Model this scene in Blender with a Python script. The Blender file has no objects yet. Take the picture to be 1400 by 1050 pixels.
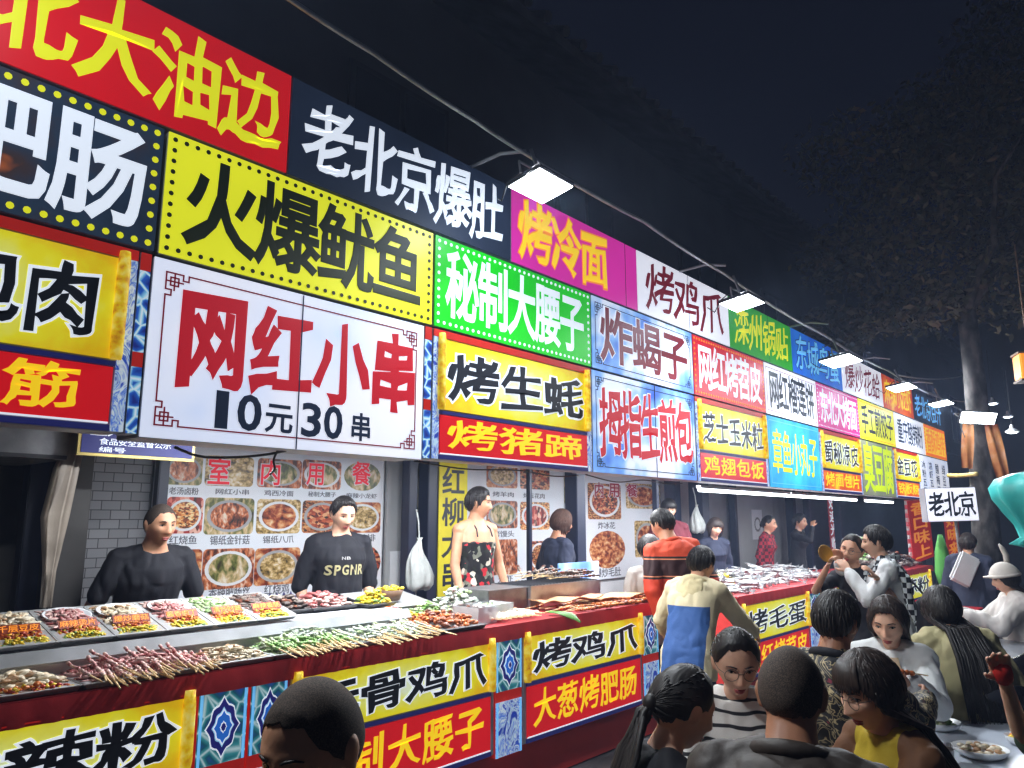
import bpy, bmesh, math, random
import numpy as np
from mathutils import Vector, Matrix, noise
random.seed(7); np.random.seed(7)
sc = bpy.context.scene
COL = sc.collection
R = math.radians

# ---------------------------------------------------------------- camera
# street runs along +X, the stall fronts stand at Y = 3.17, the camera is 1.6 m above the street
F_PX, CX, CY = 1040.0, 700.0, 525.0
VPX, VPY = 1605.0, 712.0
CAM_H = 1.6
PITCH = math.atan((VPY - CY) / F_PX)
def _hz(x, y):
    a = (x - CX) / F_PX; b = (CY - y) / F_PX
    return math.cos(PITCH) - math.sin(PITCH) * b, a, math.sin(PITCH) + math.cos(PITCH) * b
_f, _r, _u = _hz(VPX, VPY)
YAW = math.atan2(_r, _f)
def ray(x, y):
    fw, rt, u = _hz(x, y)
    return np.array([fw * math.cos(YAW) + rt * math.sin(YAW), fw * math.sin(YAW) - rt * math.cos(YAW), u])
CAMP = np.array([0, 0, CAM_H])
def onY(x, y, Y): r = ray(x, y); return r * (Y / r[1]) + CAMP
def onZ(x, y, Z): r = ray(x, y); return r * ((Z - CAM_H) / r[2]) + CAMP
def at(x, y, d): return ray(x, y) * d + CAMP

cam = bpy.data.cameras.new('camera'); camo = bpy.data.objects.new('camera', cam); COL.objects.link(camo)
cam.sensor_width = 36; cam.lens = F_PX / 1400 * 36
cam.clip_start = 0.05; cam.clip_end = 500
camo.location = (0, 0, CAM_H)
camo.rotation_euler = (math.pi / 2 + PITCH, 0, YAW - math.pi / 2)
sc.camera = camo
# ---------------------------------------------------------------- night sky
w = bpy.data.worlds.new('World'); sc.world = w; w.use_nodes = True
nt = w.node_tree; bg = nt.nodes['Background']
sky = nt.nodes.new('ShaderNodeTexSky'); sky.sky_type = 'NISHITA'; sky.sun_disc = False
sky.sun_elevation = R(-4.0); sky.sun_rotation = R(200)
mixs = nt.nodes.new('ShaderNodeMix'); mixs.data_type = 'RGBA'; mixs.blend_type = 'MIX'
mixs.inputs['Factor'].default_value = 0.9
mixs.inputs['B'].default_value = (0.0080, 0.0105, 0.028, 1)
nt.links.new(sky.outputs[0], mixs.inputs['A']); nt.links.new(mixs.outputs['Result'], bg.inputs[0])
bg.inputs[1].default_value = 0.24
moon = bpy.data.lights.new('moon_light', 'SUN'); moon.energy = 0.02; moon.angle = R(0.5); moon.color = (0.75, 0.83, 1)
mo = bpy.data.objects.new('moon_light', moon); COL.objects.link(mo); mo.rotation_euler = (R(40), 0, R(-40))
sc.view_settings.view_transform = 'Standard'; sc.view_settings.look = 'None'
sc.view_settings.exposure = 0.26; sc.view_settings.gamma = 1.0; sc.view_settings.use_curve_mapping = False
sc.render.engine = 'CYCLES'
sc.cycles.max_bounces = 6; sc.cycles.diffuse_bounces = 3; sc.cycles.glossy_bounces = 2; sc.cycles.transmission_bounces = 4
sc.cycles.transparent_max_bounces = 6
sc.cycles.sample_clamp_indirect = 4; sc.cycles.caustics_reflective = False; sc.cycles.caustics_refractive = False

# ---------------------------------------------------------------- materials
def srgb(*c):
    o = []
    for v in c:
        v /= 255.0
        o.append(v / 12.92 if v <= 0.04045 else ((v + 0.055) / 1.055) ** 2.4)
    return tuple(o)
def c4(c): return (c[0], c[1], c[2], 1.0)
MATS = {}
def mat(name, col, rough=0.6, emit=0.0, ecol=None, metal=0.0, var=0.12, scale=6.0, bump=0.0, bscale=40.0, sss=0.0, alpha=1.0, trans=0.0, coat=0.0):
    """plain procedural material: base colour broken up by noise, optional bump and backlight"""
    if name in MATS: return MATS[name]
    m = bpy.data.materials.new(name); m.use_nodes = True; t = m.node_tree; p = t.nodes['Principled BSDF']
    tc = t.nodes.new('ShaderNodeTexCoord')
    if var > 0:
        n = t.nodes.new('ShaderNodeTexNoise'); n.inputs['Scale'].default_value = scale; n.inputs['Detail'].default_value = 4
        t.links.new(tc.outputs['Object'], n.inputs['Vector'])
        mp = t.nodes.new('ShaderNodeMapRange'); mp.inputs['To Min'].default_value = 1 - var; mp.inputs['To Max'].default_value = 1 + var
        mp.inputs['From Min'].default_value = 0.3; mp.inputs['From Max'].default_value = 0.7
        t.links.new(n.outputs['Fac'], mp.inputs['Value'])
        mx = t.nodes.new('ShaderNodeVectorMath'); mx.operation = 'SCALE'; mx.inputs[0].default_value = col
        t.links.new(mp.outputs[0], mx.inputs['Scale']); t.links.new(mx.outputs[0], p.inputs['Base Color'])
        if emit > 0: t.links.new(mx.outputs[0], p.inputs['Emission Color'])
    else:
        p.inputs['Base Color'].default_value = c4(col)
        if emit > 0: p.inputs['Emission Color'].default_value = c4(ecol or col)
    p.inputs['Emission Strength'].default_value = emit
    p.inputs['Roughness'].default_value = rough; p.inputs['Metallic'].default_value = metal
    p.inputs['Alpha'].default_value = alpha; p.inputs['Transmission Weight'].default_value = trans
    p.inputs['Coat Weight'].default_value = coat
    if sss > 0:
        p.inputs['Subsurface Weight'].default_value = sss; p.inputs['Subsurface Radius'].default_value = (0.012, 0.005, 0.003); p.inputs['Subsurface Scale'].default_value = 1.0
    if bump > 0:
        n2 = t.nodes.new('ShaderNodeTexNoise'); n2.inputs['Scale'].default_value = bscale; n2.inputs['Detail'].default_value = 5
        t.links.new(tc.outputs['Object'], n2.inputs['Vector'])
        b = t.nodes.new('ShaderNodeBump'); b.inputs['Strength'].default_value = bump; b.inputs['Distance'].default_value = 0.01
        t.links.new(n2.outputs['Fac'], b.inputs['Height']); t.links.new(b.outputs[0], p.inputs['Normal'])
    MATS[name] = m
    return m
def ramp_mat(name, kind, scale, stops, emit=0.0, rough=0.6, coord='Object', stretch=(1, 1, 1), distort=0.0, detail=4, bump=0.0, constant=False):
    """noise / voronoi / wave pattern through a colour ramp"""
    if name in MATS: return MATS[name]
    m = bpy.data.materials.new(name); m.use_nodes = True; t = m.node_tree; p = t.nodes['Principled BSDF']
    tc = t.nodes.new('ShaderNodeTexCoord'); mp = t.nodes.new('ShaderNodeMapping'); mp.inputs['Scale'].default_value = stretch
    t.links.new(tc.outputs[coord], mp.inputs['Vector'])
    if kind == 'noise':
        n = t.nodes.new('ShaderNodeTexNoise'); n.inputs['Scale'].default_value = scale; n.inputs['Detail'].default_value = detail; n.inputs['Distortion'].default_value = distort; out = n.outputs['Fac']
    elif kind == 'voronoi':
        n = t.nodes.new('ShaderNodeTexVoronoi'); n.inputs['Scale'].default_value = scale
        sp = t.nodes.new('ShaderNodeSeparateColor'); t.links.new(n.outputs['Color'], sp.inputs[0]); out = sp.outputs[0]
    elif kind == 'edge':
        n = t.nodes.new('ShaderNodeTexVoronoi'); n.inputs['Scale'].default_value = scale; n.feature = 'DISTANCE_TO_EDGE'; out = n.outputs['Distance']
    elif kind == 'wave':
        n = t.nodes.new('ShaderNodeTexWave'); n.inputs['Scale'].default_value = scale; n.inputs['Distortion'].default_value = distort; n.inputs['Detail'].default_value = 2; n.bands_direction = 'Z'; out = n.outputs['Fac']
    elif kind == 'checker':
        n = t.nodes.new('ShaderNodeTexChecker'); n.inputs['Scale'].default_value = scale; n.inputs[1].default_value = (0, 0, 0, 1); n.inputs[2].default_value = (1, 1, 1, 1); out = n.outputs['Fac']
    elif kind == 'z':
        n = t.nodes.new('ShaderNodeSeparateXYZ'); t.links.new(mp.outputs[0], n.inputs[0]); out = n.outputs['Z']
    if kind != 'z': t.links.new(mp.outputs[0], n.inputs['Vector'])
    cr = t.nodes.new('ShaderNodeValToRGB'); e = cr.color_ramp
    if constant: e.interpolation = 'CONSTANT'
    while len(e.elements) < len(stops): e.elements.new(0.5)
    for el, (pos, c) in zip(e.elements, stops): el.position = pos; el.color = c4(c)
    t.links.new(out, cr.inputs[0]); t.links.new(cr.outputs[0], p.inputs['Base Color'])
    if emit > 0: t.links.new(cr.outputs[0], p.inputs['Emission Color']); p.inputs['Emission Strength'].default_value = emit
    p.inputs['Roughness'].default_value = rough
    if bump > 0:
        b = t.nodes.new('ShaderNodeBump'); b.inputs['Strength'].default_value = bump; b.inputs['Distance'].default_value = 0.01
        t.links.new(out, b.inputs['Height']); t.links.new(b.outputs[0], p.inputs['Normal'])
    MATS[name] = m
    return m

# ---------------------------------------------------------------- things
def tag(o, label=None, cat=None, group=None, kind=None):
    if label: o['label'] = label
    if cat: o['category'] = cat
    if group: o['group'] = group
    if kind: o['kind'] = kind
    return o
def thing(name, label, cat, loc=(0, 0, 0), rotz=0.0, group=None):
    o = bpy.data.objects.new(name, None); COL.objects.link(o); o.empty_display_size = 0.1
    o.location = tuple(loc); o.rotation_euler = (0, 0, rotz)
    return tag(o, label, cat, group)
def copy_thing(root, loc, rot=None, label=None):
    r = root.copy(); COL.objects.link(r); r.location = tuple(loc)
    if rot is not None: r.rotation_euler = rot
    if label: r['label'] = label
    for ch in list(root.children):
        c = ch.copy(); COL.objects.link(c); c.parent = r
        for g in list(ch.children):
            d = g.copy(); COL.objects.link(d); d.parent = c
    return r
class MB:
    """collects shapes, builds them as ONE mesh object"""
    def __init__(s): s.v = []; s.f = []; s.m = []; s.n = 0
    def add(s, v, f, mi=0):
        s.v.append(np.asarray(v, float)); s.f += [tuple(i + s.n for i in q) for q in f]; s.m += [mi] * len(f); s.n += len(v); return s
    def box(s, x0, x1, y0, y1, z0, z1, mi=0):
        v = [(x, y, z) for x in (x0, x1) for y in (y0, y1) for z in (z0, z1)]
        f = [(0, 1, 3, 2), (4, 6, 7, 5), (0, 4, 5, 1), (2, 3, 7, 6), (0, 2, 6, 4), (1, 5, 7, 3)]
        return s.add(v, f, mi)
    def tube(s, pts, r, n=8, mi=0, cap=True, flat=None):
        pts = [np.asarray(p, float) for p in pts]; k = len(pts)
        rs = r if isinstance(r, (list, tuple, np.ndarray)) else [r] * k
        v = []; f = []; up = None
        for i, p in enumerate(pts):
            d = pts[min(i + 1, k - 1)] - pts[max(i - 1, 0)]; d = d / (np.linalg.norm(d) + 1e-9)
            if up is None:
                up = np.array([0, 0, 1.0]) if abs(d[2]) < 0.9 else np.array([0, 1.0, 0])
            a = np.cross(up, d); a /= np.linalg.norm(a) + 1e-9; b = np.cross(d, a); up = b
            for j in range(n):
                t = 2 * math.pi * j / n
                fl = flat or 1.0
                v.append(p + rs[i] * (math.cos(t) * a + math.sin(t) * b * fl))
        for i in range(k - 1):
            for j in range(n):
                f.append((i * n + j, i * n + (j + 1) % n, (i + 1) * n + (j + 1) % n, (i + 1) * n + j))
        if cap: f.append(tuple(range(n))[::-1]); f.append(tuple((k - 1) * n + j for j in range(n)))
        return s.add(v, f, mi)
    def capsule(s, p0, p1, r0, r1=None, n=10, mi=0):
        r1 = r0 if r1 is None else r1
        p0 = np.asarray(p0, float); p1 = np.asarray(p1, float); d = p1 - p0; L = np.linalg.norm(d); d = d / (L + 1e-9)
        pts = []; rr = []
        for a in (80, 50, 20): pts.append(p0 - d * r0 * math.sin(R(a))); rr.append(r0 * math.cos(R(a)))
        pts.append(p0 * 0.5 + p1 * 0.5); rr.append((r0 + r1) / 2)
        for a in (20, 50, 80): pts.append(p1 + d * r1 * math.sin(R(a))); rr.append(r1 * math.cos(R(a)))
        return s.tube(pts, rr, n, mi)
    def ell(s, c, r, nu=14, nv=9, mi=0, rot=None):
        v = []; f = []
        for i in range(nv + 1):
            th = math.pi * i / nv
            th = min(max(th, 0.02), math.pi - 0.02)
            for j in range(nu):
                ph = 2 * math.pi * j / nu
                q = np.array([math.sin(th) * math.cos(ph) * r[0], math.sin(th) * math.sin(ph) * r[1], math.cos(th) * r[2]])
                if rot is not None: q = rot @ q
                v.append(q + np.asarray(c, float))
        for i in range(nv):
            for j in range(nu): f.append((i * nu + j, (i + 1) * nu + j, (i + 1) * nu + (j + 1) % nu, i * nu + (j + 1) % nu))
        f.append(tuple(range(nu))); f.append(tuple(nv * nu + j for j in range(nu))[::-1])
        return s.add(v, f, mi)
    def loft(s, rings, mi=0, cap=True):
        n = len(rings[0]); v = [p for r_ in rings for p in r_]; f = []
        for i in range(len(rings) - 1):
            for j in range(n): f.append((i * n + j, i * n + (j + 1) % n, (i + 1) * n + (j + 1) % n, (i + 1) * n + j))
        if cap: f.append(tuple(range(n))[::-1]); f.append(tuple((len(rings) - 1) * n + j for j in range(n)))
        return s.add(v, f, mi)
    def prism(s, poly, y0, y1, mi=0):
        """outline in (u,v) -> X,Z, thickness along Y"""
        n = len(poly); v = [(u, y0, z) for u, z in poly] + [(u, y1, z) for u, z in poly]
        f = [tuple(range(n)), tuple(range(n, 2 * n))[::-1]] + [(i, i + n, (i + 1) % n + n, (i + 1) % n) for i in range(n)]
        return s.add(v, f, mi)
    def disc(s, u, z, r, y0, y1, n=10, mi=0, rz=None):
        rz = rz or r
        return s.prism([(u + r * math.cos(2 * math.pi * i / n), z + rz * math.sin(2 * math.pi * i / n)) for i in range(n)], y0, y1, mi)
    def arr(s): return np.concatenate(s.v) if s.v else np.zeros((0, 3))
    def build(s, name, mats, parent=None, smooth=False, loc=None, fixn=True, bevel=0.0):
        me = bpy.data.meshes.new(name); me.from_pydata(s.arr().tolist(), [], s.f)
        mats = mats if isinstance(mats, (list, tuple)) else [mats]
        for m in mats: me.materials.append(m)
        me.polygons.foreach_set('material_index', s.m)
        if fixn or bevel > 0:
            bm = bmesh.new(); bm.from_mesh(me)
            if bevel > 0:
                es = [e for e in bm.edges if len(e.link_faces) == 2 and e.calc_face_angle(0) > 0.6]
                bmesh.ops.bevel(bm, geom=es, offset=bevel, segments=2, affect='EDGES', clamp_overlap=True)
            bmesh.ops.recalc_face_normals(bm, faces=bm.faces); bm.to_mesh(me); bm.free()
        if smooth: me.polygons.foreach_set('use_smooth', [True] * len(me.polygons))
        me.update()
        o = bpy.data.objects.new(name, me); COL.objects.link(o)
        if parent is not None: o.parent = parent
        if loc is not None: o.location = tuple(loc)
        return o

# ---------------------------------------------------------------- lettering (built-in font, converted to mesh)
_gl = {}
def glyph(ch, bold):
    key = (ch, bold)
    if key in _gl: return _gl[key]
    c = bpy.data.curves.new('glyph', 'FONT'); c.body = ch; c.size = 1.0; c.fill_mode = 'BOTH'; c.resolution_u = 3
    c.extrude = 0.004; c.bevel_depth = bold; c.bevel_resolution = 1
    o = bpy.data.objects.new('glyph', c); COL.objects.link(o)
    bpy.context.view_layer.update()
    me = bpy.data.meshes.new_from_object(o.evaluated_get(bpy.context.evaluated_depsgraph_get()))
    v = np.zeros(len(me.vertices) * 3); me.vertices.foreach_get('co', v); v = v.reshape(-1, 3)
    f = [tuple(p.vertices) for p in me.polygons]
    bpy.data.objects.remove(o); bpy.data.curves.remove(c); bpy.data.meshes.remove(me)
    _gl[key] = (v, f); return v, f
_ref = glyph('国', 0.0)[0]
EX0, EX1, EY0, EY1 = _ref[:, 0].min(), _ref[:, 0].max(), _ref[:, 1].min(), _ref[:, 1].max()
BRUSH = [0.0]
def letters(mb, text, u0, u1, v0, v1, bold=0.03, skew=0.0, shear=0.0, y=0.0, th=0.004, vertical=False, gap=0.10, mi=0):
    """fit text into the rectangle u0..u1 x v0..v1 of a sign face; y is the front offset (towards the street = negative)"""
    n = len(text)
    for i, ch in enumerate(text):
        if ch == ' ': continue
        if vertical:
            h = (v1 - v0) / n; a0, a1, b1 = u0, u1, v1 - i * h - h * gap / 2; b0 = v1 - (i + 1) * h + h * gap / 2
        else:
            wd = (u1 - u0) / n; a0 = u0 + i * wd + wd * gap / 2; a1 = u0 + (i + 1) * wd - wd * gap / 2; b0, b1 = v0, v1
        v, f = glyph(ch, round(bold * (0.46 if bold < 0.062 else 0.56), 4))
        if ch == '1': a0, a1 = a0 + (a1 - a0) * 0.28, a0 + (a1 - a0) * 0.78
        if ord(ch) < 256:
            x0, x1 = v[:, 0].min(), v[:, 0].max(); y0, y1 = v[:, 1].min(), v[:, 1].max()
        else: x0, x1, y0, y1 = EX0 - 0.02, EX1 + 0.02, EY0 - 0.02, EY1 + 0.02
        nx = (v[:, 0] - x0) / (x1 - x0); ny = (v[:, 1] - y0) / (y1 - y0)
        if BRUSH[0] > 0: # brush lettering: strokes swell and taper
            nz_ = np.array([noise.noise_vector(Vector((a_ * 5.3, b_ * 5.3, ord(ch) % 97)))[:2] for a_, b_ in zip(nx, ny)]); nx = nx + nz_[:, 0] * BRUSH[0]; ny = ny + nz_[:, 1] * BRUSH[0] * 1.3
        ny2 = ny + skew * (nx - 0.5); nx2 = nx + shear * (ny - 0.5)
        z = v[:, 2]; zn = (z - z.min()) / (z.max() - z.min() + 1e-9)
        q = np.stack([a0 + nx2 * (a1 - a0), y - zn * th, b0 + ny2 * (b1 - b0)], 1)
        mb.add(q, f, mi)
    return mb
# ================================================================ setting
D = 3.17
m_asph = mat('asphalt', (0.045, 0.045, 0.05), 0.55, var=0.35, scale=3.0, bump=0.25, bscale=60)
g = MB(); g.add([(-80, -80, 0), (200, -80, 0), (200, 120, 0), (-80, 120, 0)], [(0, 1, 2, 3)])
tag(g.build('ground', m_asph, fixn=False), kind='structure')
m_pave = ramp_mat('pavement_slabs', 'edge', 2.2, [(0.0, (0.03, 0.03, 0.03)), (0.03, (0.16, 0.155, 0.15)), (1, (0.2, 0.19, 0.18))], rough=0.7)
g = MB(); g.box(-8, 40, 3.5, 7.2, -0.2, 0.12)
tag(g.build('pavement', m_pave), kind='structure')

m_black = mat('black_lacquer', (0.012, 0.012, 0.014), 0.35, var=0.2)
m_dark = mat('dark_grey_paint', (0.035, 0.037, 0.045), 0.5, var=0.2)
m_steel = mat('brushed_steel', (0.55, 0.56, 0.58), 0.32, metal=0.9, var=0.12, scale=14, bump=0.05)
m_steeld = mat('dull_steel', (0.30, 0.30, 0.31), 0.42, metal=0.8, var=0.25, scale=9, bump=0.08)
m_white = mat('white_paint', (0.72, 0.73, 0.75), 0.5, var=0.05)
m_whiter = mat('white_enamel', (0.8, 0.82, 0.85), 0.3, var=0.04)
m_wood = ramp_mat('wood', 'wave', 3.0, [(0, (0.09, 0.05, 0.03)), (1, (0.16, 0.09, 0.05))], distort=3)
m_red = mat('red_cloth', (0.58, 0.018, 0.024), 0.75, var=0.15, scale=5, bump=0.15, bscale=25)
m_edge = mat('sign_edge', (0.45, 0.47, 0.52), 0.4, metal=0.3, var=0.1)

# printed, backlit faces
def glow(name, rgb, e=0.6, var=0.10, scale=1.6, k=1.0):
    c = tuple(v * k for v in srgb(*rgb)); return mat('lit_' + name, c, 0.4, emit=e, var=max(var, 0.09), scale=scale * 0.8, bump=0.06, bscale=5)  # noise in colour and emission imitates uneven LED backlight
G = {
 'red': glow('red', (206, 18, 28), 0.52), 'night': ramp_mat('lit_night', 'noise', 1.5, [(0.3, srgb(24, 34, 52)), (0.7, srgb(40, 54, 80))], emit=0.3),
 'magenta': glow('magenta', (212, 40, 160), 0.55), 'white': glow('white', (232, 234, 246), 0.62, 0.03),
 'green': glow('green', (20, 188, 30), 0.6), 'greend': glow('leaf_green', (40, 150, 34), 0.6),
 'yellow': glow('yellow', (228, 230, 36), 0.62, 0.05), 'crimson': glow('crimson', (196, 26, 44), 0.6),
 'plum': glow('plum', (196, 22, 128), 0.6), 'orange': glow('orange', (238, 110, 22), 0.6),
 'amber': glow('amber', (250, 196, 20), 0.65), 'lime': glow('lime', (196, 222, 30), 0.6),
}
G['dark_fire'] = ramp_mat('lit_dark_fire', 'noise', 3.0, [(0.25, srgb(12, 24, 40)), (0.52, srgb(36, 54, 76)), (0.68, srgb(60, 44, 44)), (0.75, srgb(190, 96, 40))], emit=0.4)
G['sky'] = ramp_mat('lit_sky', 'noise', 1.6, [(0.36, srgb(30, 76, 190)), (0.47, srgb(120, 170, 236)), (0.56, srgb(222, 232, 250)), (0.75, srgb(226, 226, 246))], emit=0.62, detail=3)
G['skypale'] = ramp_mat('lit_sky_pale', 'noise', 1.3, [(0.28, srgb(150, 186, 244)), (0.42, srgb(214, 224, 248)), (0.6, srgb(234, 236, 248))], emit=0.62, detail=3)
G['blue'] = ramp_mat('lit_blue', 'noise', 2.0, [(0.3, srgb(20, 70, 190)), (0.7, srgb(30, 120, 210))], emit=0.6)
G['cyan'] = ramp_mat('lit_cyan', 'noise', 2.0, [(0.3, srgb(20, 130, 205)), (0.7, srgb(60, 196, 220))], emit=0.6)
G['fire'] = ramp_mat('lit_fire', 'noise', 3.0, [(0.3, srgb(176, 40, 16)), (0.55, srgb(226, 96, 20)), (0.7, srgb(250, 190, 40))], emit=0.55)
G['olive'] = ramp_mat('lit_olive', 'noise', 3.0, [(0.3, srgb(110, 124, 96)), (0.7, srgb(150, 150, 130))], emit=0.4)
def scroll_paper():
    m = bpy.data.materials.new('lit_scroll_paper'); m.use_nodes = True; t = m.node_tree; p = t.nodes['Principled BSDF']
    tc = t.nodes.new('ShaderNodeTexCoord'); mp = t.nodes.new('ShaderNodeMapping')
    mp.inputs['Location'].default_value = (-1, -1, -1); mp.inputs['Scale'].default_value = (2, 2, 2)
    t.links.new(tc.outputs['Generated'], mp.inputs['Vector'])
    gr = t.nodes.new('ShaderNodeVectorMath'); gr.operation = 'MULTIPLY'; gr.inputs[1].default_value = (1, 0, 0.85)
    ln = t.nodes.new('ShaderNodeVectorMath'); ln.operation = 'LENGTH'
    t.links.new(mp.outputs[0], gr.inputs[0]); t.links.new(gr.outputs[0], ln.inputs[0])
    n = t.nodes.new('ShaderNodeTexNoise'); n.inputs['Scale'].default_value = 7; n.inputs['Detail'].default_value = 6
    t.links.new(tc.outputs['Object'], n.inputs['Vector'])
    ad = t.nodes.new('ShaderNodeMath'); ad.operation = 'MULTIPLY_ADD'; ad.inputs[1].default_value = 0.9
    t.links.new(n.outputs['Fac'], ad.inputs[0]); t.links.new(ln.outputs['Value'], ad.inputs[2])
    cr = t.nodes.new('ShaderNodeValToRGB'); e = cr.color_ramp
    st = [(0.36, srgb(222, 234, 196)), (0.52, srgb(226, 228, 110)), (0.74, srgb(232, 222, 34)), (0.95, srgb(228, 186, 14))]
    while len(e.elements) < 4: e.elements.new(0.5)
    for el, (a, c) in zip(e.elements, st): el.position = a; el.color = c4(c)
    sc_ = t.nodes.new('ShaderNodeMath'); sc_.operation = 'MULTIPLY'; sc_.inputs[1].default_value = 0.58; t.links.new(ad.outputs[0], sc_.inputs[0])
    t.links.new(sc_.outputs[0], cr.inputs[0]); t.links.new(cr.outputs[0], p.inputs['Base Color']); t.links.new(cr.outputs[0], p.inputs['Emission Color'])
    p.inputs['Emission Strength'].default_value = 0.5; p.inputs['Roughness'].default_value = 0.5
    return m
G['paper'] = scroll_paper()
m_rod = ramp_mat('lit_scroll_rod', 'noise', 22.0, [(0.3, srgb(196, 120, 10)), (0.5, srgb(240, 200, 20)), (0.7, srgb(250, 232, 120))], emit=0.4, bump=0.4)
m_orn = ramp_mat('lit_blue_ornament', 'edge', 16.0, [(0.0, srgb(225, 240, 250)), (0.06, srgb(130, 196, 230)), (0.12, srgb(30, 90, 190)), (0.3, srgb(20, 40, 130))], emit=0.45)
m_orn2 = ramp_mat('lit_blue_lace', 'noise', 17.0, [(0.36, srgb(30, 60, 170)), (0.45, srgb(190, 216, 240)), (0.5, srgb(60, 110, 210)), (0.58, srgb(220, 236, 245)), (0.66, srgb(40, 80, 190))], emit=0.42, distort=1.6, stretch=(1, 1, 0.55))
INK = mat('print_black', (0.014, 0.018, 0.03), 0.5, var=0.0)
INKG = mat('print_dark_olive', (0.03, 0.045, 0.004), 0.5, var=0.0)
INKN = mat('print_navy', srgb(30, 50, 84), 0.5, emit=0.08, var=0.0)
INKR = mat('lit_print_red', srgb(200, 20, 40), 0.5, emit=0.42, var=0.0)
INKM = mat('print_maroon', srgb(134, 14, 40), 0.5, emit=0.30, var=0.0)
PW = mat('lit_print_white', srgb(232, 240, 252), 0.5, emit=0.62, var=0.0)
PY = mat('lit_print_yellow', srgb(250, 206, 24), 0.5, emit=0.62, var=0.0)
PYG = mat('lit_print_yellow_green', srgb(226, 226, 30), 0.5, emit=0.6, var=0.0)
PO = mat('lit_print_orange', srgb(250, 150, 40), 0.5, emit=0.5, var=0.0)
NAVY = mat('lit_print_deep_blue', srgb(36, 40, 110), 0.5, emit=0.3, var=0.0)
PB = mat('lit_print_blue', srgb(110, 190, 250), 0.5, emit=0.6, var=0.0)

FACE = {}
def sign_root(label, X0, Z0, group, depth=None, name='sign_box', cat='shop sign'):
    return thing(name, label, cat, (X0, D, Z0), 0, group)
def casing(t, W, H, dep=0.16, z0=0.0, x0=0.0):
    c = MB(); c.box(x0 + 0.004, x0 + W - 0.004, 0.003, dep, z0 + 0.004, z0 + H - 0.004); return c.build('casing', m_edge, t, bevel=0.004)
def face(t, W, H, m, x0=0.0, z0=0.0, y=-0.003, name='lit_face'):
    c = MB(); c.box(x0 + 0.006, x0 + W - 0.006, y, 0.0025, z0 + 0.006, z0 + H - 0.006); o = c.build(name, m, t); FACE[t.name] = o; return o
def dots(t, W, H, m, r=0.013, sp=0.05, mar=0.035, y=-0.006):
    c = MB(); nx = int((W - 2 * mar) / sp); nz = int((H - 2 * mar) / sp)
    for i in range(nx + 1):
        u = mar + (W - 2 * mar) * i / nx
        for z in (mar, H - mar): c.disc(u, z, r, y, 0.001, 8)
    for j in range(1, nz):
        z = mar + (H - 2 * mar) * j / nz
        for u in (mar, W - mar): c.disc(u, z, r, y, 0.001, 8)
    return c.build('bulb_border', m, FACE.get(t.name, t))
def frame_line(t, W, H, m, mar=0.05, wd=0.006, y=-0.005, fret=True):
    c = MB()
    def seg(a, b):
        (u0, z0), (u1, z1) = a, b
        c.box(min(u0, u1) - wd / 2, max(u0, u1) + wd / 2, y, 0.001, min(z0, z1) - wd / 2, max(z0, z1) + wd / 2)
    k = 0.10 if fret else 0
    seg((mar + k, mar), (W - mar - k, mar)); seg((mar + k, H - mar), (W - mar - k, H - mar))
    seg((mar, mar + k), (mar, H - mar - k)); seg((W - mar, mar + k), (W - mar, H - mar - k))
    if fret:
        key = [((0.10, 0), (0.10, 0.025)), ((0.10, 0.025), (0.075, 0.025)), ((0.075, 0.025), (0.075, 0)), ((0.075, 0), (0, 0)), ((0, 0), (0, 0.075)), ((0, 0.075), (0.025, 0.075)), ((0.025, 0.075), (0.025, 0.10)), ((0.025, 0.10), (0, 0.10)),
               ((0.02, 0.02), (0.055, 0.02)), ((0.055, 0.02), (0.055, 0.055)), ((0.02, 0.02), (0.02, 0.055)), ((0.02, 0.055), (0.055, 0.055)), ((0.0375, 0), (0.0375, 0.075)), ((0, 0.0375), (0.075, 0.0375))]
        for sx, ox in ((1, mar), (-1, W - mar)):
            for sz, oz in ((1, mar), (-1, H - mar)):
                for a, b in key:
                    seg((ox + sx * a[0], oz + sz * a[1]), (ox + sx * b[0], oz + sz * b[1]))
    return c.build('fret_border', m, FACE.get(t.name, t))
def word(t, text, u0, u1, v0, v1, m, bold=0.03, skew=0.0, shear=0.0, y=-0.0035, halo=None, hb=0.07, vertical=False, gap=0.1, th=0.0018, name='lettering'):
    BRUSH[0] = 0.05 if (skew and len(text) > 0 and v1 - v0 > 0.05) else 0.0
    t = FACE.get(t.name, t)
    if halo is not None:
        h = MB(); letters(h, text, u0, u1, v0, v1, hb, skew, shear, y, 0.002, vertical, gap); h.build('lettering_outline', halo, t, fixn=False); y -= 0.0022
    b = MB(); letters(b, text, u0, u1, v0, v1, bold, skew, shear, y, th, vertical, gap); BRUSH[0] = 0.0; return b.build(name, m, t, fixn=False)

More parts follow.
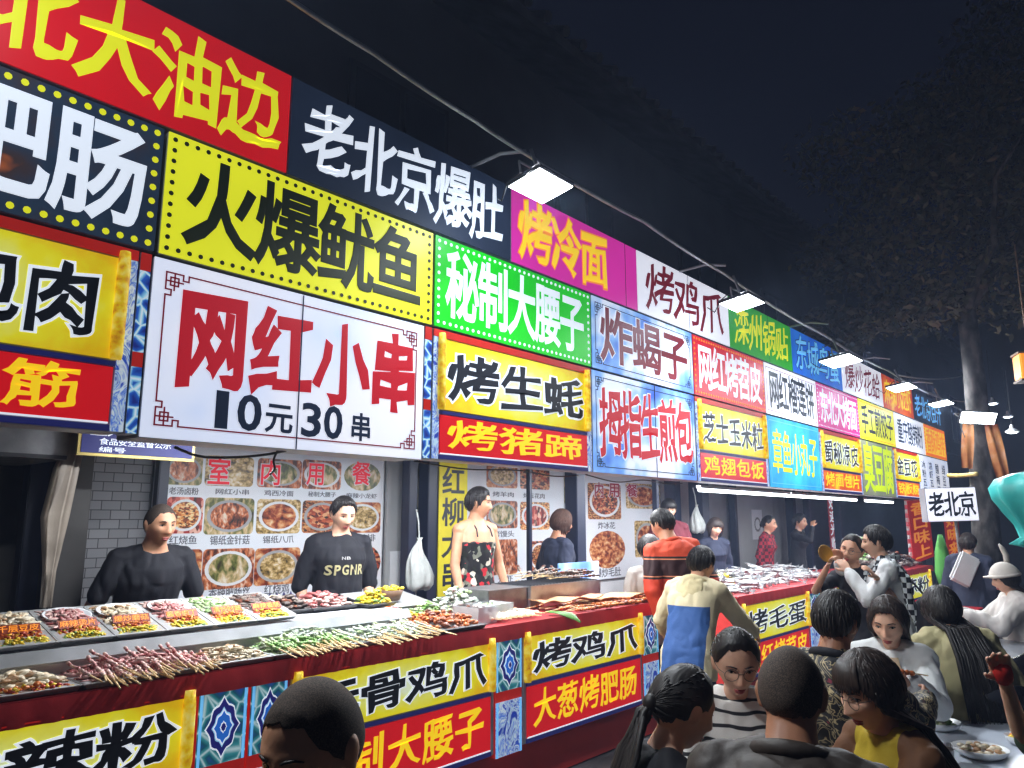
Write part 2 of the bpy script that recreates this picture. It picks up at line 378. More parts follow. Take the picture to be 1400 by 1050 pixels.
# ---------------------------------------------------------------- top row of sign boxes
Z1, Z1T = 3.305, 3.845
g1 = 'sign boxes of the top row'; g2 = 'sign boxes of the middle row'; g3 = 'sign boxes of the bottom row'
def plain_sign(label, X0, X1, Za, Zb, fm, text, tm, group, bold=0.04, skew=0.0, shear=0.0, mx=0.1, my=0.1, halo=None, hb=0.07, dot=None, line=None, fret=True, gap=0.08, seam=None, dot_r=0.013, dot_sp=0.05, span=None):
    W, H = X1 - X0, Zb - Za
    t = sign_root(label, X0, Za, group)
    casing(t, W, H); face(t, W, H, fm)
    u0_, u1_ = span or (W * mx, W * (1 - mx))
    if text: word(t, text, u0_, u1_, H * my, H * (1 - my), tm, bold, skew, shear, halo=halo, hb=hb, gap=gap)
    if dot: dots(t, W, H, dot, dot_r, dot_sp)
    if line: frame_line(t, W, H, line, fret=fret)
    if seam:
        c = MB()
        for u in seam: c.box(u - 0.003, u + 0.003, -0.0045, 0.001, 0.006, H - 0.006)
        c.build('panel_joint', INK, t)
    return t
plain_sign('red lit sign with yellow characters 东北大油边, at the upper left corner', -0.35, 1.97, Z1, Z1T, G['red'], '正宗东北大油边', PYG, g1, 0.05, 0.06, 0.0, 0.025, 0.14, gap=0.10)
plain_sign('dark navy sign with white brush characters 老北京爆肚', 1.97, 3.69, Z1, Z1T, G['night'], '老北京爆肚', PW, g1, 0.04, 0.10, 0.05, 0.05, 0.14)
plain_sign('magenta lit sign with yellow characters 烤冷面 beside the big floodlight', 3.69, 5.30, Z1, Z1T, G['magenta'], '烤冷面 ', PY, g1, 0.045, 0.05, 0.0, 0.05, 0.12, halo=PO, hb=0.075, seam=[1.43])
plain_sign('white lit sign with thin maroon characters 烤鸡爪', 5.30, 7.05, Z1, Z1T, G['white'], '烤鸡爪', INKM, g1, 0.03, 0.12, 0.06, 0.08, 0.12, seam=[0.9])
plain_sign('green lit sign with yellow script characters 滦州锅贴', 7.05, 8.73, Z1, Z1T, G['greend'], '滦州锅贴', PYG, g1, 0.02, 0.12, 0.12, 0.07, 0.14, seam=[1.0])
plain_sign('blue lit sign with pale outlined characters beside the green one', 8.73, 10.52, Z1, Z1T, G['blue'], '东城鸟蛋', PB, g1, 0.015, 0.1, 0.1, 0.06, 0.12, halo=INKN, hb=0.06)
plain_sign('white lit sign with thin maroon script 爆炒花蛤', 10.52, 12.43, Z1, Z1T, G['white'], '爆炒花蛤', INKM, g1, 0.015, 0.14, 0.15, 0.07, 0.14)
plain_sign('orange flame printed sign with yellow characters, second from the far end of the top row', 12.43, 14.25, Z1, Z1T, G['fire'], '麻辣小龙虾', PY, g1, 0.02, 0.05, 0.0, 0.06, 0.14)
plain_sign('dark blue sign with pale characters at the far end of the top row', 14.25, 16.5, Z1, Z1T, G['night'], '老北京豆汁', PB, g1, 0.02, 0.08, 0.05, 0.06, 0.14)
# ---------------------------------------------------------------- middle row
Za, Zb = 2.725, 3.297
plain_sign('dark sign with yellow bulb border and white characters 烤肥肠 over embers', -0.30, 1.36, Za, Zb, G['dark_fire'], '葱烤肥肠', PW, g2, 0.05, 0.0, 0.0, 0.035, 0.13, dot=PYG, dot_r=0.014, dot_sp=0.056, gap=0.1, span=(0.12, 1.60))
plain_sign('yellow lit sign with dark bulb border and bold characters 火爆鱿鱼', 1.37, 2.98, Za, Zb, G['yellow'], '火爆鱿鱼', INKG, g2, 0.055, 0.0, 0.0, 0.06, 0.14, dot=INKG, dot_r=0.011)
plain_sign('green lit sign with white bulb border and characters 秘制大腰子', 2.99, 4.61, Za, Zb, G['green'], '秘制大腰子', PW, g2, 0.05, 0.0, 0.0, 0.06, 0.14, dot=PW, dot_r=0.011)
plain_sign('blue and white cloud printed sign with dark red characters 炸蝎子', 4.62, 6.23, Za, Zb, G['sky'], '炸蝎子', INKM, g2, 0.045, 0.0, 0.0, 0.07, 0.14, halo=PW, hb=0.07, line=INKN, fret=True)
plain_sign('crimson lit sign with white characters 网红烤苕皮 and a bulb border', 6.24, 7.86, Za, Zb, G['crimson'], '网红烤苕皮', PW, g2, 0.05, 0.0, 0.0, 0.06, 0.14, dot=PO, dot_r=0.011)
plain_sign('white lit sign with black outlined characters in a thin frame, beyond the crimson one', 7.87, 9.46, Za, Zb, G['white'], '网红榴莲饼', INK, g2, 0.045, 0.0, 0.0, 0.07, 0.14, line=INKM, fret=False)
plain_sign('plum coloured lit sign with white characters 东北大烤面', 9.47, 11.12, Za, Zb, G['plum'], '东北大烤面', PW, g2, 0.05, 0.0, 0.0, 0.06, 0.14, dot=PW, dot_r=0.008)
plain_sign('bright yellow green sign with dark characters 手工煎饺子', 11.13, 12.94, Za, Zb, G['yellow'], '手工煎饺子', INK, g2, 0.035, 0.0, 0.0, 0.06, 0.14, dot=PO, dot_r=0.012)
plain_sign('white sign with small dark and violet characters 重庆酸辣粉', 12.95, 14.85, Za, Zb, G['white'], '重庆酸辣粉', INKN, g2, 0.025, 0.0, 0.0, 0.08, 0.16)
plain_sign('amber sign in an orange frame at the far end of the middle row', 14.86, 16.5, Za, Zb, G['amber'], '香酥鸡排', PO, g2, 0.03, 0.0, 0.0, 0.08, 0.14, dot=G['orange'], dot_r=0.03, dot_sp=0.06)
# ---------------------------------------------------------------- bottom row
Zc, Zd = 1.945, 2.717
def scroll_sign(label, X0, X1, Z0, Z1_, zs, top, bot, group, bold=0.055, skew=0.08, name='sign_box', cat='shop sign', botm=None, botf=None, orn=True, dep=0.16, seg=True, side=0.06, ht=0.05, navy=True, tgap=0.12, tm0=0.0, tm1=0.0, bm0=0.0, bm1=0.0):
    """yellow scroll painting over a red name board, blue ornament down both sides"""
    W, H = X1 - X0, Z1_ - Z0
    t = thing(name, label, cat, (X0, D, Z0), 0, group)
    casing(t, W, H, dep)
    rod = 0.026
    if orn:
        for ua, ub in ((0.006, side - 0.004), (W - side + 0.004, W - 0.006)): o = MB(); o.box(ua, ub, -0.003, 0.0025, 0.006, H - ht); o.build('ornament_strip', m_orn2, t)
    r_ = MB(); r_.box(0.006, W - 0.006, -0.004, 0.0025, H - ht + 0.003, H - 0.004); r_.box(side, W - side, -0.004, 0.0025, zs - 0.014, zs + 0.0) if not navy else None
    r_.build('red_header', G['red'] if not seg else m_red2, t)
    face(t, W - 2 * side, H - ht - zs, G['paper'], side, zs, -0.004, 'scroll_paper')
    pz0, pz1 = zs, H - ht
    word(t, top, side + 0.06 + tm0, W - side - 0.05 - tm1, pz0 + (pz1 - pz0) * 0.17, pz0 + (pz1 - pz0) * 0.80, INK, bold, skew, y=-0.0045, halo=PW, hb=bold + 0.05, gap=tgap)
    for u in (side + 0.004, W - side - 0.004):
        q = MB(); q.tube([(u, -0.012, zs + 0.004), (u, -0.012, zs + 0.03), (u, -0.012, H - ht - 0.03), (u, -0.012, H - ht + 0.025)], [rod * 0.85, rod, rod, rod * 0.8], 10); q.build('scroll_rod', m_rod, t, smooth=True)
    nb = 0.03 if navy else 0.0
    for za_, zb_ in ((0.006, nb), (zs - 0.022, zs - 0.002)): n = MB(); n.box(side, W - side, -0.0045, 0.0025, za_, zb_); n.build('navy_band', NAVY, t)
    face(t, W - 2 * side, zs - 0.022 - nb, botf or G['red'], side, nb, -0.004, 'name_board')
    wl = MB(); wl.box(side + 0.008, W - side - 0.008, -0.006, 0.001, nb + 0.004, nb + 0.011); wl.build('white_line', PW, t)
    if bot: word(t, bot, side + 0.06 + bm0, W - side - 0.06 - bm1, nb + (zs - nb) * 0.17, nb + (zs - nb) * 0.80, botm or PY, 0.04, 0.06, y=-0.0045, gap=0.14)
    return t
m_red2 = mat('lit_red_header', srgb(190, 30, 20), 0.5, emit=0.35, var=0.08)
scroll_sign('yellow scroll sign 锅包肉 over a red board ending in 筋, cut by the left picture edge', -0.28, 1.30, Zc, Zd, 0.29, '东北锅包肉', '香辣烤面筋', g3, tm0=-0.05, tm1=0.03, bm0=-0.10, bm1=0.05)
# blue ornament post between
def orn_post(label, X0, X1, Z0, Z1_, group='blue ornament panels between the signs', split=0.30):
    t = thing('ornament_panel', label, 'ornament panel', (X0, D, Z0), 0, group); W, H = X1 - X0, Z1_ - Z0
    c = MB(); c.box(0.002, W - 0.002, 0.004, 0.10, 0.003, H - 0.003); c.build('backing', m_edge, t)
    for za_, zb_ in ((H - 0.08, H - 0.004), (split - 0.02, split + 0.04)): c = MB(); c.box(0.004, W - 0.004, -0.002, 0.0035, za_, zb_); c.build('red_band', m_red2, t)
    for za_, zb_ in ((split + 0.042, H - 0.082), (0.004, split - 0.022)): c = MB(); c.box(0.004, W - 0.004, -0.001, 0.0035, za_, zb_); c.build('lace_print', m_orn, t)
    return t
orn_post('narrow blue lace panel left of the big white sign', 1.302, 1.352, Zc, Zd)
orn_post('narrow blue lace panel right of the big white sign', 2.925, 2.985, Zc, Zd)
W, H = 2.92 - 1.355, Zd - Zc
t = sign_root('large white framed sign 网红小串 10元30串 in red and navy', 1.355, Zc - 0.012, g3)
casing(t, W, H + 0.01, 0.22); face(t, W, H + 0.01, G['skypale']); frame_line(t, W, H + 0.01, INKM, 0.06, 0.007)
word(t, '网红小串', 0.12, W - 0.04, 0.25, 0.66, INKR, 0.066, 0.05, gap=0.16)
word(t, '10', 0.28, 0.56, 0.07, 0.24, INKN, 0.05, gap=0.12); word(t, '元', 0.57, 0.72, 0.075, 0.215, INKN, 0.05)
word(t, '30', 0.76, 1.02, 0.07, 0.24, INKN, 0.05, gap=0.12); word(t, '串', 1.06, 1.20, 0.075, 0.215, INKN, 0.05)
c = MB(); c.box(0.742, 0.748, -0.0065, 0.001, 0.006, H); c.build('panel_joint', INKN, t)
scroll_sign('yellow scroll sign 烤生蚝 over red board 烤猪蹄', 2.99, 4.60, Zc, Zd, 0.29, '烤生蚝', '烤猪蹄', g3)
W = 6.22 - 4.61
t = sign_root('white and blue sea printed sign with red characters 拇指生煎包', 4.61, Zc, g3)
casing(t, W, H, 0.2); face(t, W, H, G['sky']); frame_line(t, W, H, INKN, 0.05, 0.006)
word(t, '拇指生煎包', 0.1, W - 0.07, 0.14, 0.64, INKR, 0.05, 0.05, halo=PW, hb=0.075, gap=0.02)
c = MB(); c.box(0.91, 0.917, -0.0065, 0.001, 0.006, H - 0.006); c.build('panel_joint', INKN, t)
scroll_sign('yellow sign 芝士玉米粒 over brown red board 鸡翅包饭', 6.24, 7.84, Zc, Zd, 0.29, '芝士玉米粒', '鸡翅包饭', g3, 0.03, botf=G['crimson'])
plain_sign('cyan lit sign with yellow green characters 章鱼小丸子', 7.86, 9.44, Zc, Zd, G['cyan'], '章鱼小丸子', PYG, g3, 0.03, 0.0, 0.1, 0.07, 0.2, line=PB, fret=False)
scroll_sign('pale yellow sign 蜀秘凉皮 over orange lettered board, far right of the tube lights', 9.46, 11.06, Zc, Zd, 0.29, '蜀秘凉皮', '烤面包片', g3, 0.03, botf=G['fire'])
plain_sign('grey sign with lime green characters 臭豆腐 beyond the tube lights', 11.08, 12.70, Zc, Zd, G['olive'], '臭豆腐', G['lime'], g3, 0.05, 0.0, 0.0, 0.05, 0.06)
scroll_sign('small pale yellow sign 金豆花 over amber board near the far end', 12.72, 14.25, Zc, Zd, 0.29, '金豆花', '铁板烧', g3, 0.03, botf=G['fire'])
W = 16.5 - 14.27
t = sign_root('pale blue price sign with four columns of blue characters at the far end', 14.27, Zc, g3)
casing(t, W, H); face(t, W, H, G['skypale'])
for i, s_ in enumerate(('冰粉五元', '凉虾五元', '酸梅汤', '绿豆沙')): word(t, s_, 0.2 + i * 0.5, 0.45 + i * 0.5, 0.08, 0.68, INKN, 0.03, vertical=True)

# ---------------------------------------------------------------- stall frames behind the signs
def stall(label, X0, X1, posts, back_y=5.25, wallm=m_white):
    t = thing('market_stall', label, 'stall', (X0, 3.34, 0.12), 0, 'market stalls along the street'); W = X1 - X0
    for (u, v, r) in posts:
        c = MB(); c.box(u - X0 - r, u - X0 + r, v - 3.34 - r, v - 3.34 + r, 0, 3.4); c.build('post', m_post, t, bevel=0.006)
    c = MB(); c.box(0.02, W - 0.02, 0.02, 0.09, 1.86, 1.93); c.build('front_beam', m_dark, t)
    c = MB(); c.box(0, W, 0.0, back_y - 3.34 + 0.1, 3.60, 3.66); c.build('light_block_roof', m_dark, t)  # unseen roof added to block view and light behind the signs
    c = MB(); c.box(0, W, back_y - 3.34 + 0.01, back_y - 3.34 + 0.10, 0, 3.595); c.build('back_wall', wallm, t)
    return t
m_post = mat('dark_blue_post', srgb(34, 40, 62), 0.4, var=0.15)
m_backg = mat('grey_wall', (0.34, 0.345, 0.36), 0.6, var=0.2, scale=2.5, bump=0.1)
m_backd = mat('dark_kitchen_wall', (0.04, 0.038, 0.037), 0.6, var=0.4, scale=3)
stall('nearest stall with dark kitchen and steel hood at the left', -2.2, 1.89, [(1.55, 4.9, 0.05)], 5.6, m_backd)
stall('stall with photo menus behind three sellers', 1.9, 6.26, [(2.36, 5.1, 0.035), (4.52, 5.05, 0.05), (4.70, 5.0, 0.065), (5.62, 4.6, 0.022), (6.22, 4.5, 0.075)], 5.25, m_white)
stall('stall with orange grill photos beyond the steel grill', 6.27, 9.55, [(7.62, 4.4, 0.03), (9.1, 5.0, 0.08), (9.45, 4.8, 0.10)], 5.25, m_white)
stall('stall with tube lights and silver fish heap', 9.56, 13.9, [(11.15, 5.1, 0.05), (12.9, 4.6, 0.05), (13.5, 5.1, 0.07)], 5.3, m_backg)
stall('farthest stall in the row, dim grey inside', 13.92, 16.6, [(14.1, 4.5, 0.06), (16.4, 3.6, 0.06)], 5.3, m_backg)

# ---------------------------------------------------------------- menu boards on the back walls
m_panel = mat('pale_grey_panel', (0.40, 0.41, 0.42), 0.5, var=0.12, scale=2)
def food(i):
    P = [((60, 24, 14), (150, 60, 30), (214, 140, 84), (240, 214, 170)), ((40, 24, 16), (130, 40, 26), (196, 90, 50), (226, 170, 120)),
         ((50, 44, 24), (110, 116, 56), (206, 180, 130), (236, 226, 206)), ((70, 20, 18), (170, 40, 34), (220, 110, 90), (240, 200, 180)),
         ((60, 50, 30), (160, 130, 70), (220, 190, 130), (245, 235, 215)), ((50, 24, 14), (140, 70, 34), (186, 110, 60), (220, 170, 110)),
         ((26, 26, 28), (120, 60, 40), (210, 120, 70), (236, 220, 200)), ((90, 40, 16), (200, 100, 40), (236, 160, 80), (250, 226, 170))][i % 8]
    i %= 8
    if i % 2: return ramp_mat('food_photo_%d' % i, 'voronoi', 26.0 + i * 4, [(0.1, srgb(*P[0])), (0.35, srgb(*P[1])), (0.62, srgb(*P[2])), (0.95, srgb(*P[3]))], stretch=(1, 1, 1.8 if i % 3 else 0.6), rough=0.35)
    return ramp_mat('food_photo_%d' % i, 'noise', 15.0 + i * 3, [(0.30, srgb(*P[0])), (0.44, srgb(*P[1])), (0.56, srgb(*P[2])), (0.70, srgb(*P[3]))], distort=0.35, stretch=(1, 1, 0.6 if i % 4 else 1.5), detail=8, rough=0.35)
m_poster = ramp_mat('poster_print', 'noise', 0.8, [(0.3, srgb(226, 236, 246)), (0.7, srgb(244, 245, 250))], rough=0.3)
INKC = mat('caption_ink', (0.10, 0.11, 0.14), 0.5, var=0.0)
def rounded(u0, u1, z0, z1, r, n=4):
    p = []
    for cx, cz, a0 in ((u1 - r, z1 - r, 0), (u0 + r, z1 - r, 90), (u0 + r, z0 + r, 180), (u1 - r, z0 + r, 270)):
        for k in range(n + 1): a = R(a0 + 90 * k / n); p.append((cx + r * math.cos(a), cz + r * math.sin(a)))
    return p
def poster(label, X0, X1, Z0, Z1_, Y, photos, caps, reds, name='menu_board', rc=None, group='photo menus on the stall back walls', band=None):
    """photos and captions are given as photo pixel boxes lying on the wall plane"""
    t = thing(name, label, 'menu board', (X0, Y, Z0), 0, group)
    c = MB(); c.box(0, X1 - X0, -0.012, 0.0, 0, Z1_ - Z0); c.build('board', m_poster, t)
    def uv(px, py): q = onY(px, py, Y); return q[0] - X0, q[2] - Z0
    for i, (a, b, c_, d, k) in enumerate(photos):
        u0, z1 = uv(a, b); u1, z0 = uv(c_, d)
        q = MB()
        if k == 'o': q.disc((u0 + u1) / 2, (z0 + z1) / 2, (u1 - u0) / 2, -0.015, -0.011, 20, rz=(z1 - z0) / 2)
        else: q.prism(rounded(u0, u1, z0, z1, 0.03), -0.015, -0.011)
        fo = q.build('food_photo', food(i * 3 + int(a)), t)
        # a plate or bowl of food in the print
        if k == 'b' or (k == '' and i % 3 != 1):
            q = MB(); q.disc((u0 + u1) / 2, (z0 + z1) / 2, (u1 - u0) * 0.46, -0.0162, -0.0152, 24, rz=(z1 - z0) * 0.44); q.build('printed_plate', m_whiter if i % 2 else m_panel, fo)
            q = MB(); q.disc((u0 + u1) / 2, (z0 + z1) / 2, (u1 - u0) * 0.39, -0.0178, -0.0163, 20, rz=(z1 - z0) * 0.37); q.build('printed_bowl', food(i * 3 + int(a) + 4), fo)
    for (a, b, c_, d, s_) in caps:
        u0, z1 = uv(a, b); u1, z0 = uv(c_, d); word(t, s_, u0, u1, z0, z1, INKC, 0.02, y=-0.0125, gap=0.12, name='caption', th=0.002)
    for (a, b, c_, d, s_) in reds:
        u0, z1 = uv(a, b); u1, z0 = uv(c_, d); word(t, s_, u0, u1, z0, z1, rc or INKR, 0.035, y=-0.018, halo=m_whiter, hb=0.09, name='red_character')
    if band:
        q = MB()
        for (a, b, c_, d) in band:
            u0, z1 = uv(a, b); u1, z0 = uv(c_, d); n = 26
            q.prism([(u0, z0)] + [(u0 + (u1 - u0) * k / n, z1 if k % 2 else z1 - (z1 - z0) * 0.45) for k in range(n + 1)] + [(u1, z0)], -0.0145, -0.011)
        q.build('skyline_print', NAVY, t)
    return t
poster('pale blue menu board of food photos behind the two sellers in black', 2.36, 4.36, 0.92, 2.30, 5.22,
    [(226, 620, 274, 664, 'b'), (281, 622, 344, 666, ''), (352, 626, 410, 668, ''), (413, 628, 464, 670, ''), (470, 630, 518, 672, 'o'),
     (228, 679, 274, 729, ''), (280, 680, 344, 730, ''), (351, 682, 408, 729, 'b'), (413, 684, 464, 728, ''), (469, 686, 518, 728, ''),
     (226, 752, 272, 804, ''), (277, 751, 344, 802, 'b'), (348, 750, 407, 797, ''), (474, 746, 518, 792, 'o'), (413, 748, 462, 795, '')],
    [(230, 666, 270, 677, '老汤卤粉'), (293, 668, 340, 677, '网红小串'), (360, 670, 400, 679, '鸡西冷面'), (420, 672, 458, 680, '秘制大腰子'), (472, 674, 514, 682, '麻辣小龙虾'),
     (230, 733, 268, 744, '红烧鱼'), (286, 733, 340, 744, '锡纸金针菇'), (358, 733, 400, 742, '锡纸八爪'), (474, 731, 512, 740, '烤羊排'),
     (284, 804, 340, 816, '香辣肥肠丝'), (360, 800, 394, 811, '红烧鸡'), (478, 795, 512, 803, '面筋')],
    [(283, 626, 312, 664, '室'), (354, 630, 382, 664, '内'), (418, 632, 442, 664, '用'), (480, 632, 504, 664, '餐')], band=[(290, 816, 418, 832)])
poster('menu board of grilled skewer photos behind the floral apron', 5.36, 6.98, 0.92, 2.34, 5.22,
    [(664, 632, 706, 668, ''), (710, 636, 750, 670, ''), (664, 684, 706, 722, ''), (710, 686, 750, 724, ''), (666, 738, 706, 784, ''), (722, 740, 750, 780, '')],
    [(672, 672, 702, 680, '烤羊肉'), (714, 674, 744, 682, '烤五花肉'), (672, 726, 702, 734, '烤馒头'), (680, 788, 700, 795, '烤虾')], [])
poster('large white menu board with bowl photos and small 室内用餐 characters', 7.0, 8.98, 0.92, 2.30, 5.22,
    [(770, 650, 796, 690, ''), (802, 660, 848, 710, 'b'), (854, 660, 902, 696, ''), (770, 700, 796, 720, ''), (804, 726, 854, 775, 'o'), (772, 740, 800, 780, ''), (866, 712, 900, 760, '')],
    [(816, 714, 840, 723, '炸冰花'), (812, 778, 848, 787, '爆炒毛肚')],
    [(778, 660, 796, 676, '室'), (810, 660, 824, 680, '内'), (830, 660, 846, 680, '用'), (854, 662, 870, 680, '餐')], rc=INKM)
# yellow vertical banner
def vbanner(label, X0, X1, Z0, Z1_, Y, fm, text, tm, cat='banner', tilt=0, group=None, bold=0.04, v0=0.03, v1=0.97):
    t = thing('vertical_banner', label, cat, (X0, Y, Z0), 0, group); W, H = X1 - X0, Z1_ - Z0
    c = MB(); c.box(0, W, -0.01, 0.0, 0, H); c.build('cloth', fm, t)
    word(t, text, W * 0.14, W * 0.86, H * v0, H * v1, tm, bold, y=-0.0105, vertical=True, gap=0.12, th=0.002)
    if tilt: t.rotation_euler = (0, R(tilt), 0)
    return t
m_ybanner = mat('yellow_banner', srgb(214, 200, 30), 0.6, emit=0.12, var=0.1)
a = onY(598, 640, 4.95); b = onY(636, 640, 4.95)
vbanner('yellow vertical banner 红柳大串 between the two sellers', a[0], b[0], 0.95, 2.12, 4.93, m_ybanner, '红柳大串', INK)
a = onY(1001, 665, 5.2); b = onY(1022, 665, 5.2)
vbanner('small yellow green vertical banner behind the woman with bobbed hair', a[0], b[0], 1.25, 2.2, 5.26, ramp_mat('lime_banner', 'z', 1, [(0.3, srgb(214, 226, 120)), (1, srgb(150, 190, 40))]), '米线', INK, v0=0.4)
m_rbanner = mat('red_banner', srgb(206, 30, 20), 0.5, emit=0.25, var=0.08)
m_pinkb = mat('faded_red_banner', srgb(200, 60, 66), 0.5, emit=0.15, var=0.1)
a = onY(1134, 683, 5.2); b = onY(1146, 683, 5.2)
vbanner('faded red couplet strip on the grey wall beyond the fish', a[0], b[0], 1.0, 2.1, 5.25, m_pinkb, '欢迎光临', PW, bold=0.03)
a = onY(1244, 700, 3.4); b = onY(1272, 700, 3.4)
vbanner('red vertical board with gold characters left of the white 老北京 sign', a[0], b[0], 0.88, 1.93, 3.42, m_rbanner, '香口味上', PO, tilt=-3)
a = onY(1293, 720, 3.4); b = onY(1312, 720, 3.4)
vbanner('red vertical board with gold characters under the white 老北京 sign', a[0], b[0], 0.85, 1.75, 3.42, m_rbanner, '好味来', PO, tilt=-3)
a = onY(1232, 680, 3.5); b = onY(1243, 680, 3.5)
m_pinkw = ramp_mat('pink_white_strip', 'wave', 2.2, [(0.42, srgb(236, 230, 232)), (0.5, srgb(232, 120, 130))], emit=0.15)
t = thing('sticker_strip', 'pink and white striped strip hanging at the far stall post', 'banner', (a[0], 3.46, 0.9))
q = MB(); q.box(0, b[0] - a[0], -0.01, 0, 0, 1.05)
for k in range(9): q.box(0.01, b[0] - a[0] + 0.02, -0.03, -0.011, 0.05 + k * 0.115, 0.11 + k * 0.115)
q.build('strip', m_pinkw, t)
# notice on the grey panel
a = onY(1000, 700, 5.22); b = onY(1056, 700, 5.22)
t = thing('wall_panel', 'pale grey board with a small framed drawing behind the bobbed hair', 'wall panel', (a[0], 5.24, 0.12))
q = MB(); q.box(0, b[0] - a[0], -0.03, 0, 0, 2.1); q.build('board', m_panel, t)
q = MB(); q.box(0.72, 1.12, -0.04, -0.031, 1.18, 1.66); q.build('paper_notice', m_whiter, t)
q = MB()
for k in range(16):
    aa = 2 * math.pi * k / 16; q.box(0.92 + 0.11 * math.cos(aa) - 0.018, 0.92 + 0.11 * math.cos(aa) + 0.018, -0.043, -0.0405, 1.42 + 0.10 * math.sin(aa) - 0.018, 1.42 + 0.10 * math.sin(aa) + 0.018)
q.build('ring_print', m_steeld, t)
# louvred shutter and doors farther on
def shutter(label, X0, X1, Z1_, Y, m):
    t = thing('shutter', label, 'shutter', (X0, Y, 0.12)); q = MB(); W = X1 - X0
    q.box(0, W, -0.02, 0, 0, Z1_); n = int(Z1_ / 0.09)
    for k in range(n): q.box(0.06, W - 0.06, -0.035, -0.021, 0.05 + k * 0.09, 0.10 + k * 0.09)
    return q.build('slats', m, t)
shutter('dark louvred shutter at the back of the farthest stall', 14.6, 16.4, 2.0, 5.28, m_dark)
shutter('grey blue roller shutter behind the two women in red and black', 11.4, 12.8, 2.0, 5.28, mat('blue_grey_paint', srgb(96, 104, 122), 0.5, var=0.15))
# left: grey brick wall, plaque, hood, curtain
m_brick = bpy.data.materials.new('grey_brick'); m_brick.use_nodes = True
_t = m_brick.node_tree; _b = _t.nodes.new('ShaderNodeTexBrick'); _c = _t.nodes.new('ShaderNodeTexCoord'); _m = _t.nodes.new('ShaderNodeMapping')
_m.inputs['Rotation'].default_value = (R(90), 0, 0); _m.inputs['Scale'].default_value = (1, 1, 1)
_t.links.new(_c.outputs['Object'], _m.inputs[0]); _t.links.new(_m.outputs[0], _b.inputs[0])
_b.inputs['Scale'].default_value = 4.2; _b.inputs['Color1'].default_value = (0.16, 0.165, 0.18, 1); _b.inputs['Color2'].default_value = (0.21, 0.215, 0.23, 1); _b.inputs['Mortar'].default_value = (0.03, 0.03, 0.035, 1); _b.inputs['Mortar Size'].default_value = 0.012
_t.links.new(_b.outputs['Color'], _t.nodes['Principled BSDF'].inputs['Base Color']); _t.nodes['Principled BSDF'].inputs['Roughness'].default_value = 0.7
_bp = _t.nodes.new('ShaderNodeBump'); _bp.inputs['Strength'].default_value = 0.5; _t.links.new(_b.outputs['Fac'], _bp.inputs['Height']); _bp.invert = True; _t.links.new(_bp.outputs[0], _t.nodes['Principled BSDF'].inputs['Normal'])
t = thing('brick_wall', 'grey brick wall section behind the man leaning on the counter', 'wall', (1.78, 5.16, 0.12)); q = MB(); q.box(0, 0.54, 0, 0.08, 0, 3.4); q.build('bricks', m_brick, t)
t = thing('plaque', 'small navy notice plaque with a gold edge under the big white sign', 'sign', (1.50, 4.2, 1.93)); 
q = MB(); q.box(0, 0.62, 0, 0.02, 0, 0.19); q.build('frame', mat('gold_trim', (0.62, 0.48, 0.16), 0.35, metal=0.6, var=0.1), t)
q = MB(); q.box(0.016, 0.604, -0.004, -0.0005, 0.016, 0.174); q.build('plate', NAVY, t)
word(t, '室外区域消费', 0.05, 0.57, 0.105, 0.165, PW, 0.02, y=-0.005); word(t, '食品安全监督公示', 0.10, 0.48, 0.06, 0.095, PW, 0.01, y=-0.005); word(t, '编号', 0.10, 0.24, 0.022, 0.05, PW, 0.01, y=-0.005)
a = onY(0, 575, 4.8); b = onY(46, 635, 4.8)
t = thing('range_hood', 'steel extractor hood at the left edge under the signs', 'hood', (a[0] - 0.9, 4.3, b[2]))
q = MB(); q.loft([[(0, 0, 0), (0.9 + b[0] - a[0], 0, 0), (0.9 + b[0] - a[0], 0.7, 0), (0, 0.7, 0)], [(0, 0.0, 0.28), (0.9 + b[0] - a[0], 0.0, 0.28), (0.9 + b[0] - a[0], 0.7, 0.28), (0, 0.7, 0.28)], [(0.2, 0.3, 0.6), (0.8, 0.3, 0.6), (0.8, 0.7, 0.6), (0.2, 0.7, 0.6)]]); q.build('hood', m_steeld, t, bevel=0.01)
q = MB(); q.box(0.01, 0.89 + b[0] - a[0], -0.008, -0.001, 0.0, 0.02); q.build('rim', m_dark, t)
# greasy plastic curtain strip
m_plast = mat('cloudy_plastic', (0.42, 0.36, 0.30), 0.35, var=0.3, scale=5, alpha=0.75)
t = thing('plastic_curtain', 'gathered cloudy plastic curtain beside the dark post at left', 'curtain', tuple(onY(62, 830, 4.4)))
rings = []
for (z, w_, d_, sh) in ((0.0, 0.05, 0.03, 0), (0.18, 0.06, 0.03, 0.0), (0.45, 0.13, 0.05, 0.0), (0.7, 0.12, 0.05, 0.03), (0.95, 0.07, 0.03, 0.09), (1.3, 0.05, 0.03, 0.14)):
    rings.append([(sh + w_ * 0.5 * math.cos(2 * math.pi * k / 28) * (1 + 0.16 * math.sin(k * 2.9)), d_ * math.sin(2 * math.pi * k / 28) * (1 + 0.5 * math.sin(k * 3.7)), z) for k in range(28)])
MB().loft(rings).build('sheet', m_plast, t, smooth=True)
t = thing('kitchen_post', 'dark kitchen post left of the grey brick wall', 'post', tuple(onY(105, 700, 4.7) * np.array([1, 1, 0]) + np.array([0, 0, 0.12]))); q = MB(); q.box(-0.11, 0.05, -0.05, 0.05, 0, 3.4); q.box(-0.13, -0.112, -0.02, 0.02, 1.0, 1.1); q.build('post', m_backd, t, bevel=0.005)
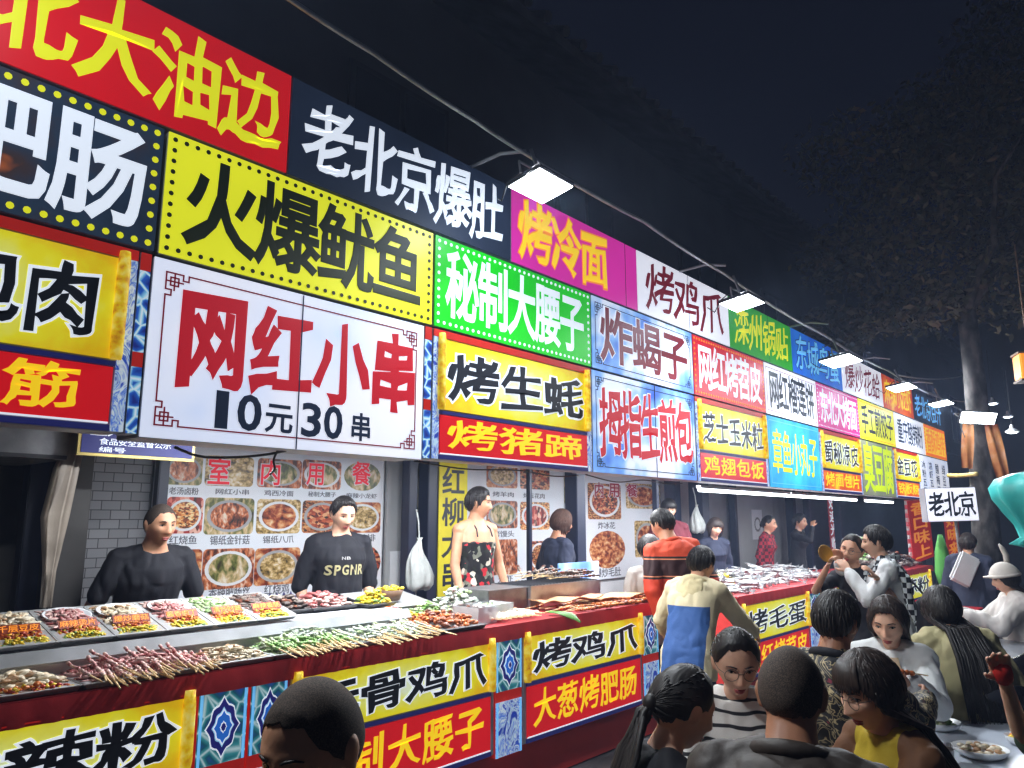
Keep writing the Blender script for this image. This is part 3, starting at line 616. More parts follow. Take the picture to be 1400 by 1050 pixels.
# pillar cabinet with paper sheet
t = thing('cabinet_panel', 'grey metal panel with a white paper sheet beside the dark blue post', 'panel', (4.37, 5.2, 0.12)); q = MB(); q.box(0, 0.42, -0.03, 0, 0, 2.1); q.build('panel', m_panel, t)
q = MB(); q.box(0.04, 0.30, -0.045, -0.032, 0.92, 1.22); q.build('paper_sheet', m_whiter, t)
q = MB(); q.tube([(0.33, -0.04, 0.8), (0.35, -0.045, 1.3), (0.33, -0.04, 1.7), (0.36, -0.04, 2.05)], 0.008, 6); q.build('cable', m_black, t)
# ================================================================ counters
def counter(label, X0, X1, Y1, top=0.97):
    t = thing('counter', label, 'counter', (X0, 3.2, 0.0), 0, 'stall counters'); W = X1 - X0
    q = MB(); q.box(0.01, W - 0.01, 0.0, Y1 - 3.2, 0.01, top - 0.032); q.build('body', m_redcloth, t)
    q = MB(); q.box(0, W, -0.025, Y1 - 3.2 + 0.02, top - 0.03, top); q.build('top_board', m_redtop, t, bevel=0.006)
    q = MB(); n = int(W / 0.03)
    q.loft([[(k * W / n, -0.031 - 0.004 * math.sin(k * 1.3) , z), (k * W / n, -0.027, z)][:2] + [] for k in ()]) if False else None
    v = []; f = []
    for k in range(n + 1):
        x = k * W / n; o = 0.004 * math.sin(k * 0.9) + 0.003 * math.sin(k * 2.3)
        v += [(x, -0.030, top - 0.002), (x, -0.034 - abs(o), top - 0.05), (x, -0.032 - abs(o) * 1.6, top - 0.088)]
    for k in range(n):
        for j in range(2): f.append((k * 3 + j, (k + 1) * 3 + j, (k + 1) * 3 + j + 1, k * 3 + j + 1))
    q = MB(); q.add(v, f); q.build('cloth_edge', m_red, t, smooth=True, fixn=False)
    return t
m_redcloth = mat('red_apron_cloth', (0.72, 0.045, 0.035), 0.7, var=0.12, scale=2.0, bump=0.25, bscale=8)
m_redtop = mat('red_table_top', (0.34, 0.015, 0.02), 0.5, var=0.12)
counter('long red covered counter of the near stalls with food trays', -0.6, 5.47, 4.06)
counter('red covered counter with the silver fish heap beyond the gap', 6.95, 11.9, 4.0, 0.90)
counter('short red covered counter at the far end of the row', 12.5, 14.6, 4.0, 0.86)
g4 = 'yellow scroll banners on the counter fronts'
def banner(label, X0, X1, top, bot, Z0=0.25, Z1_=0.90, zs=0.36, bold=0.055, **k):
    return scroll_sign(label, X0, X1, Z0, Z1_, zs, top, bot, g4, bold, 0.07, 'counter_banner', 'banner', orn=False, dep=0.02, side=0.035, ht=0.012, **k)
banner('counter banner of the first section, 酸辣粉 on yellow, at the lower left corner', 0.28, 1.69, '麻酸辣粉', '手撕烤兔')
banner('counter banner 无骨鸡爪 over red 秘制大腰子, partly behind the near bald head', 2.13, 3.545, '无骨鸡爪', '秘制大腰子')
banner('counter banner 烤鸡爪 over red 大葱烤肥肠', 3.80, 5.22, '烤鸡爪', '大葱烤肥肠')
banner('counter banner 烤毛蛋 over red board, below the fish heap', 6.98, 8.72, '烤毛蛋', '网红烤苕皮', 0.14, 0.82, 0.33, 0.03)
banner('counter banner behind the couple, mostly covered by them', 9.12, 10.8, '臭豆腐', '烤面筋', 0.14, 0.82, 0.33, 0.04)
banner('small counter banner on the far short counter', 12.6, 14.3, '凉粉', '冰粉', 0.10, 0.80, 0.32, 0.04)
def diamond_panel(label, X0, X1, Z0=0.23, Z1_=0.885, zs=0.335):
    t = thing('ornament_panel', label, 'ornament panel', (X0, D, Z0), 0, 'blue ornament panels on the counter fronts'); W, H = X1 - X0, Z1_ - Z0
    q = MB(); q.box(0, W, 0.003, 0.02, 0, H); q.build('backing', m_red2, t)
    q = MB(); q.box(0.004, W - 0.004, -0.002, 0.0025, zs + 0.03, H); q.build('tile_print', m_teal, t)
    q = MB(); q.box(0.004, W - 0.004, -0.002, 0.0025, 0.0, zs - 0.03); q.build('lace_print', m_orn2, t)
    for ua, ub, za_, zb_ in ((0.008, 0.02, zs + 0.03, H), (W - 0.02, W - 0.008, zs + 0.03, H), (0.008, 0.024, 0, zs - 0.03), (W - 0.024, W - 0.008, 0, zs - 0.03)): q = MB(); q.box(ua, ub, -0.004, -0.0015, za_, zb_); q.build('side_line', PB, t)
    q = MB(); cz = (zs + 0.03 + H) / 2; hh = (H - zs - 0.03) / 2 - 0.012; hw = W / 2 - 0.03
    for i, (k, mi) in enumerate(((1.0, 0), (0.93, 1), (0.64, 2), (0.58, 0), (0.52, 3), (0.2, 0), (0.15, 1))):
        P = []
        for j in range(32):
            a = 2 * math.pi * j / 32; r_ = 1 / (abs(math.cos(a)) ** 1.0 + abs(math.sin(a)) ** 1.0) * (1 + 0.10 * math.cos(4 * a + math.pi) + 0.05 * math.cos(8 * a))
            P.append((W / 2 + hw * k * r_ * math.cos(a), cz + hh * k * r_ * math.sin(a)))
        q.prism(P, -0.0035 - i * 0.0012, -0.0015, mi)
    q.build('diamond_print', [PW, NAVY2, PB2, PB3], t)
    return t
m_teal = ramp_mat('lit_teal_tile', 'edge', 13.0, [(0.0, srgb(200, 230, 236)), (0.08, srgb(60, 150, 160)), (0.2, srgb(24, 90, 110)), (0.4, srgb(40, 80, 160))], emit=0.35)
NAVY2 = mat('lit_ornament_navy', srgb(34, 36, 120), 0.5, emit=0.4, var=0.0); PB2 = mat('lit_ornament_pale', srgb(150, 200, 235), 0.5, emit=0.5, var=0.0); PB3 = mat('lit_ornament_blue', srgb(36, 104, 200), 0.5, emit=0.5, var=0.0)
diamond_panel('blue diamond panel right of the 酸辣粉 banner, at lower left', 1.695, 1.925)
diamond_panel('blue diamond panel beside the near bald head, left of 无骨鸡爪', 1.935, 2.125)
diamond_panel('blue diamond panel between the 无骨鸡爪 and 烤鸡爪 banners', 3.55, 3.795)
diamond_panel('blue diamond panel at the right end of the near counter', 5.225, 5.46)
diamond_panel('narrow blue panel right of the 烤毛蛋 banner', 8.74, 9.1, 0.14, 0.80)

# ================================================================ trays and food
m_tray = mat('tray_aluminium', (0.55, 0.56, 0.57), 0.38, metal=0.35, var=0.15, scale=12); m_trayd = mat('tray_dull_grey', (0.16, 0.165, 0.17), 0.4, metal=0.3, var=0.2, scale=12)
def tray(label, x, y, z, w_, d_, tilt=0, rz=0, m=None, h=0.022, group='metal food trays on the near counter'):
    t = thing('food_tray', label, 'tray', (x, y, z), 0, group); t.rotation_euler = (R(tilt), 0, R(rz))
    q = MB(); e = 0.012
    out = lambda s, zz: [(-w_ / 2 - s, -s, zz), (w_ / 2 + s, -s, zz), (w_ / 2 + s, d_ + s, zz), (-w_ / 2 - s, d_ + s, zz)]
    q.loft([out(0, 0), out(e, h), out(e + 0.008, h), out(e + 0.008, h - 0.003), out(e + 0.002, h - 0.003)], cap=True)
    m = m_trayd if m is m_dark else m_tray
    q.build('tray', m, t, bevel=0.0)
    q = MB(); q.box(-w_ / 2 + 0.001, w_ / 2 - 0.001, 0.001, d_ - 0.001, 0.0012, 0.004); q.build('liner', m, t)
    return t
FC = {
 'pink': [mat('raw_meat_pink', srgb(206, 150, 146), 0.4, var=0.2, scale=30), mat('raw_meat_pale', srgb(226, 190, 180), 0.4, var=0.15, scale=30), mat('raw_meat_red', srgb(168, 92, 90), 0.4, var=0.2, scale=30)],
 'pale': [mat('tofu_skin', srgb(214, 196, 164), 0.5, var=0.15, scale=30), mat('tofu_cream', srgb(232, 220, 196), 0.5, var=0.1, scale=30), mat('dough_brown', srgb(180, 140, 100), 0.5, var=0.2, scale=30)],
 'green': [mat('leaf_pale', srgb(170, 190, 140), 0.5, var=0.2, scale=30), mat('leaf_mid', srgb(120, 160, 84), 0.5, var=0.25, scale=30), mat('stem_white', srgb(220, 226, 204), 0.5, var=0.1, scale=30)],
 'glass': [mat('bean_noodle', srgb(190, 200, 190), 0.25, var=0.1, scale=30), mat('bean_noodle_pale', srgb(216, 222, 210), 0.25, var=0.1, scale=30), mat('leaf_pale', srgb(170, 190, 140))],
 'brown': [mat('cooked_brown', srgb(170, 92, 46), 0.35, var=0.25, scale=30), mat('cooked_orange', srgb(206, 122, 60), 0.35, var=0.2, scale=30), mat('cooked_dark', srgb(110, 54, 30), 0.35, var=0.25, scale=30)],
 'orange': [mat('chili_orange', srgb(220, 120, 30), 0.4, var=0.25, scale=30), mat('chili_red', srgb(180, 50, 26), 0.4, var=0.2, scale=30), mat('corn_yellow', srgb(236, 200, 40), 0.4, var=0.1, scale=30)],
 'yellow': [mat('corn_yellow', srgb(236, 200, 40)), mat('egg_yellow', srgb(240, 222, 60), 0.4, var=0.1, scale=30), mat('leaf_mid', srgb(120, 160, 84))],
 'dark': [mat('mushroom_dark', srgb(70, 56, 50), 0.4, var=0.3, scale=30), mat('mushroom_grey', srgb(130, 118, 110), 0.4, var=0.2, scale=30), mat('cooked_dark', srgb(110, 54, 30))],
}
def heap(name, label, x, y, z, w_, d_, hgt, kind, n=90, size=0.018, long=1.0, tilt=0, flat=0.6, seed=0, thin=False):
    """uncountable heap of food pieces"""
    rg = random.Random(seed + int(x * 1000)); q = MB()
    size *= 0.72; n = int(n * 1.7)
    for i in range(n):
        u = rg.uniform(-0.5, 0.5); v = rg.uniform(0, 1); e = min(1, 2.6 * (0.5 - abs(u)) + 0.25, 2.6 * min(v, 1 - v) + 0.25)
        c = np.array([u * w_, v * d_, rg.random() ** 0.6 * hgt * e + size * 0.3]); s = size * rg.uniform(0.6, 1.3); a = rg.uniform(0, 6.28)
        rot = np.array(Matrix.Rotation(a, 3, 'Z') @ Matrix.Rotation(rg.uniform(-0.6, 0.6), 3, 'X'))
        q.ell(c, (s * long * rg.uniform(0.7, 1.2), s * rg.uniform(0.6, 1) / (long if thin else 1) ** 0.5, s * flat), 7, 5, rg.choices((0, 1, 2), (5, 3, 2))[0], rot)
        pv_ = q.v[-1]; bend = rg.uniform(-1, 1) * s * long * 0.35; ax = rot @ np.array([1.0, 0, 0]); tt = ((pv_ - c) @ ax) / (s * long); pv_ += np.outer(bend * tt * tt, rot @ np.array([0, 1.0, 0])) + np.random.uniform(-1, 1, pv_.shape) * s * 0.13
    o = q.build(name, FC[kind], None, smooth=True, loc=(x, y, z)); o.rotation_euler = (R(tilt), 0, 0)
    return tag(o, label, 'food', None, 'stuff')
m_stick = mat('bamboo_stick', srgb(222, 190, 140), 0.6, var=0.15, scale=20)
def skewer_proto(kind, L=0.30, meat=0.19, r=0.0034, mr=0.010, n=7, name='skewer', label=None, group=None, seed=3):
    t = thing(name, label, 'skewer', (0, 0, -5), 0, group); rg = random.Random(seed)
    q = MB(); q.tube([(0, 0, 0), (0, L, 0)], r, 6); q.build('stick', m_stick, t)
    q = MB()
    for i in range(n):
        y = L - meat + meat * (i + 0.5) / n
        q.ell((rg.uniform(-1, 1) * 0.002, y, rg.uniform(-1, 1) * 0.002), (mr * rg.uniform(0.8, 1.25), meat / n * 0.62, mr * rg.uniform(0.6, 1)), 8, 5, rg.choices((0, 1, 2), (5, 3, 2))[0])
    q.build('meat', FC[kind], t, smooth=True)
    return t
def spread(proto, n, x0, x1, y0, y1, z, dz=0.0, ang=14, seed=1, tip=-2):
    rg = random.Random(seed)
    for i in range(n):
        x = x0 + (x1 - x0) * (i + rg.random()) / n; p = (x, rg.uniform(y0, y1), z + rg.random() * dz)
        rot = (R(rg.uniform(tip - 2, tip + 3)), R(rg.uniform(0, 90)), R(rg.uniform(-ang, ang)))
        if i == 0: proto.location = p; proto.rotation_euler = rot
        else: copy_thing(proto, p, rot)
ZT = 0.972
tray('steel tray of pale minced skewers at the lower left corner', 1.06, 3.205, ZT, 0.34, 0.28)
heap('minced_meat', 'heap of pale minced meat skewers in the leftmost front tray', 1.06, 3.27, ZT + 0.006, 0.31, 0.20, 0.045, 'pale', 130, 0.024, 1.7, flat=0.5)
heap('chili_strip', 'orange chili strip along the front of the leftmost tray', 1.06, 3.21, ZT + 0.006, 0.32, 0.06, 0.03, 'orange', 70, 0.014)
tray('steel tray of pink raw meat skewers, front row', 1.52, 3.20, ZT, 0.52, 0.28)
heap('raw_meat_strips', 'heap of pink raw meat strips under the skewers', 1.50, 3.22, ZT + 0.006, 0.47, 0.25, 0.06, 'pink', 240, 0.015, 2.8, thin=True)
p = skewer_proto('pink', 0.36, 0.24, label='bamboo skewer threaded with pink raw meat in the front tray', group='pink meat skewers in the front tray', n=11, mr=0.0075)
spread(p, 44, 1.27, 1.76, 3.04, 3.13, ZT + 0.012, 0.03, 11, 5, 8)
tray('tray of pale tofu skin strips, third from the left in front', 1.92, 3.205, ZT, 0.27, 0.28)
heap('tofu_strips', 'heap of pale tofu skin strips', 1.92, 3.23, ZT + 0.006, 0.25, 0.23, 0.055, 'pale', 190, 0.014, 3.0, thin=True)
tray('tray of green vegetables with bamboo sticks, front row', 2.27, 3.205, ZT, 0.38, 0.28)
heap('green_vegetables', 'heap of pale green leaves and shoots', 2.27, 3.22, ZT + 0.006, 0.36, 0.25, 0.06, 'green', 230, 0.015, 2.6, thin=True)
heap('white_noodles', 'white noodle bundle on the green leaves', 2.36, 3.33, ZT + 0.055, 0.2, 0.15, 0.04, 'glass', 110, 0.014, 3, thin=True)
p = skewer_proto('green', 0.32, 0.17, label='bamboo stick of pale green vegetables pointing over the counter edge', group='vegetable sticks in the front tray', mr=0.008)
spread(p, 34, 2.10, 2.50, 3.05, 3.14, ZT + 0.014, 0.02, 14, 9, 7)
tray('wide tray of glassy noodles and sticks, centre front', 2.78, 3.205, ZT, 0.54, 0.28)
heap('glass_noodles', 'heap of glassy pale noodles', 2.78, 3.22, ZT + 0.006, 0.50, 0.25, 0.055, 'glass', 270, 0.015, 3.0, thin=True)
p = skewer_proto('glass', 0.36, 0.17, label='bamboo stick lying across glassy noodles and over the edge', group='sticks on the noodle tray', mr=0.006)
spread(p, 32, 2.56, 3.06, 3.01, 3.13, ZT + 0.014, 0.02, 18, 12, 6)
tray('tray of golden brown chicken pieces, right of the noodles', 3.28, 3.20, ZT, 0.40, 0.42, m=m_dark)
heap('brown_chicken', 'heap of golden brown fried chicken pieces', 3.30, 3.23, ZT + 0.006, 0.34, 0.36, 0.08, 'brown', 110, 0.026, 1.4)
heap('corn_rounds', 'yellow corn and green pieces behind the chicken', 3.15, 3.55, ZT + 0.01, 0.5, 0.16, 0.07, 'yellow', 110, 0.02, 1.3)
# shelf and sloping upper row
m_lip = mat('worn_white_enamel', (0.42, 0.44, 0.46), 0.4, var=0.2, scale=7)
t = thing('shelf_step', 'long white painted step along the counter under the upper tray row', 'shelf', (0.1, 3.51, ZT)); q = MB(); q.box(0, 3.05, 0, 0.54, 0, 0.112); q.build('board', m_whiter, t, bevel=0.008)
q = MB(); q.loft([[(x_, -0.036, 0.070), (x_, -0.002, 0.118), (x_, -0.002, 0.105), (x_, -0.032, 0.062)] for x_ in (0.0, 3.05)]); q.build('front_lip', m_lip, t)
UP = [('pale', 0.90, 'leftmost sloping tray of pale slices, cut by the picture edge'), ('pale', 1.155, 'sloping tray of cream tofu sheets with orange chili strip'), ('pink', 1.385, 'sloping tray with an oval plate of pink slices'), ('pale', 1.61, 'sloping tray with a plate and green herb sprig'),
      ('pink', 1.845, 'sloping tray with a white dish of pink meat'), ('green', 2.08, 'sloping tray with green leaves and yellow strip'), ('dark', 2.30, 'sloping tray of dark red sausage and yellow strip')]
for i, (k, x, lab) in enumerate(UP):
    tilt = 14; y0, z0 = 3.56, ZT + 0.122
    tray(lab, x, y0, z0, 0.195, 0.36, tilt, group='sloping upper trays', m=m_steel)
    def up(name, label, yy, dd, hh, kind, n, sz, lg=1.4, ww=0.18):
        heap(name, label, x, y0 + yy * math.cos(R(tilt)), z0 + 0.006 + yy * math.sin(R(tilt)), ww, dd, hh, kind, n, sz, lg, tilt)
    nm = ('cream slices', 'cream tofu sheets', 'pink sliced meat', 'sliced mushroom', 'pink diced meat', 'pale green leaves', 'dark red sausage')[i]
    up('sliced_food', 'heap of ' + nm + ' at the back of a sloping tray', 0.13, 0.225, 0.03, k, 190, 0.016, 2.2)
    up('chili_strip', 'orange chili strip in front of the ' + nm, 0.06, 0.08, 0.022, 'orange', 110, 0.012)
    up('corn_strip', 'yellow strip along the front edge below the ' + nm, 0.003, 0.06, 0.022, 'yellow' if i > 0 else 'pale', 90, 0.012)
    if i in (2, 3, 4):
        pl = thing('plate', 'white oval plate under the ' + nm, 'plate', (x, y0 + 0.255 * math.cos(R(tilt)), z0 + 0.012 + 0.255 * math.sin(R(tilt))), 0, 'plates on the sloping trays'); pl.rotation_euler = (R(tilt), 0, 0)
        q = MB(); rings = [[(0.098 * s * math.cos(2 * math.pi * a / 24), 0.092 * s * math.sin(2 * math.pi * a / 24), zz) for a in range(24)] for s, zz in ((0.55, 0), (1, 0.02), (1.02, 0.023), (0.97, 0.021), (0.6, 0.006))]
        q.loft(rings); q.build('plate', m_whiter, pl, smooth=True)
    t = thing('price_card', 'orange lettered card in front of the ' + nm, 'card', (x, y0 + 0.10 * math.cos(R(tilt)), z0 + 0.028 + 0.10 * math.sin(R(tilt))), 0, 'orange cards in the sloping trays'); t.rotation_euler = (R(tilt - 55), 0, R(random.uniform(-6, 6)))
    q = MB(); q.box(-0.08, 0.08, -0.0015, 0.0015, 0, 0.042); q.build('card', mat('card_rust', srgb(150, 50, 16), 0.5, var=0.3, scale=40), t)
    word(t, ('精品豆腐', '千层豆皮', '麻辣烫片', '爆炒蘑菇', '酱香肉丁', '清炒时蔬', '麻辣香肠')[i], -0.075, 0.075, 0.005, 0.036, PO, 0.03, y=-0.002, th=0.0015)
# mixed dishes to the right of the step
for i, (x, y, kind, n, sz, lab, nm, ww, dd) in enumerate((
    (2.56, 3.80, 'dark', 90, 0.024, 'dark mushroom heap behind the white step', 'dark_mushrooms', 0.22, 0.24), (2.82, 3.78, 'pink', 120, 0.024, 'reddish sliced meat heap on the counter', 'sliced_meat', 0.26, 0.26),
    (3.10, 3.70, 'yellow', 90, 0.02, 'bright yellow corn heap at the end of the step', 'corn_heap', 0.16, 0.12), (3.32, 3.82, 'orange', 120, 0.02, 'orange spiced heap behind the yellow corn', 'spiced_heap', 0.26, 0.22),
    (3.62, 3.74, 'green', 120, 0.018, 'green and grey vegetable heap by the plastic box', 'vegetable_heap', 0.26, 0.2), (2.55, 4.0, 'pale', 60, 0.02, 'pale sliced food at the back edge of the counter', 'sliced_food', 0.3, 0.10))):
    tray('black tray under the ' + lab.replace(' heap', ''), x, y - 0.01, ZT + (0.117 if x < 3.15 else 0.0), ww + 0.03, dd + 0.03, m=m_dark)
    heap(nm, lab, x, y + 0.01, ZT + (0.122 if x < 3.15 else 0.01), ww, dd, 0.08, kind, n, sz, 1.8)
t = tray('steel tray leaning at the back with a yellow topped basket', 3.55, 3.98, ZT + 0.05, 0.5, 0.34, 12, 6)
t = thing('wire_basket', 'small round basket of yellow food on the leaning tray', 'basket', (3.50, 4.08, ZT + 0.10))
q = MB(); q.loft([[(r_ * math.cos(2 * math.pi * a / 20), r_ * math.sin(2 * math.pi * a / 20), z) for a in range(20)] for r_, z in ((0.06, 0), (0.085, 0.07), (0.09, 0.07), (0.065, 0.004))]); q.build('basket', m_wood, t, smooth=True)
q = MB(); rg = random.Random(4)
for i in range(40): q.ell((rg.uniform(-0.06, 0.06), rg.uniform(-0.06, 0.06), 0.06 + rg.random() * 0.03), (0.02, 0.014, 0.012), 7, 5, rg.choice((0, 1)))
q.build('yellow_filling', FC['yellow'], t, smooth=True)
# plastic boxes
m_clear = mat('clear_plastic', (0.75, 0.8, 0.82), 0.12, var=0.05, alpha=0.45)
def pbox(label, x, y, w_, d_, h, content):
    t = thing('plastic_box', label, 'box', (x, y, ZT + 0.002)); q = MB(); e = 0.006
    q.loft([[(-w_ / 2, 0, 0), (w_ / 2, 0, 0), (w_ / 2, d_, 0), (-w_ / 2, d_, 0)], [(-w_ / 2 - .012, -.012, h), (w_ / 2 + .012, -.012, h), (w_ / 2 + .012, d_ + .012, h), (-w_ / 2 - .012, d_ + .012, h)],
            [(-w_ / 2 - .004, -.004, h), (w_ / 2 + .004, -.004, h), (w_ / 2 + .004, d_ + .004, h), (-w_ / 2 - .004, d_ + .004, h)], [(-w_ / 2 + e, e, e), (w_ / 2 - e, e, e), (w_ / 2 - e, d_ - e, e), (-w_ / 2 + e, d_ - e, e)]]); q.build('box', m_clear, t)
    q = MB(); rg = random.Random(int(x * 100))
    for i in range(60): q.ell((rg.uniform(-0.42, 0.42) * w_, rg.uniform(0.1, 0.9) * d_, 0.01 + rg.random() * h * 0.8), (0.016, 0.014, 0.012), 7, 5, rg.choice((0, 1, 2)))
    q.build('filling', FC[content], t, smooth=True)
pbox('clear plastic box with dark red content beside the brown chicken', 3.62, 3.30, 0.17, 0.2, 0.10, 'dark')
pbox('clear plastic box of pale dumplings, farther right', 3.88, 3.42, 0.22, 0.2, 0.09, 'glass')
heap('dumpling_bag', 'lumpy pale bag of food resting behind the plastic boxes', 3.80, 3.66, ZT + 0.01, 0.3, 0.2, 0.16, 'glass', 90, 0.03, 1.3)
p = skewer_proto('pale', 0.30, 0.24, label='pale tofu skewer in a row near the green leaf', group='pale tofu skewers', mr=0.013, n=6)
spread(p, 16, 3.66, 4.10, 3.19, 3.24, ZT + 0.02, 0.01, 8, 21, 0)
p = skewer_proto('brown', 0.62, 0.40, label='long brown meat skewer laid along the counter by the grill', group='long meat skewers by the grill', mr=0.016, n=10, r=0.004)
rg = random.Random(8)
for i in range(22):
    loc = (4.15 + 1.15 * rg.random() * 0.85, 3.24 + 0.26 * rg.random(), ZT + 0.012 + 0.03 * rg.random()); rot = (R(rg.uniform(-2, 2)), 0, R(-90 + rg.uniform(-22, 22)))
    if i == 0: p.location = loc; p.rotation_euler = rot
    else: copy_thing(p, loc, rot)
m_paper = mat('brown_paper', srgb(206, 160, 116), 0.7, var=0.15, scale=10)
for i, (lab, loc, rz, sz) in enumerate((('large brown board of dried sheets sticking out past the counter end', (4.85, 3.30, ZT + 0.05), -8, (0.85, 0.26)), ('brown flat sheet laid beside the grill', (4.35, 3.42, ZT + 0.06), -14, (0.55, 0.2)))):
    t = thing('brown_sheet', lab, 'food sheet', loc, R(rz)); q = MB(); n = 12
    v = []; f = []
    for a in range(n + 1):
        for b_ in range(3):
            v.append((sz[0] * a / n, sz[1] * (b_ / 2) * (1 - 0.55 * a / n), 0.012 * math.sin(a * 1.1 + b_) + 0.02 * (a / n)))
    k = len(v); v += [(x, y, z - 0.006) for x, y, z in v]
    for a in range(n):
        for b_ in range(2):
            i0 = a * 3 + b_; f += [(i0, i0 + 3, i0 + 4, i0 + 1), (k + i0, k + i0 + 1, k + i0 + 4, k + i0 + 3)]
    per = [a * 3 for a in range(n + 1)] + [n * 3 + 1] + [a * 3 + 2 for a in range(n, -1, -1)] + [1]
    for a in range(len(per)): f.append((per[a], per[(a + 1) % len(per)], per[(a + 1) % len(per)] + k, per[a] + k))
    q.add(v, f); q.build('sheet', m_paper, t)
t = thing('green_leaf', 'green leaf hanging over the counter edge above the 烤鸡爪 banner', 'leaf', (4.20, 3.24, ZT + 0.01), R(-20)); q = MB()
v = []; f = []; n = 10
for a in range(n + 1):
    s = a / n; wd = 0.055 * math.sin(math.pi * min(1, 0.08 + s * 0.95)) + 0.004; y = 0.06 - 0.16 * s; z = 0.014 - (max(0, s - 0.45)) ** 1.4 * 0.14
    v += [(-wd + 0.16 * s, y, z - 0.004), (0.16 * s, y, z + 0.004), (wd + 0.16 * s, y, z - 0.004)]
k = len(v); v += [(x, y, z - 0.003) for x, y, z in v]
for a in range(n):
    for b_ in range(2): i0 = a * 3 + b_; f += [(i0, i0 + 3, i0 + 4, i0 + 1), (k + i0, k + i0 + 1, k + i0 + 4, k + i0 + 3)]
q.add(v, f); q.build('blade', mat('leaf_fresh', srgb(70, 120, 34), 0.5, var=0.2, scale=20), t, smooth=True)
# grill
t = thing('charcoal_grill', 'long brushed steel charcoal grill beside the seller in floral apron', 'grill', (3.98, 3.60, ZT))
q = MB(); q.box(0, 0.42, 0.02, 0.36, 0, 0.155); q.build('ash_box', m_steeld, t, bevel=0.004)
q = MB(); q.loft([[(0.425, 0, 0), (1.32, 0, 0), (1.32, 0.38, 0), (0.425, 0.38, 0)], [(0.425, -.01, 0.16), (1.32, -.01, 0.16), (1.32, 0.38, 0.16), (0.425, 0.38, 0.16)], [(0.43, 0.005, 0.16), (1.31, 0.005, 0.16), (1.31, 0.37, 0.16), (0.43, 0.37, 0.16)], [(0.44, 0.02, 0.06), (1.30, 0.02, 0.06), (1.30, 0.36, 0.06), (0.44, 0.36, 0.06)]]); q.build('trough', m_steel, t)
q = MB()
for k in range(22): q.tube([(0.45 + k * 0.04, 0.01, 0.163), (0.45 + k * 0.04, 0.37, 0.163)], 0.003, 5)
q.build('grate', m_dark, t)
p = skewer_proto('dark', 0.5, 0.30, label='dark charred skewer piled on top of the steel grill', group='charred skewers on the grill', mr=0.013, n=8, r=0.003)
for i in range(20):
    loc = (4.35 + 0.55 * rg.random(), 3.66 + 0.28 * rg.random(), ZT + 0.18 + 0.05 * rg.random()); rot = (R(rg.uniform(-3, 5)), 0, R(-80 + rg.uniform(-35, 35)))
    if i == 0: p.location = loc; p.rotation_euler = rot
    else: copy_thing(p, loc, rot)
t = thing('poster_sheet', 'blue and white printed sheet at the right end behind the grill', 'poster', (5.32, 4.03, 0.98)); q = MB(); q.box(0, 0.6, 0, 0.012, 0, 0.26); q.build('sheet', G['sky'], t)
# hanging bags
m_bag = mat('white_plastic_bag', (0.62, 0.66, 0.64), 0.3, var=0.15, scale=12, alpha=0.85, bump=0.6, bscale=14)
def bag(label, top, h, wd):
    t = thing('plastic_bag', label, 'bag', tuple(top - np.array([0, 0, h]))); rings = []; n = 26
    n = 48
    for s, r_ in ((0, 0.5), (0.02, 0.8), (0.12, 1.0), (0.28, 1.02), (0.42, 0.9), (0.55, 0.74), (0.68, 0.52), (0.8, 0.34), (0.9, 0.2), (0.95, 0.13), (1.0, 0.2)):
        pl = 0.05 + 0.22 * min(1, s * 1.2)
        rings.append([(wd * r_ * math.cos(2 * math.pi * a / n) * (1 + pl * math.sin(a * 2 * math.pi * 7 / n + s * 2) + 0.5 * pl * math.sin(a * 2 * math.pi * 13 / n)) + 0.02 * math.sin(s * 7), wd * 0.7 * r_ * math.sin(2 * math.pi * a / n) * (1 + pl * math.sin(a * 2 * math.pi * 9 / n)), h * s + 0.012 * math.sin(a * 2 * math.pi * 3 / n) * (s < 0.5)) for a in range(n)])
    MB().loft(rings).build('film', m_bag, t, smooth=True)
    q = MB(); q.tube([(0, 0, h * 0.98), (0.01, 0.02, h + 0.12), (0, 0.04, h + 0.22)], 0.006, 6); q.build('handle', m_bag, t)
bag('bulging white plastic bag hanging between the two nearest sellers', onY(573, 735, 4.55), 0.40, 0.12)
bag('small white plastic bag hanging behind the woman with bobbed hair', onY(952, 690, 4.7), 0.36, 0.12)
# fish heap on the next counter
m_fish = ramp_mat('silver_fish', 'noise', 30.0, [(0.3, (0.05, 0.055, 0.06)), (0.5, (0.22, 0.23, 0.24)), (0.7, (0.5, 0.5, 0.5))], rough=0.3)
t = thing('fish', 'silver fish in the shiny heap on the second counter', 'fish', (0, 0, 0), 0, 'silver fish heaped on the second counter')
q = MB(); q.tube([(-0.13, 0, 0), (-0.11, 0, 0), (-0.05, 0, 0), (0.02, 0, 0), (0.08, 0, 0), (0.105, 0, 0)], [0.006, 0.017, 0.028, 0.026, 0.012, 0.006], 10, flat=0.5); q.build('body', m_fish, t, smooth=True)
q = MB(); q.prism([(0.10, 0), (0.15, 0.03), (0.14, 0), (0.15, -0.03)], -0.003, 0.003); q.build('tail', m_fish, t)
rg = random.Random(31)
for i in range(120):
    x = rg.uniform(7.1, 9.9); v = rg.random(); loc = (x, 3.28 + 0.62 * v, 0.92 + 0.10 * v + 0.05 * rg.random()); rot = (R(rg.uniform(-30, 30)), R(rg.uniform(-15, 15)), R(-70 + rg.uniform(-30, 30)))
    if i == 0: t.location = loc; t.rotation_euler = rot
    else: copy_thing(t, loc, rot)
heap('mixed_seafood', 'pink and red seafood heap at the near end of the second counter', 7.35, 3.75, 0.91, 0.7, 0.2, 0.10, 'pink', 140, 0.03, 1.6)
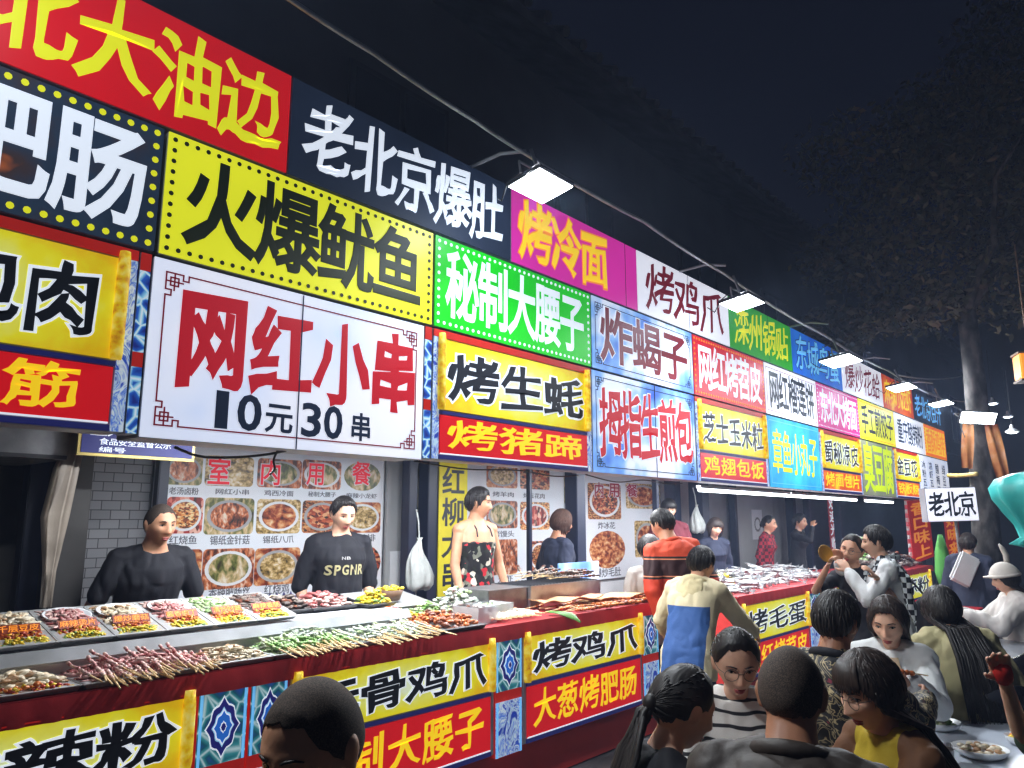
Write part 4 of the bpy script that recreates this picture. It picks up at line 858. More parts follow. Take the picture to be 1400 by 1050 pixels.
heap('yellow_seafood', 'yellow food rows beside the pink seafood', 7.7, 3.6, 0.93, 0.5, 0.3, 0.10, 'yellow', 100, 0.028, 1.8)
heap('far_food', 'mixed heap of food on the far short counter', 13.4, 3.3, 0.87, 1.8, 0.5, 0.22, 'dark', 200, 0.05, 1.4)
heap('far_greens', 'green leaf pile on the far short counter', 13.2, 3.7, 0.87, 0.9, 0.3, 0.45, 'green', 160, 0.06, 1.4)

# ================================================================ lamps and cables
def emis(name, col, k):
    m = bpy.data.materials.new(name); m.use_nodes = True; p = m.node_tree.nodes['Principled BSDF']; p.inputs['Base Color'].default_value = (0.8, 0.8, 0.8, 1)
    p.inputs['Emission Color'].default_value = c4(col); p.inputs['Emission Strength'].default_value = k; return m
LEDW = emis('led_panel_light', (0.86, 0.93, 1.0), 14); TUBE = emis('tube_light', (0.90, 0.95, 1.0), 7)
def flood(label, p, size, energy, tilt=(0, 0), armtop=0.28):
    t = thing('flood_lamp', label, 'flood lamp', tuple(p), 0, 'floodlights along the sign row'); a, b = size
    q = MB(); q.box(-a / 2, a / 2, -b / 2, b / 2, 0.012, 0.04); q.build('housing', m_dark, t, bevel=0.006)
    for k in range(0):
        pass
    q = MB(); q.box(-a / 2 + 0.012, a / 2 - 0.012, -b / 2 + 0.012, b / 2 - 0.012, 0.006, 0.0115); q.build('led_panel', LEDW, t)
    q = MB(); q.tube([(-a / 2 - 0.012, 0, 0.03), (-a / 2 - 0.012, 0, 0.11), (a / 2 + 0.012, 0, 0.11), (a / 2 + 0.012, 0, 0.03)], 0.008, 6); q.tube([(0, 0, 0.11), (0, 0.03, armtop)], 0.012, 8); q.build('bracket', m_steeld, t)
    q = MB(); q.tube([(0, 0, 0.06), (-0.10, 0.06, 0.10), (-0.16, 0.12, 0.04), (-0.14, 0.2, -0.04), (-0.04, 0.3, 0.06)], 0.005, 6); q.build('lead', m_black, t)
    l = bpy.data.lights.new('lamp_light', 'AREA'); l.shape = 'RECTANGLE'; l.size = a; l.size_y = b; l.energy = energy * 2.1; l.color = (0.90, 0.95, 1.0)
    lo = bpy.data.objects.new('lamp_light', l); COL.objects.link(lo); lo.parent = t; lo.location = (0, 0, -0.004); lo.rotation_euler = (R(-30), 0, 0)
    l2 = bpy.data.lights.new('lamp_glare', 'POINT'); l2.energy = min(energy, 50) * 0.24; l2.color = (0.72, 0.85, 1.0); l2.shadow_soft_size = 0.08  # extra all-round light added for a halo about the lamp
    lo2 = bpy.data.objects.new('lamp_glare', l2); COL.objects.link(lo2); lo2.parent = t; lo2.location = (0, 0, -0.06)
    t.rotation_euler = (R(tilt[0]), R(tilt[1]), 0)
    return t
flood('big square floodlight above the magenta sign, glaring', onY(740, 257, 2.62), (0.34, 0.26), 42, (-10, 0))
flood('second floodlight from the camera, above the white 烤鸡爪 sign', onY(1015, 416, 2.62), (0.36, 0.28), 42, (-8, 0))
flood('third floodlight, over the blue sign', onY(1150, 495, 2.62), (0.5, 0.34), 46, (-8, 0))
flood('fourth floodlight, small, in front of the orange flame sign', onY(1233, 531, 2.62), (0.5, 0.3), 40, (-8, 0))
flood('fifth floodlight, at the far end of the row', onY(1287, 553, 2.62), (0.5, 0.3), 40, (-8, 0))
# unseen lamp added beyond the frame to light the nearest diners
flood('added unseen floodlight above the sign 东北大油边, out of the frame', (0.6, 2.62, 3.9), (0.34, 0.26), 80, (-48, 0))
def tube(label, a, b):
    a = np.asarray(a); b = np.asarray(b); L = np.linalg.norm(b - a)
    t = thing('tube_light', label, 'tube light', tuple(a), 0, 'tube lights under the signs'); d = b - a
    q = MB(); q.tube([(0, 0, 0), d], 0.016, 10); q.build('tube', TUBE, t, smooth=True)
    q = MB(); q.box(-0.01, d[0] + 0.01, -0.025, 0.025, 0.0185, 0.045); q.build('fitting', m_white, t)
    l = bpy.data.lights.new('tube_light', 'AREA'); l.shape = 'RECTANGLE'; l.size = L; l.size_y = 0.05; l.energy = (15 if a[1] < 3.5 else 31) * L; l.color = (0.93, 0.96, 1.0)
    lo = bpy.data.objects.new('tube_light', l); COL.objects.link(lo); lo.parent = t; lo.location = (d[0] / 2, 0, -0.03)
for lab, x0, x1 in (('long tube light under the 鸡翅包饭 board', 6.75, 9.0), ('long tube light farther right under the cyan sign', 9.06, 11.56), ('short tube light under the grey green sign', 12.0, 13.45)):
    tube(lab, (x0, 3.42, 1.89), (x1, 3.42, 1.89))
for lab, x0, x1, e in (('tube light inside the stall behind the big white sign', 1.9, 4.4, 1), ('tube light inside the stall behind the 烤生蚝 sign', 4.9, 7.4, 1), ('tube light inside the stall behind the 拇指生煎包 sign', 7.6, 8.9, 1)):
    tube(lab, (x0, 3.62, 2.16), (x1, 3.62, 2.16))
def cable(label, pts, r=0.009, m=None, name='cable'):
    q = MB(); P = []
    for i in range(len(pts) - 1):
        a, b = np.asarray(pts[i]), np.asarray(pts[i + 1]); L = np.linalg.norm(b - a)
        for k in range(8): s = k / 8; P.append(a + (b - a) * s - np.array([0, 0, 1]) * 0.012 * L * 4 * s * (1 - s))
    P.append(np.asarray(pts[-1])); q.tube(P, r, 6); return tag(q.build(name, m or m_steeld, None, smooth=True), label, 'cable')
CP = [(-1.5, 2.72, 3.95)] + [tuple(onY(*q_, 2.7)) for q_ in ((395, -2), (510, 72), (650, 165), (722, 212))] + [(4.64, 2.7, 3.76), (5.96, 2.7, 3.70), (8.5, 2.7, 3.62), (11, 2.7, 3.6), (14, 2.7, 3.6), (16.4, 2.7, 3.6)]
cable('grey conduit carrying the floodlights above the signs', CP, 0.013)
cable('thin black wire twisted along the grey conduit', [(p_[0], p_[1] + 0.02, p_[2] + 0.025 + 0.01 * (i % 2)) for i, p_ in enumerate(CP)], 0.006, m_black)
for x, lab in ((0.6, 'nearest'), (3.3, 'second'), (6.05, 'third'), (8.7, 'fourth'), (11.2, 'fifth'), (13.7, 'sixth'), (16.3, 'farthest')):
    q = MB(); q.tube([(0, 0.48, 0.04), (0, 0.2, 0.05), (0, 0, 0)], 0.012, 6)
    tag(q.build('bracket', m_steeld, None, loc=(x, 2.72, 3.80)), 'thin steel bracket from the sign top to the conduit, %s along the row' % lab, 'bracket', 'brackets of the conduit')

def wire(label, pts, r=0.006):
    pts = [np.array(p_, float) for p_ in pts]; P = []; E_ = [pts[0]] + pts + [pts[-1]]
    for i in range(1, len(E_) - 2):
        for k in range(7):
            u = k / 7; a0, a1, a2, a3 = E_[i - 1:i + 3]; P.append(0.5 * (2 * a1 + (a2 - a0) * u + (2 * a0 - 5 * a1 + 4 * a2 - a3) * u * u + (3 * a1 - a0 - 3 * a2 + a3) * u ** 3))
    P.append(pts[-1]); q = MB(); q.tube(P, r, 6); return tag(q.build('wire', m_black, None, smooth=True), label, 'wire', 'black wires under the signs')
wire('black wire sagging under the big white sign, left of its joint', [(1.60, 3.36, 1.925), (1.72, 3.35, 1.89), (1.88, 3.33, 1.895), (2.02, 3.30, 1.915), (2.12, 3.28, 1.94)], 0.007)
wire('short black wire tail hanging under the joint of the big white sign', [(2.08, 3.29, 1.94), (2.06, 3.29, 1.89), (2.075, 3.30, 1.85), (2.05, 3.30, 1.82)], 0.006)
wire('black wire along the lower edge of the yellow 烤生蚝 sign', [(2.98, 3.3, 1.94), (3.4, 3.29, 1.915), (3.9, 3.28, 1.93), (4.3, 3.29, 1.91), (4.62, 3.3, 1.93)], 0.005)
wire('black wire along the lower edge of the 拇指生煎包 sign', [(4.7, 3.3, 1.94), (5.1, 3.29, 1.90), (5.5, 3.28, 1.93), (5.9, 3.29, 1.915), (6.2, 3.3, 1.93)], 0.005)
# ================================================================ people
def nrm(v): v = np.asarray(v, float); return v / (np.linalg.norm(v) + 1e-9)
def Rx(a): return np.array([[1, 0, 0], [0, math.cos(a), -math.sin(a)], [0, math.sin(a), math.cos(a)]])
def Ry(a): return np.array([[math.cos(a), 0, math.sin(a)], [0, 1, 0], [-math.sin(a), 0, math.cos(a)]])
def Rz(a): return np.array([[math.cos(a), -math.sin(a), 0], [math.sin(a), math.cos(a), 0], [0, 0, 1]])
def gs(x, s): return np.exp(-(x / s) ** 2)
def sm(x, a, b): t = np.clip((x - a) / (b - a), 0, 1); return t * t * (3 - 2 * t)
def headpts(d, fem=False, detail=True):
    """skull and face surface: unit directions -> points (x right, y forward, z up), head 0.235 m tall"""
    d = np.asarray(d, float); x, y, z = d[:, 0] * 0.077, d[:, 1] * 0.097, d[:, 2] * 0.116
    lo = sm(-z, 0.0, 0.10)
    x = x * (1 - (0.30 if fem else 0.24) * lo); y = np.where(y > 0, y * (1 - 0.06 * lo), y * (1 - 0.50 * sm(-z, 0.02, 0.11)))
    x = x * (1 + 0.04 * gs(z - 0.05, 0.05)); y = np.where(y < 0, y * 1.05, y)
    # flatter face
    y = np.where(y > 0.06, 0.06 + (y - 0.06) * 0.86, y)
    if detail:
        fr = sm(d[:, 1], 0.15, 0.5)
        nose = gs(x, 0.0105 + 0.006 * sm(-z, 0.0, 0.04)) * np.interp(z, [-0.056, -0.047, -0.038, -0.01, 0.012, 0.03], [0, 0.016, 0.027, 0.014, 0.006, 0])
        ala = (gs(np.abs(x) - 0.014, 0.007) * gs(z + 0.041, 0.009)) * 0.010
        sock = -0.011 * gs(np.abs(x) - 0.032, 0.017) * gs(z - 0.002, 0.012)
        brow = 0.006 * gs(np.abs(x) - 0.03, 0.022) * gs(z - 0.024, 0.010)
        chk = 0.006 * gs(np.abs(x) - 0.043, 0.018) * gs(z + 0.026, 0.02)
        mouth = gs(x, 0.025) * (0.008 * gs(z + 0.064, 0.007) - 0.004 * gs(z + 0.0715, 0.0035) + 0.009 * gs(z + 0.080, 0.007) - 0.004 * gs(z + 0.091, 0.006))
        chin = 0.011 * gs(x, 0.022) * gs(z + 0.106, 0.014)
        y = y + fr * (nose + ala + sock + brow + chk + mouth + chin)
    return np.stack([x, y, z], 1)
def sphere_dirs(nu, nv):
    v = []
    for i in range(nv + 1):
        th = math.pi * min(max(i / nv, 0.004), 0.996)
        for j in range(nu): ph = 2 * math.pi * j / nu; v.append((math.sin(th) * math.sin(ph), math.sin(th) * math.cos(ph), math.cos(th)))
    f = [(i * nu + j, i * nu + (j + 1) % nu, (i + 1) * nu + (j + 1) % nu, (i + 1) * nu + j) for i in range(nv) for j in range(nu)]
    f += [tuple(range(nu))[::-1], tuple(nv * nu + j for j in range(nu))]
    return np.array(v), f
def remesh(mb, name, voxel, smooth, parent, mats, fold=0.0, fscale=9.0, seed=0):
    """fuse overlapping shapes into one continuous skin"""
    me = bpy.data.meshes.new('tmp'); me.from_pydata(mb.arr().tolist(), [], mb.f)
    bm = bmesh.new(); bm.from_mesh(me); bmesh.ops.recalc_face_normals(bm, faces=bm.faces); bm.to_mesh(me); bm.free()
    o = bpy.data.objects.new('tmp', me); COL.objects.link(o)
    r = o.modifiers.new('r', 'REMESH'); r.mode = 'VOXEL'; r.voxel_size = voxel
    if smooth: s = o.modifiers.new('s', 'SMOOTH'); s.factor = 0.5; s.iterations = smooth
    dg = bpy.context.evaluated_depsgraph_get(); out = bpy.data.meshes.new_from_object(o.evaluated_get(dg))
    bpy.data.objects.remove(o); bpy.data.meshes.remove(me)
    if fold > 0:
        n = len(out.vertices); co = np.zeros(n * 3); no = np.zeros(n * 3); out.vertices.foreach_get('co', co); out.vertex_normals.foreach_get('vector', no)
        co = co.reshape(-1, 3); no = no.reshape(-1, 3)
        dsp = np.array([noise.noise(Vector((c[0] * fscale + seed, c[1] * fscale, c[2] * fscale * 0.55 + 3 * seed))) + 0.5 * noise.noise(Vector((c[0] * fscale * 2.3, c[1] * fscale * 2.3 + seed, c[2] * fscale * 1.2))) for c in co])
        co += no * (np.abs(dsp) * 1.6 - 0.5)[:, None] * fold; out.vertices.foreach_set('co', co.ravel())
    out.polygons.foreach_set('use_smooth', [True] * len(out.polygons)); out.name = name
    out.materials.clear()
    for m in mats: out.materials.append(m)
    out.update()
    b = bpy.data.objects.new(name, out); COL.objects.link(b); b.parent = parent
    return b
SKIN = [mat('skin_%d' % i, srgb(*c), 0.5, var=0.10, scale=14, sss=0.12, bump=0.05, bscale=120) for i, c in enumerate(((206, 152, 120), (226, 178, 150), (178, 124, 94), (214, 164, 134)))]
HAIR = ramp_mat('hair_black', 'noise', 60.0, [(0.3, (0.006, 0.005, 0.005)), (0.7, (0.022, 0.018, 0.017))], rough=0.5, stretch=(1, 1, 0.15))
HAIRB = ramp_mat('hair_brown_black', 'noise', 60.0, [(0.3, (0.012, 0.008, 0.007)), (0.7, (0.045, 0.028, 0.022))], rough=0.48, stretch=(1, 1, 0.15))
BUZZ = ramp_mat('hair_cropped', 'noise', 420.0, [(0.3, (0.016, 0.012, 0.010)), (0.5, (0.05, 0.036, 0.028)), (0.72, (0.14, 0.095, 0.07))], rough=0.85, bump=0.12)
EYEW = mat('eye_white', (0.36, 0.33, 0.31), 0.25, var=0.0); EYED = mat('eye_dark', (0.012, 0.008, 0.006), 0.15, var=0.0); LIP = mat('lips', srgb(176, 92, 86), 0.4, var=0.1); LIPR = mat('lips_red', srgb(176, 78, 78), 0.35, var=0.1)
TROU = mat('dark_trousers', (0.016, 0.017, 0.022), 0.75, var=0.2, bump=0.1); JEANS = mat('blue_jeans', srgb(60, 80, 116), 0.8, var=0.25, scale=10, bump=0.1, bscale=200); SHOE = mat('shoe_dark', (0.02, 0.02, 0.02), 0.5)
_hd, _hf = sphere_dirs(64, 56)
_pn = [0]
def person(label, top, face=0.0, sit=False, lean=0.0, side=0.0, twist=0.0, hyaw=0.0, hpitch=0.0, hroll=0.0, fem=False, s=None, hs=1.0, hair='short', hairm=None,
           shirt=None, sleeve='long', trousers=None, skin=0, hands=None, voxel=0.007, fold=0.011, group='people at the night market', fat=1.0, finger_curl=25, lower=True, tank=False, apron=None, coat=0.0, brow=True, longL=0.34, bang=False, lipm=None, feet_fwd=0.0, cufflen=None, tail=False):
    """top: world point of the crown. face: degrees away from looking at the camera (+ = towards picture right).
    hands: {'L': point, 'R': point} in the person's own frame relative to the crown, or None to hang."""
    _pn[0] += 1; seed = _pn[0]; rg = random.Random(seed * 13)
    s = s or (0.93 if fem else 1.0)
    lean, side, twist, hyaw, hpitch, hroll = map(R, (lean, side, twist, hyaw, hpitch, hroll))
    # ---- spine
    N = 33; hh = np.linspace(0, 0.60, N); pos = [np.zeros(3)]; fr = []
    for i, h in enumerate(hh):
        k = 0.35 + 0.65 * min(1, h / 0.45); M = Rz(twist * h / 0.6) @ Rx(-lean * k) @ Ry(side * k)
        fr.append(M)
        if i: pos.append(pos[-1] + M @ np.array([0, 0, hh[1] - hh[0]]) * s)
    pos = np.array(pos)
    def sp(h):
        i = min(N - 1, max(0, int(round(h / 0.60 * (N - 1))))); return (pos[i] + fr[i] @ np.array([0, 0, (h - hh[i]) * s])), fr[i]
    top_p, top_f = sp(0.60)
    Mh = Rz(hyaw) @ Rx(-hpitch) @ Ry(hroll)
    nk = Rz(twist + hyaw * 0.4) @ Rx(-(lean * 0.55 + hpitch * 0.35)) @ Ry(side * 0.6 + hroll * 0.5)
    hc = top_p + nk @ np.array([0, 0.026, 0.088]) * s + Mh @ np.array([0, 0.0, 0.012]) * hs
    crown = hc + Mh @ np.array([0, -0.01, 0.122]) * hs
    crown_top = hc + np.array([0, 0, 0.118 * hs])
    # ---- world placement
    base_dir = math.atan2(-top[1], -top[0]); phi = base_dir + R(face); rz = phi - math.pi / 2
    RW = Rz(rz)
    pz = top[2] - crown_top[2]
    base = np.array([top[0], top[1], 0]) - RW @ np.array([crown_top[0], crown_top[1], 0])
    t = thing('person', label, 'person', (base[0], base[1], 0), rz, group)
    P0 = np.array([0, 0, pz]); W = lambda p: P0 + p
    body = MB(); cloth = MB(); legs = MB(); ga = 0.012 + coat
    # torso
    TR = [(-.10, .105, .10, 0), (-.04, .160, .122, -.006), (.04, .166, .122, -.006), (.16, .145, .105, 0), (.28, .152, .112, .004), (.40, .172, .122, .006), (.48, .160, .108, -.002), (.53, .112, .082, -.008), (.565, .066, .064, -.004), (.60, .056, .058, .0), (.66, .053, .056, .006)]
    if fem: TR = [(-.10, .105, .10, 0), (-.04, .165, .124, -.008), (.04, .164, .120, -.008), (.16, .128, .098, 0), (.28, .130, .102, .004), (.37, .142, .124, .018), (.44, .140, .104, .004), (.505, .100, .074, -.006), (.55, .054, .056, -.004), (.60, .047, .050, .0), (.66, .045, .048, .006)]
    def ring(h, a, b, yo, g_, n=20):
        p, M = sp(h) if h <= 0.60 else (top_p + nk @ np.array([0, 0.012, (h - 0.60)]) * s, nk)
        if h < 0: M = fr[0]
        return [W(p + M @ np.array([(a * fat + g_) * s * math.copysign(abs(math.cos(q)) ** 0.85, math.cos(q)), yo * s + (b * fat + g_) * s * math.copysign(abs(math.sin(q)) ** 0.85, math.sin(q)), 0])) for q in [2 * math.pi * j / n for j in range(n)]]
    body.loft([ring(h, a, b, y, 0) for h, a, b, y in TR])
    hem = -0.06 if not coat else -0.12
    cr_ = [(hem, TR[1][1] + 0.006, TR[1][2] + 0.006, TR[1][3])] + [r_ for r_ in TR if -0.02 < r_[0] < 0.55]
    if tank: cr_ = [r_ for r_ in cr_ if r_[0] < 0.46]
    cloth.loft([ring(h, a, b, y, ga + (0.006 if h < 0.2 else 0)) for h, a, b, y in cr_] + ([] if tank else [ring(.558, .060 if fem else .07, .060 if fem else .068, -.004, ga * 0.7)]))
    sw = 0.143 if fem else 0.164
    L1, L2 = 0.285 * s, 0.250 * s
    hand_info = {}
    for sd, nm in ((-1, 'L'), (1, 'R')):
        p, M = sp(0.492); S = p + M @ np.array([sd * sw * fat, -0.005, 0]) * s
        pn, Mn = sp(0.535)
        body.capsule(W(pn + Mn @ np.array([sd * 0.05, -0.01, 0]) * s), W(S), 0.046 * s, 0.056 * s, 12)
        if not tank: cloth.capsule(W(pn + Mn @ np.array([sd * 0.055, -0.01, -0.004]) * s), W(S), 0.046 * s + ga * 0.8, 0.057 * s + ga, 12)
        if hands and nm in hands and hands[nm] is not None:
            T = np.asarray(hands[nm], float) + crown_top
        else: T = S + M @ np.array([sd * 0.035, 0.07, -0.50]) * s
        d = T - S; dl = np.linalg.norm(d); mx = (L1 + L2) * 0.985
        if dl > mx: d = d / dl * mx; dl = mx; T = S + d
        a_ = (L1 ** 2 - L2 ** 2 + dl ** 2) / (2 * dl); h_ = math.sqrt(max(0, L1 ** 2 - a_ ** 2)); dn = d / dl
        pole = np.array([sd * 0.5, -0.45, -0.8]); pole = nrm(pole - dn * pole.dot(dn)); E = S + dn * a_ + pole * h_
        r0, r1, r2 = (0.041, 0.034, 0.023) if fem else (0.049, 0.041, 0.028)
        body.capsule(W(S), W(E), r0 * s * fat, r1 * s, 12); body.capsule(W(E), W(E + (T - E) * 0.45), r1 * s * 1.0, r1 * s * 0.9, 12); body.capsule(W(E + (T - E) * 0.45), W(T), r1 * s * 0.9, r2 * s, 12)
        if not tank:
            if sleeve == 'long':
                cloth.capsule(W(S), W(E), r0 * s * fat + ga + 0.004, r1 * s + ga + 0.004, 12); e2 = E + (T - E) * 0.93
                cloth.capsule(W(E), W(e2), r1 * s + ga + 0.004, r2 * s + ga + 0.004, 12)
            else:
                k = {'short': 0.72, 'half': 1.0}[sleeve]; cloth.capsule(W(S), W(S + (E - S) * k), r0 * s * fat + ga + 0.006, r1 * s + ga + 0.012, 12)
        # hand: palm, four fingers, thumb
        fd = nrm(T - E); pn_ = nrm(np.cross(fd, np.array([0, 0, 1.0])) if abs(fd[2]) < 0.9 else np.cross(fd, np.array([0, 1.0, 0])))
        palmN = nrm(np.array([-sd * 0.8, 0.1, -0.4]) - fd * np.dot(fd, np.array([-sd * 0.8, 0.1, -0.4]))); sidev = nrm(np.cross(palmN, fd)) * (1 if sd > 0 else -1)
        # thumb side towards the body front
        if np.dot(sidev, np.array([0, 1, 0.3])) < 0: sidev = -sidev
        hk = s * (0.92 if fem else 1.0)
        for q, ln, off in ((0.033, .062, -.002), (0.011, .070, .003), (-0.011, .066, .001), (-0.032, .052, -.006)):
            K = T + fd * (0.088 + off) * hk + sidev * q * hk; body.capsule(W(T + fd * 0.012 * hk + sidev * q * 0.55 * hk), W(K), 0.0145 * hk, 0.0115 * hk, 8)
            cur = K; ang = R(finger_curl * rg.uniform(0.7, 1.2)) * 0.5; dd = fd
            for seg, kk in enumerate((0.46, 0.31, 0.24)):
                dd = nrm(fd * math.cos(ang) + palmN * math.sin(ang)); nx = cur + (dd + sidev * (q * 2.2)) * ln * kk * hk
                body.capsule(W(cur), W(nx), 0.0098 * hk, 0.0088 * hk, 8); cur = nx; ang += R(finger_curl)
        tb = T + fd * 0.03 * hk + sidev * 0.028 * hk; t1 = tb + nrm(fd * 0.75 + sidev * 0.75 + palmN * 0.35) * 0.042 * hk; t2 = t1 + nrm(fd * 0.95 + sidev * 0.25 + palmN * 0.4) * 0.032 * hk
        body.capsule(W(tb), W(t1), 0.0135 * hk, 0.011 * hk, 8); body.capsule(W(t1), W(t2), 0.011 * hk, 0.0095 * hk, 8)
        hand_info[nm] = (T, fd)
    # legs
    hipw = 0.088 * s * fat; legL = pz
    for sd in (-1, 1):
        Hp = np.array([sd * hipw, -0.005, -0.03 * s])
        if sit: Kn = np.array([sd * 0.13, 0.41 * s, 0.02]); An = np.array([sd * 0.13, 0.36 * s + feet_fwd, 0.085 - pz])
        else: Kn = np.array([sd * 0.10, 0.03 + 0.02 * sd, 0.5 - pz if pz < 0.99 else 0.52 - pz]); An = np.array([sd * 0.11, 0.02 * sd - 0.02, 0.085 - pz])
        body.capsule(W(Hp), W(Kn), 0.082 * s * fat, 0.056 * s, 12); body.capsule(W(Kn), W(Kn + (An - Kn) * 0.35 + np.array([0, -0.012, 0])), 0.054 * s, 0.054 * s, 12); body.capsule(W(Kn + (An - Kn) * 0.35 + np.array([0, -0.012, 0])), W(An), 0.054 * s, 0.037 * s, 12)
        body.capsule(W(An + np.array([0, -0.03, -0.045])), W(An + np.array([0, 0.14, -0.055])), 0.034, 0.028, 10)
        legs.capsule(W(Hp + np.array([0, 0, 0.02])), W(Kn), 0.088 * s * fat + 0.010, 0.060 * s + 0.012, 12); legs.capsule(W(Kn), W(Kn + (An - Kn) * 0.92), 0.060 * s + 0.012, 0.045 * s + 0.014, 12)
        sh = MB(); sh.loft([[tuple(W(An + np.array([0, y, 0])) * np.array([1, 1, 0]) + np.array([w_ * math.cos(q), 0, 0.012 + h_ * (0.5 + 0.5 * math.sin(q))])) for q in [2 * math.pi * j / 14 for j in range(14)]] for y, w_, h_ in ((-0.085, .022, .05), (-0.06, .038, .085), (0.0, .040, .10), (0.06, .044, .075), (0.13, .046, .055), (0.175, .034, .040), (0.195, .012, .022))])
        sh.build('shoe', SHOE, t, smooth=True)
    legs.loft([ring(h, a, b, y, 0.012) for h, a, b, y in TR[:4]])
    # head
    hp = headpts(_hd, fem); HW = lambda q: W(hc + (Mh @ (np.asarray(q) * hs).T).T)
    hb = MB(); body.add(HW(hp), _hf)
    for sd in (-1, 1):
        rot = Mh @ Rz(sd * R(-18)) @ Rx(R(-8)); c = hc + Mh @ np.array([sd * 0.0775, -0.008, -0.006]) * hs
        body.ell(W(c), (0.008 * hs, 0.019 * hs, 0.032 * hs), 10, 8, 0, rot); body.ell(W(hc + Mh @ np.array([sd * 0.083, -0.013, 0.006]) * hs), (0.006 * hs, 0.017 * hs, 0.022 * hs), 8, 6, 0, rot)
    sk = SKIN[skin]
    b = remesh(body, 'body', voxel, 2, t, [sk])
    # eyes, brows, lips sit on the face
    def surf(x, z): # face surface y at (x, z)
        return 0.0
    hd_pts = hp; frm = hd_pts[:, 1] > 0.03; FP = hd_pts[frm]
    def yat(x, z): i = np.argmin((FP[:, 0] - x) ** 2 + (FP[:, 2] - z) ** 2); return FP[i, 1]
    for sd in (-1, 1):
        e = MB(); y0 = yat(sd * 0.031, 0.001); e.ell(HW([[sd * 0.031, y0 - 0.0005, 0.001]])[0], (0.0125 * hs, 0.0042 * hs, 0.0044 * hs), 12, 8, 0, Mh @ Rz(-sd * R(16)) @ Ry(sd * R(-5)))
        e.ell(HW([[sd * 0.0305, y0 + 0.0025, 0.0008]])[0], (0.0062 * hs, 0.0028 * hs, 0.0050 * hs), 10, 6, 1, Mh)
        e.tube(HW([(sd * x, yat(sd * x, 0.005) + 0.0028, z) for x, z in ((0.017, 0.0025), (0.024, 0.0062), (0.032, 0.0072), (0.041, 0.0052), (0.046, 0.002))]), [0.0009 * hs, 0.0016 * hs, 0.0018 * hs, 0.0016 * hs, 0.0009 * hs], 6, 1)
        e.build('eye', [EYEW, EYED], b, smooth=True)
    if brow:
        for sd in (-1, 1):
            e = MB(); e.tube(HW([(sd * x, yat(sd * x, z) + 0.002, z) for x, z in ((0.014, 0.021), (0.024, 0.0245), (0.036, 0.0255), (0.049, 0.020))]), [0.0022 * hs, 0.0030 * hs, 0.0026 * hs, 0.0010 * hs], 6, 0)
            e.build('eyebrow', HAIR, b, smooth=True)
    e = MB(); zz = -0.0715
    e.tube(HW([(x, yat(x, -0.066) + 0.0012, zz + 0.0042 - 18 * x * x * 0.1) for x in np.linspace(-0.021, 0.021, 7)]), [0.0012 * hs, 0.0032 * hs, 0.0042 * hs, 0.004 * hs, 0.0042 * hs, 0.0032 * hs, 0.0012 * hs], 6, 0)
    e.tube(HW([(x, yat(x, -0.079) + 0.0005, zz - 0.0055 + 14 * x * x * 0.1) for x in np.linspace(-0.018, 0.018, 7)]), [0.0012 * hs, 0.0036 * hs, 0.005 * hs, 0.0054 * hs, 0.005 * hs, 0.0036 * hs, 0.0012 * hs], 6, 0)
    e.build('lips', lipm or (LIPR if fem else LIP), b, smooth=True)
    # ---- hair
    hm = hairm or HAIR
    def maxang(az): # az 0 = front, degrees from crown down to the hair edge
        a = abs((math.degrees(az) + 180) % 360 - 180)
        fr_ = 66 if bang else 50
        pts = {'buzz': [(0, 50), (38, 54), (58, 74), (78, 92), (95, 98), (130, 112), (180, 118)], 'short': [(0, fr_ + 4), (38, fr_ + 8), (58, 80), (78, 98), (95, 100), (130, 116), (180, 122)],
               'crew': [(0, 46), (38, 50), (58, 72), (78, 92), (95, 97), (130, 112), (180, 118)], 'bob': [(0, fr_ + (8 if bang else 0)), (35, fr_ + 12), (52, 92), (70, 116), (95, 122), (130, 126), (180, 128)], 'long': [(0, fr_), (35, fr_ + 6), (55, 84), (72, 108), (95, 116), (130, 124), (180, 128)], 'tied': [(0, 46), (38, 52), (58, 72), (78, 88), (95, 96), (130, 110), (180, 118)]}[hair]
        return np.interp(a, [p[0] for p in pts], [p[1] for p in pts])
    jit = [rg.uniform(0, 6.28) for _ in range(4)]; _m0 = maxang
    def maxang(az): return _m0(az) * (1 + 0.022 * math.sin(9 * az + jit[0]) + 0.016 * math.sin(17 * az + jit[1]) + 0.012 * math.sin(29 * az + jit[2]))
    thk = {'buzz': 0.0028, 'short': 0.019, 'crew': 0.015, 'bob': 0.020, 'long': 0.016, 'tied': 0.009}[hair]
    nu, nv = 72, 22; dirs = []; off = []
    for j in range(nv + 1):
        v_ = j / nv
        for i in range(nu):
            az = 2 * math.pi * i / nu; a = R(max(2, maxang(az) * v_))
            dirs.append((math.sin(a) * math.sin(az), math.sin(a) * math.cos(az), math.cos(a)))
            edge = 1 - sm(np.array([v_]), 0.30 if hair == 'crew' else 0.42 if hair == 'short' else 0.75, 1.0)[0] * (0.85 if hair in ('buzz', 'tied', 'short', 'crew') else 0.35)
            st = math.sin(i * 2 * math.pi / nu * 23 + 3 * math.sin(j * 0.5)) * 0.5 + math.sin(i * 2 * math.pi / nu * 41 + j * 0.7) * 0.5
            off.append(thk * edge * (1 + (0.16 if hair != 'buzz' else 0.0) * st) + 0.0015)
    dirs = np.array(dirs); off = np.array(off)[:, None]; hpn = headpts(dirs, fem, False)
    outer = hpn + dirs * off; inner = hpn * 0.93
    V = np.concatenate([outer, inner]); n0 = len(outer); F = []
    for j in range(nv):
        for i in range(nu):
            a, b_, c, d = j * nu + i, j * nu + (i + 1) % nu, (j + 1) * nu + (i + 1) % nu, (j + 1) * nu + i
            F.append((a, b_, c, d)); F.append((a + n0, d + n0, c + n0, b_ + n0))
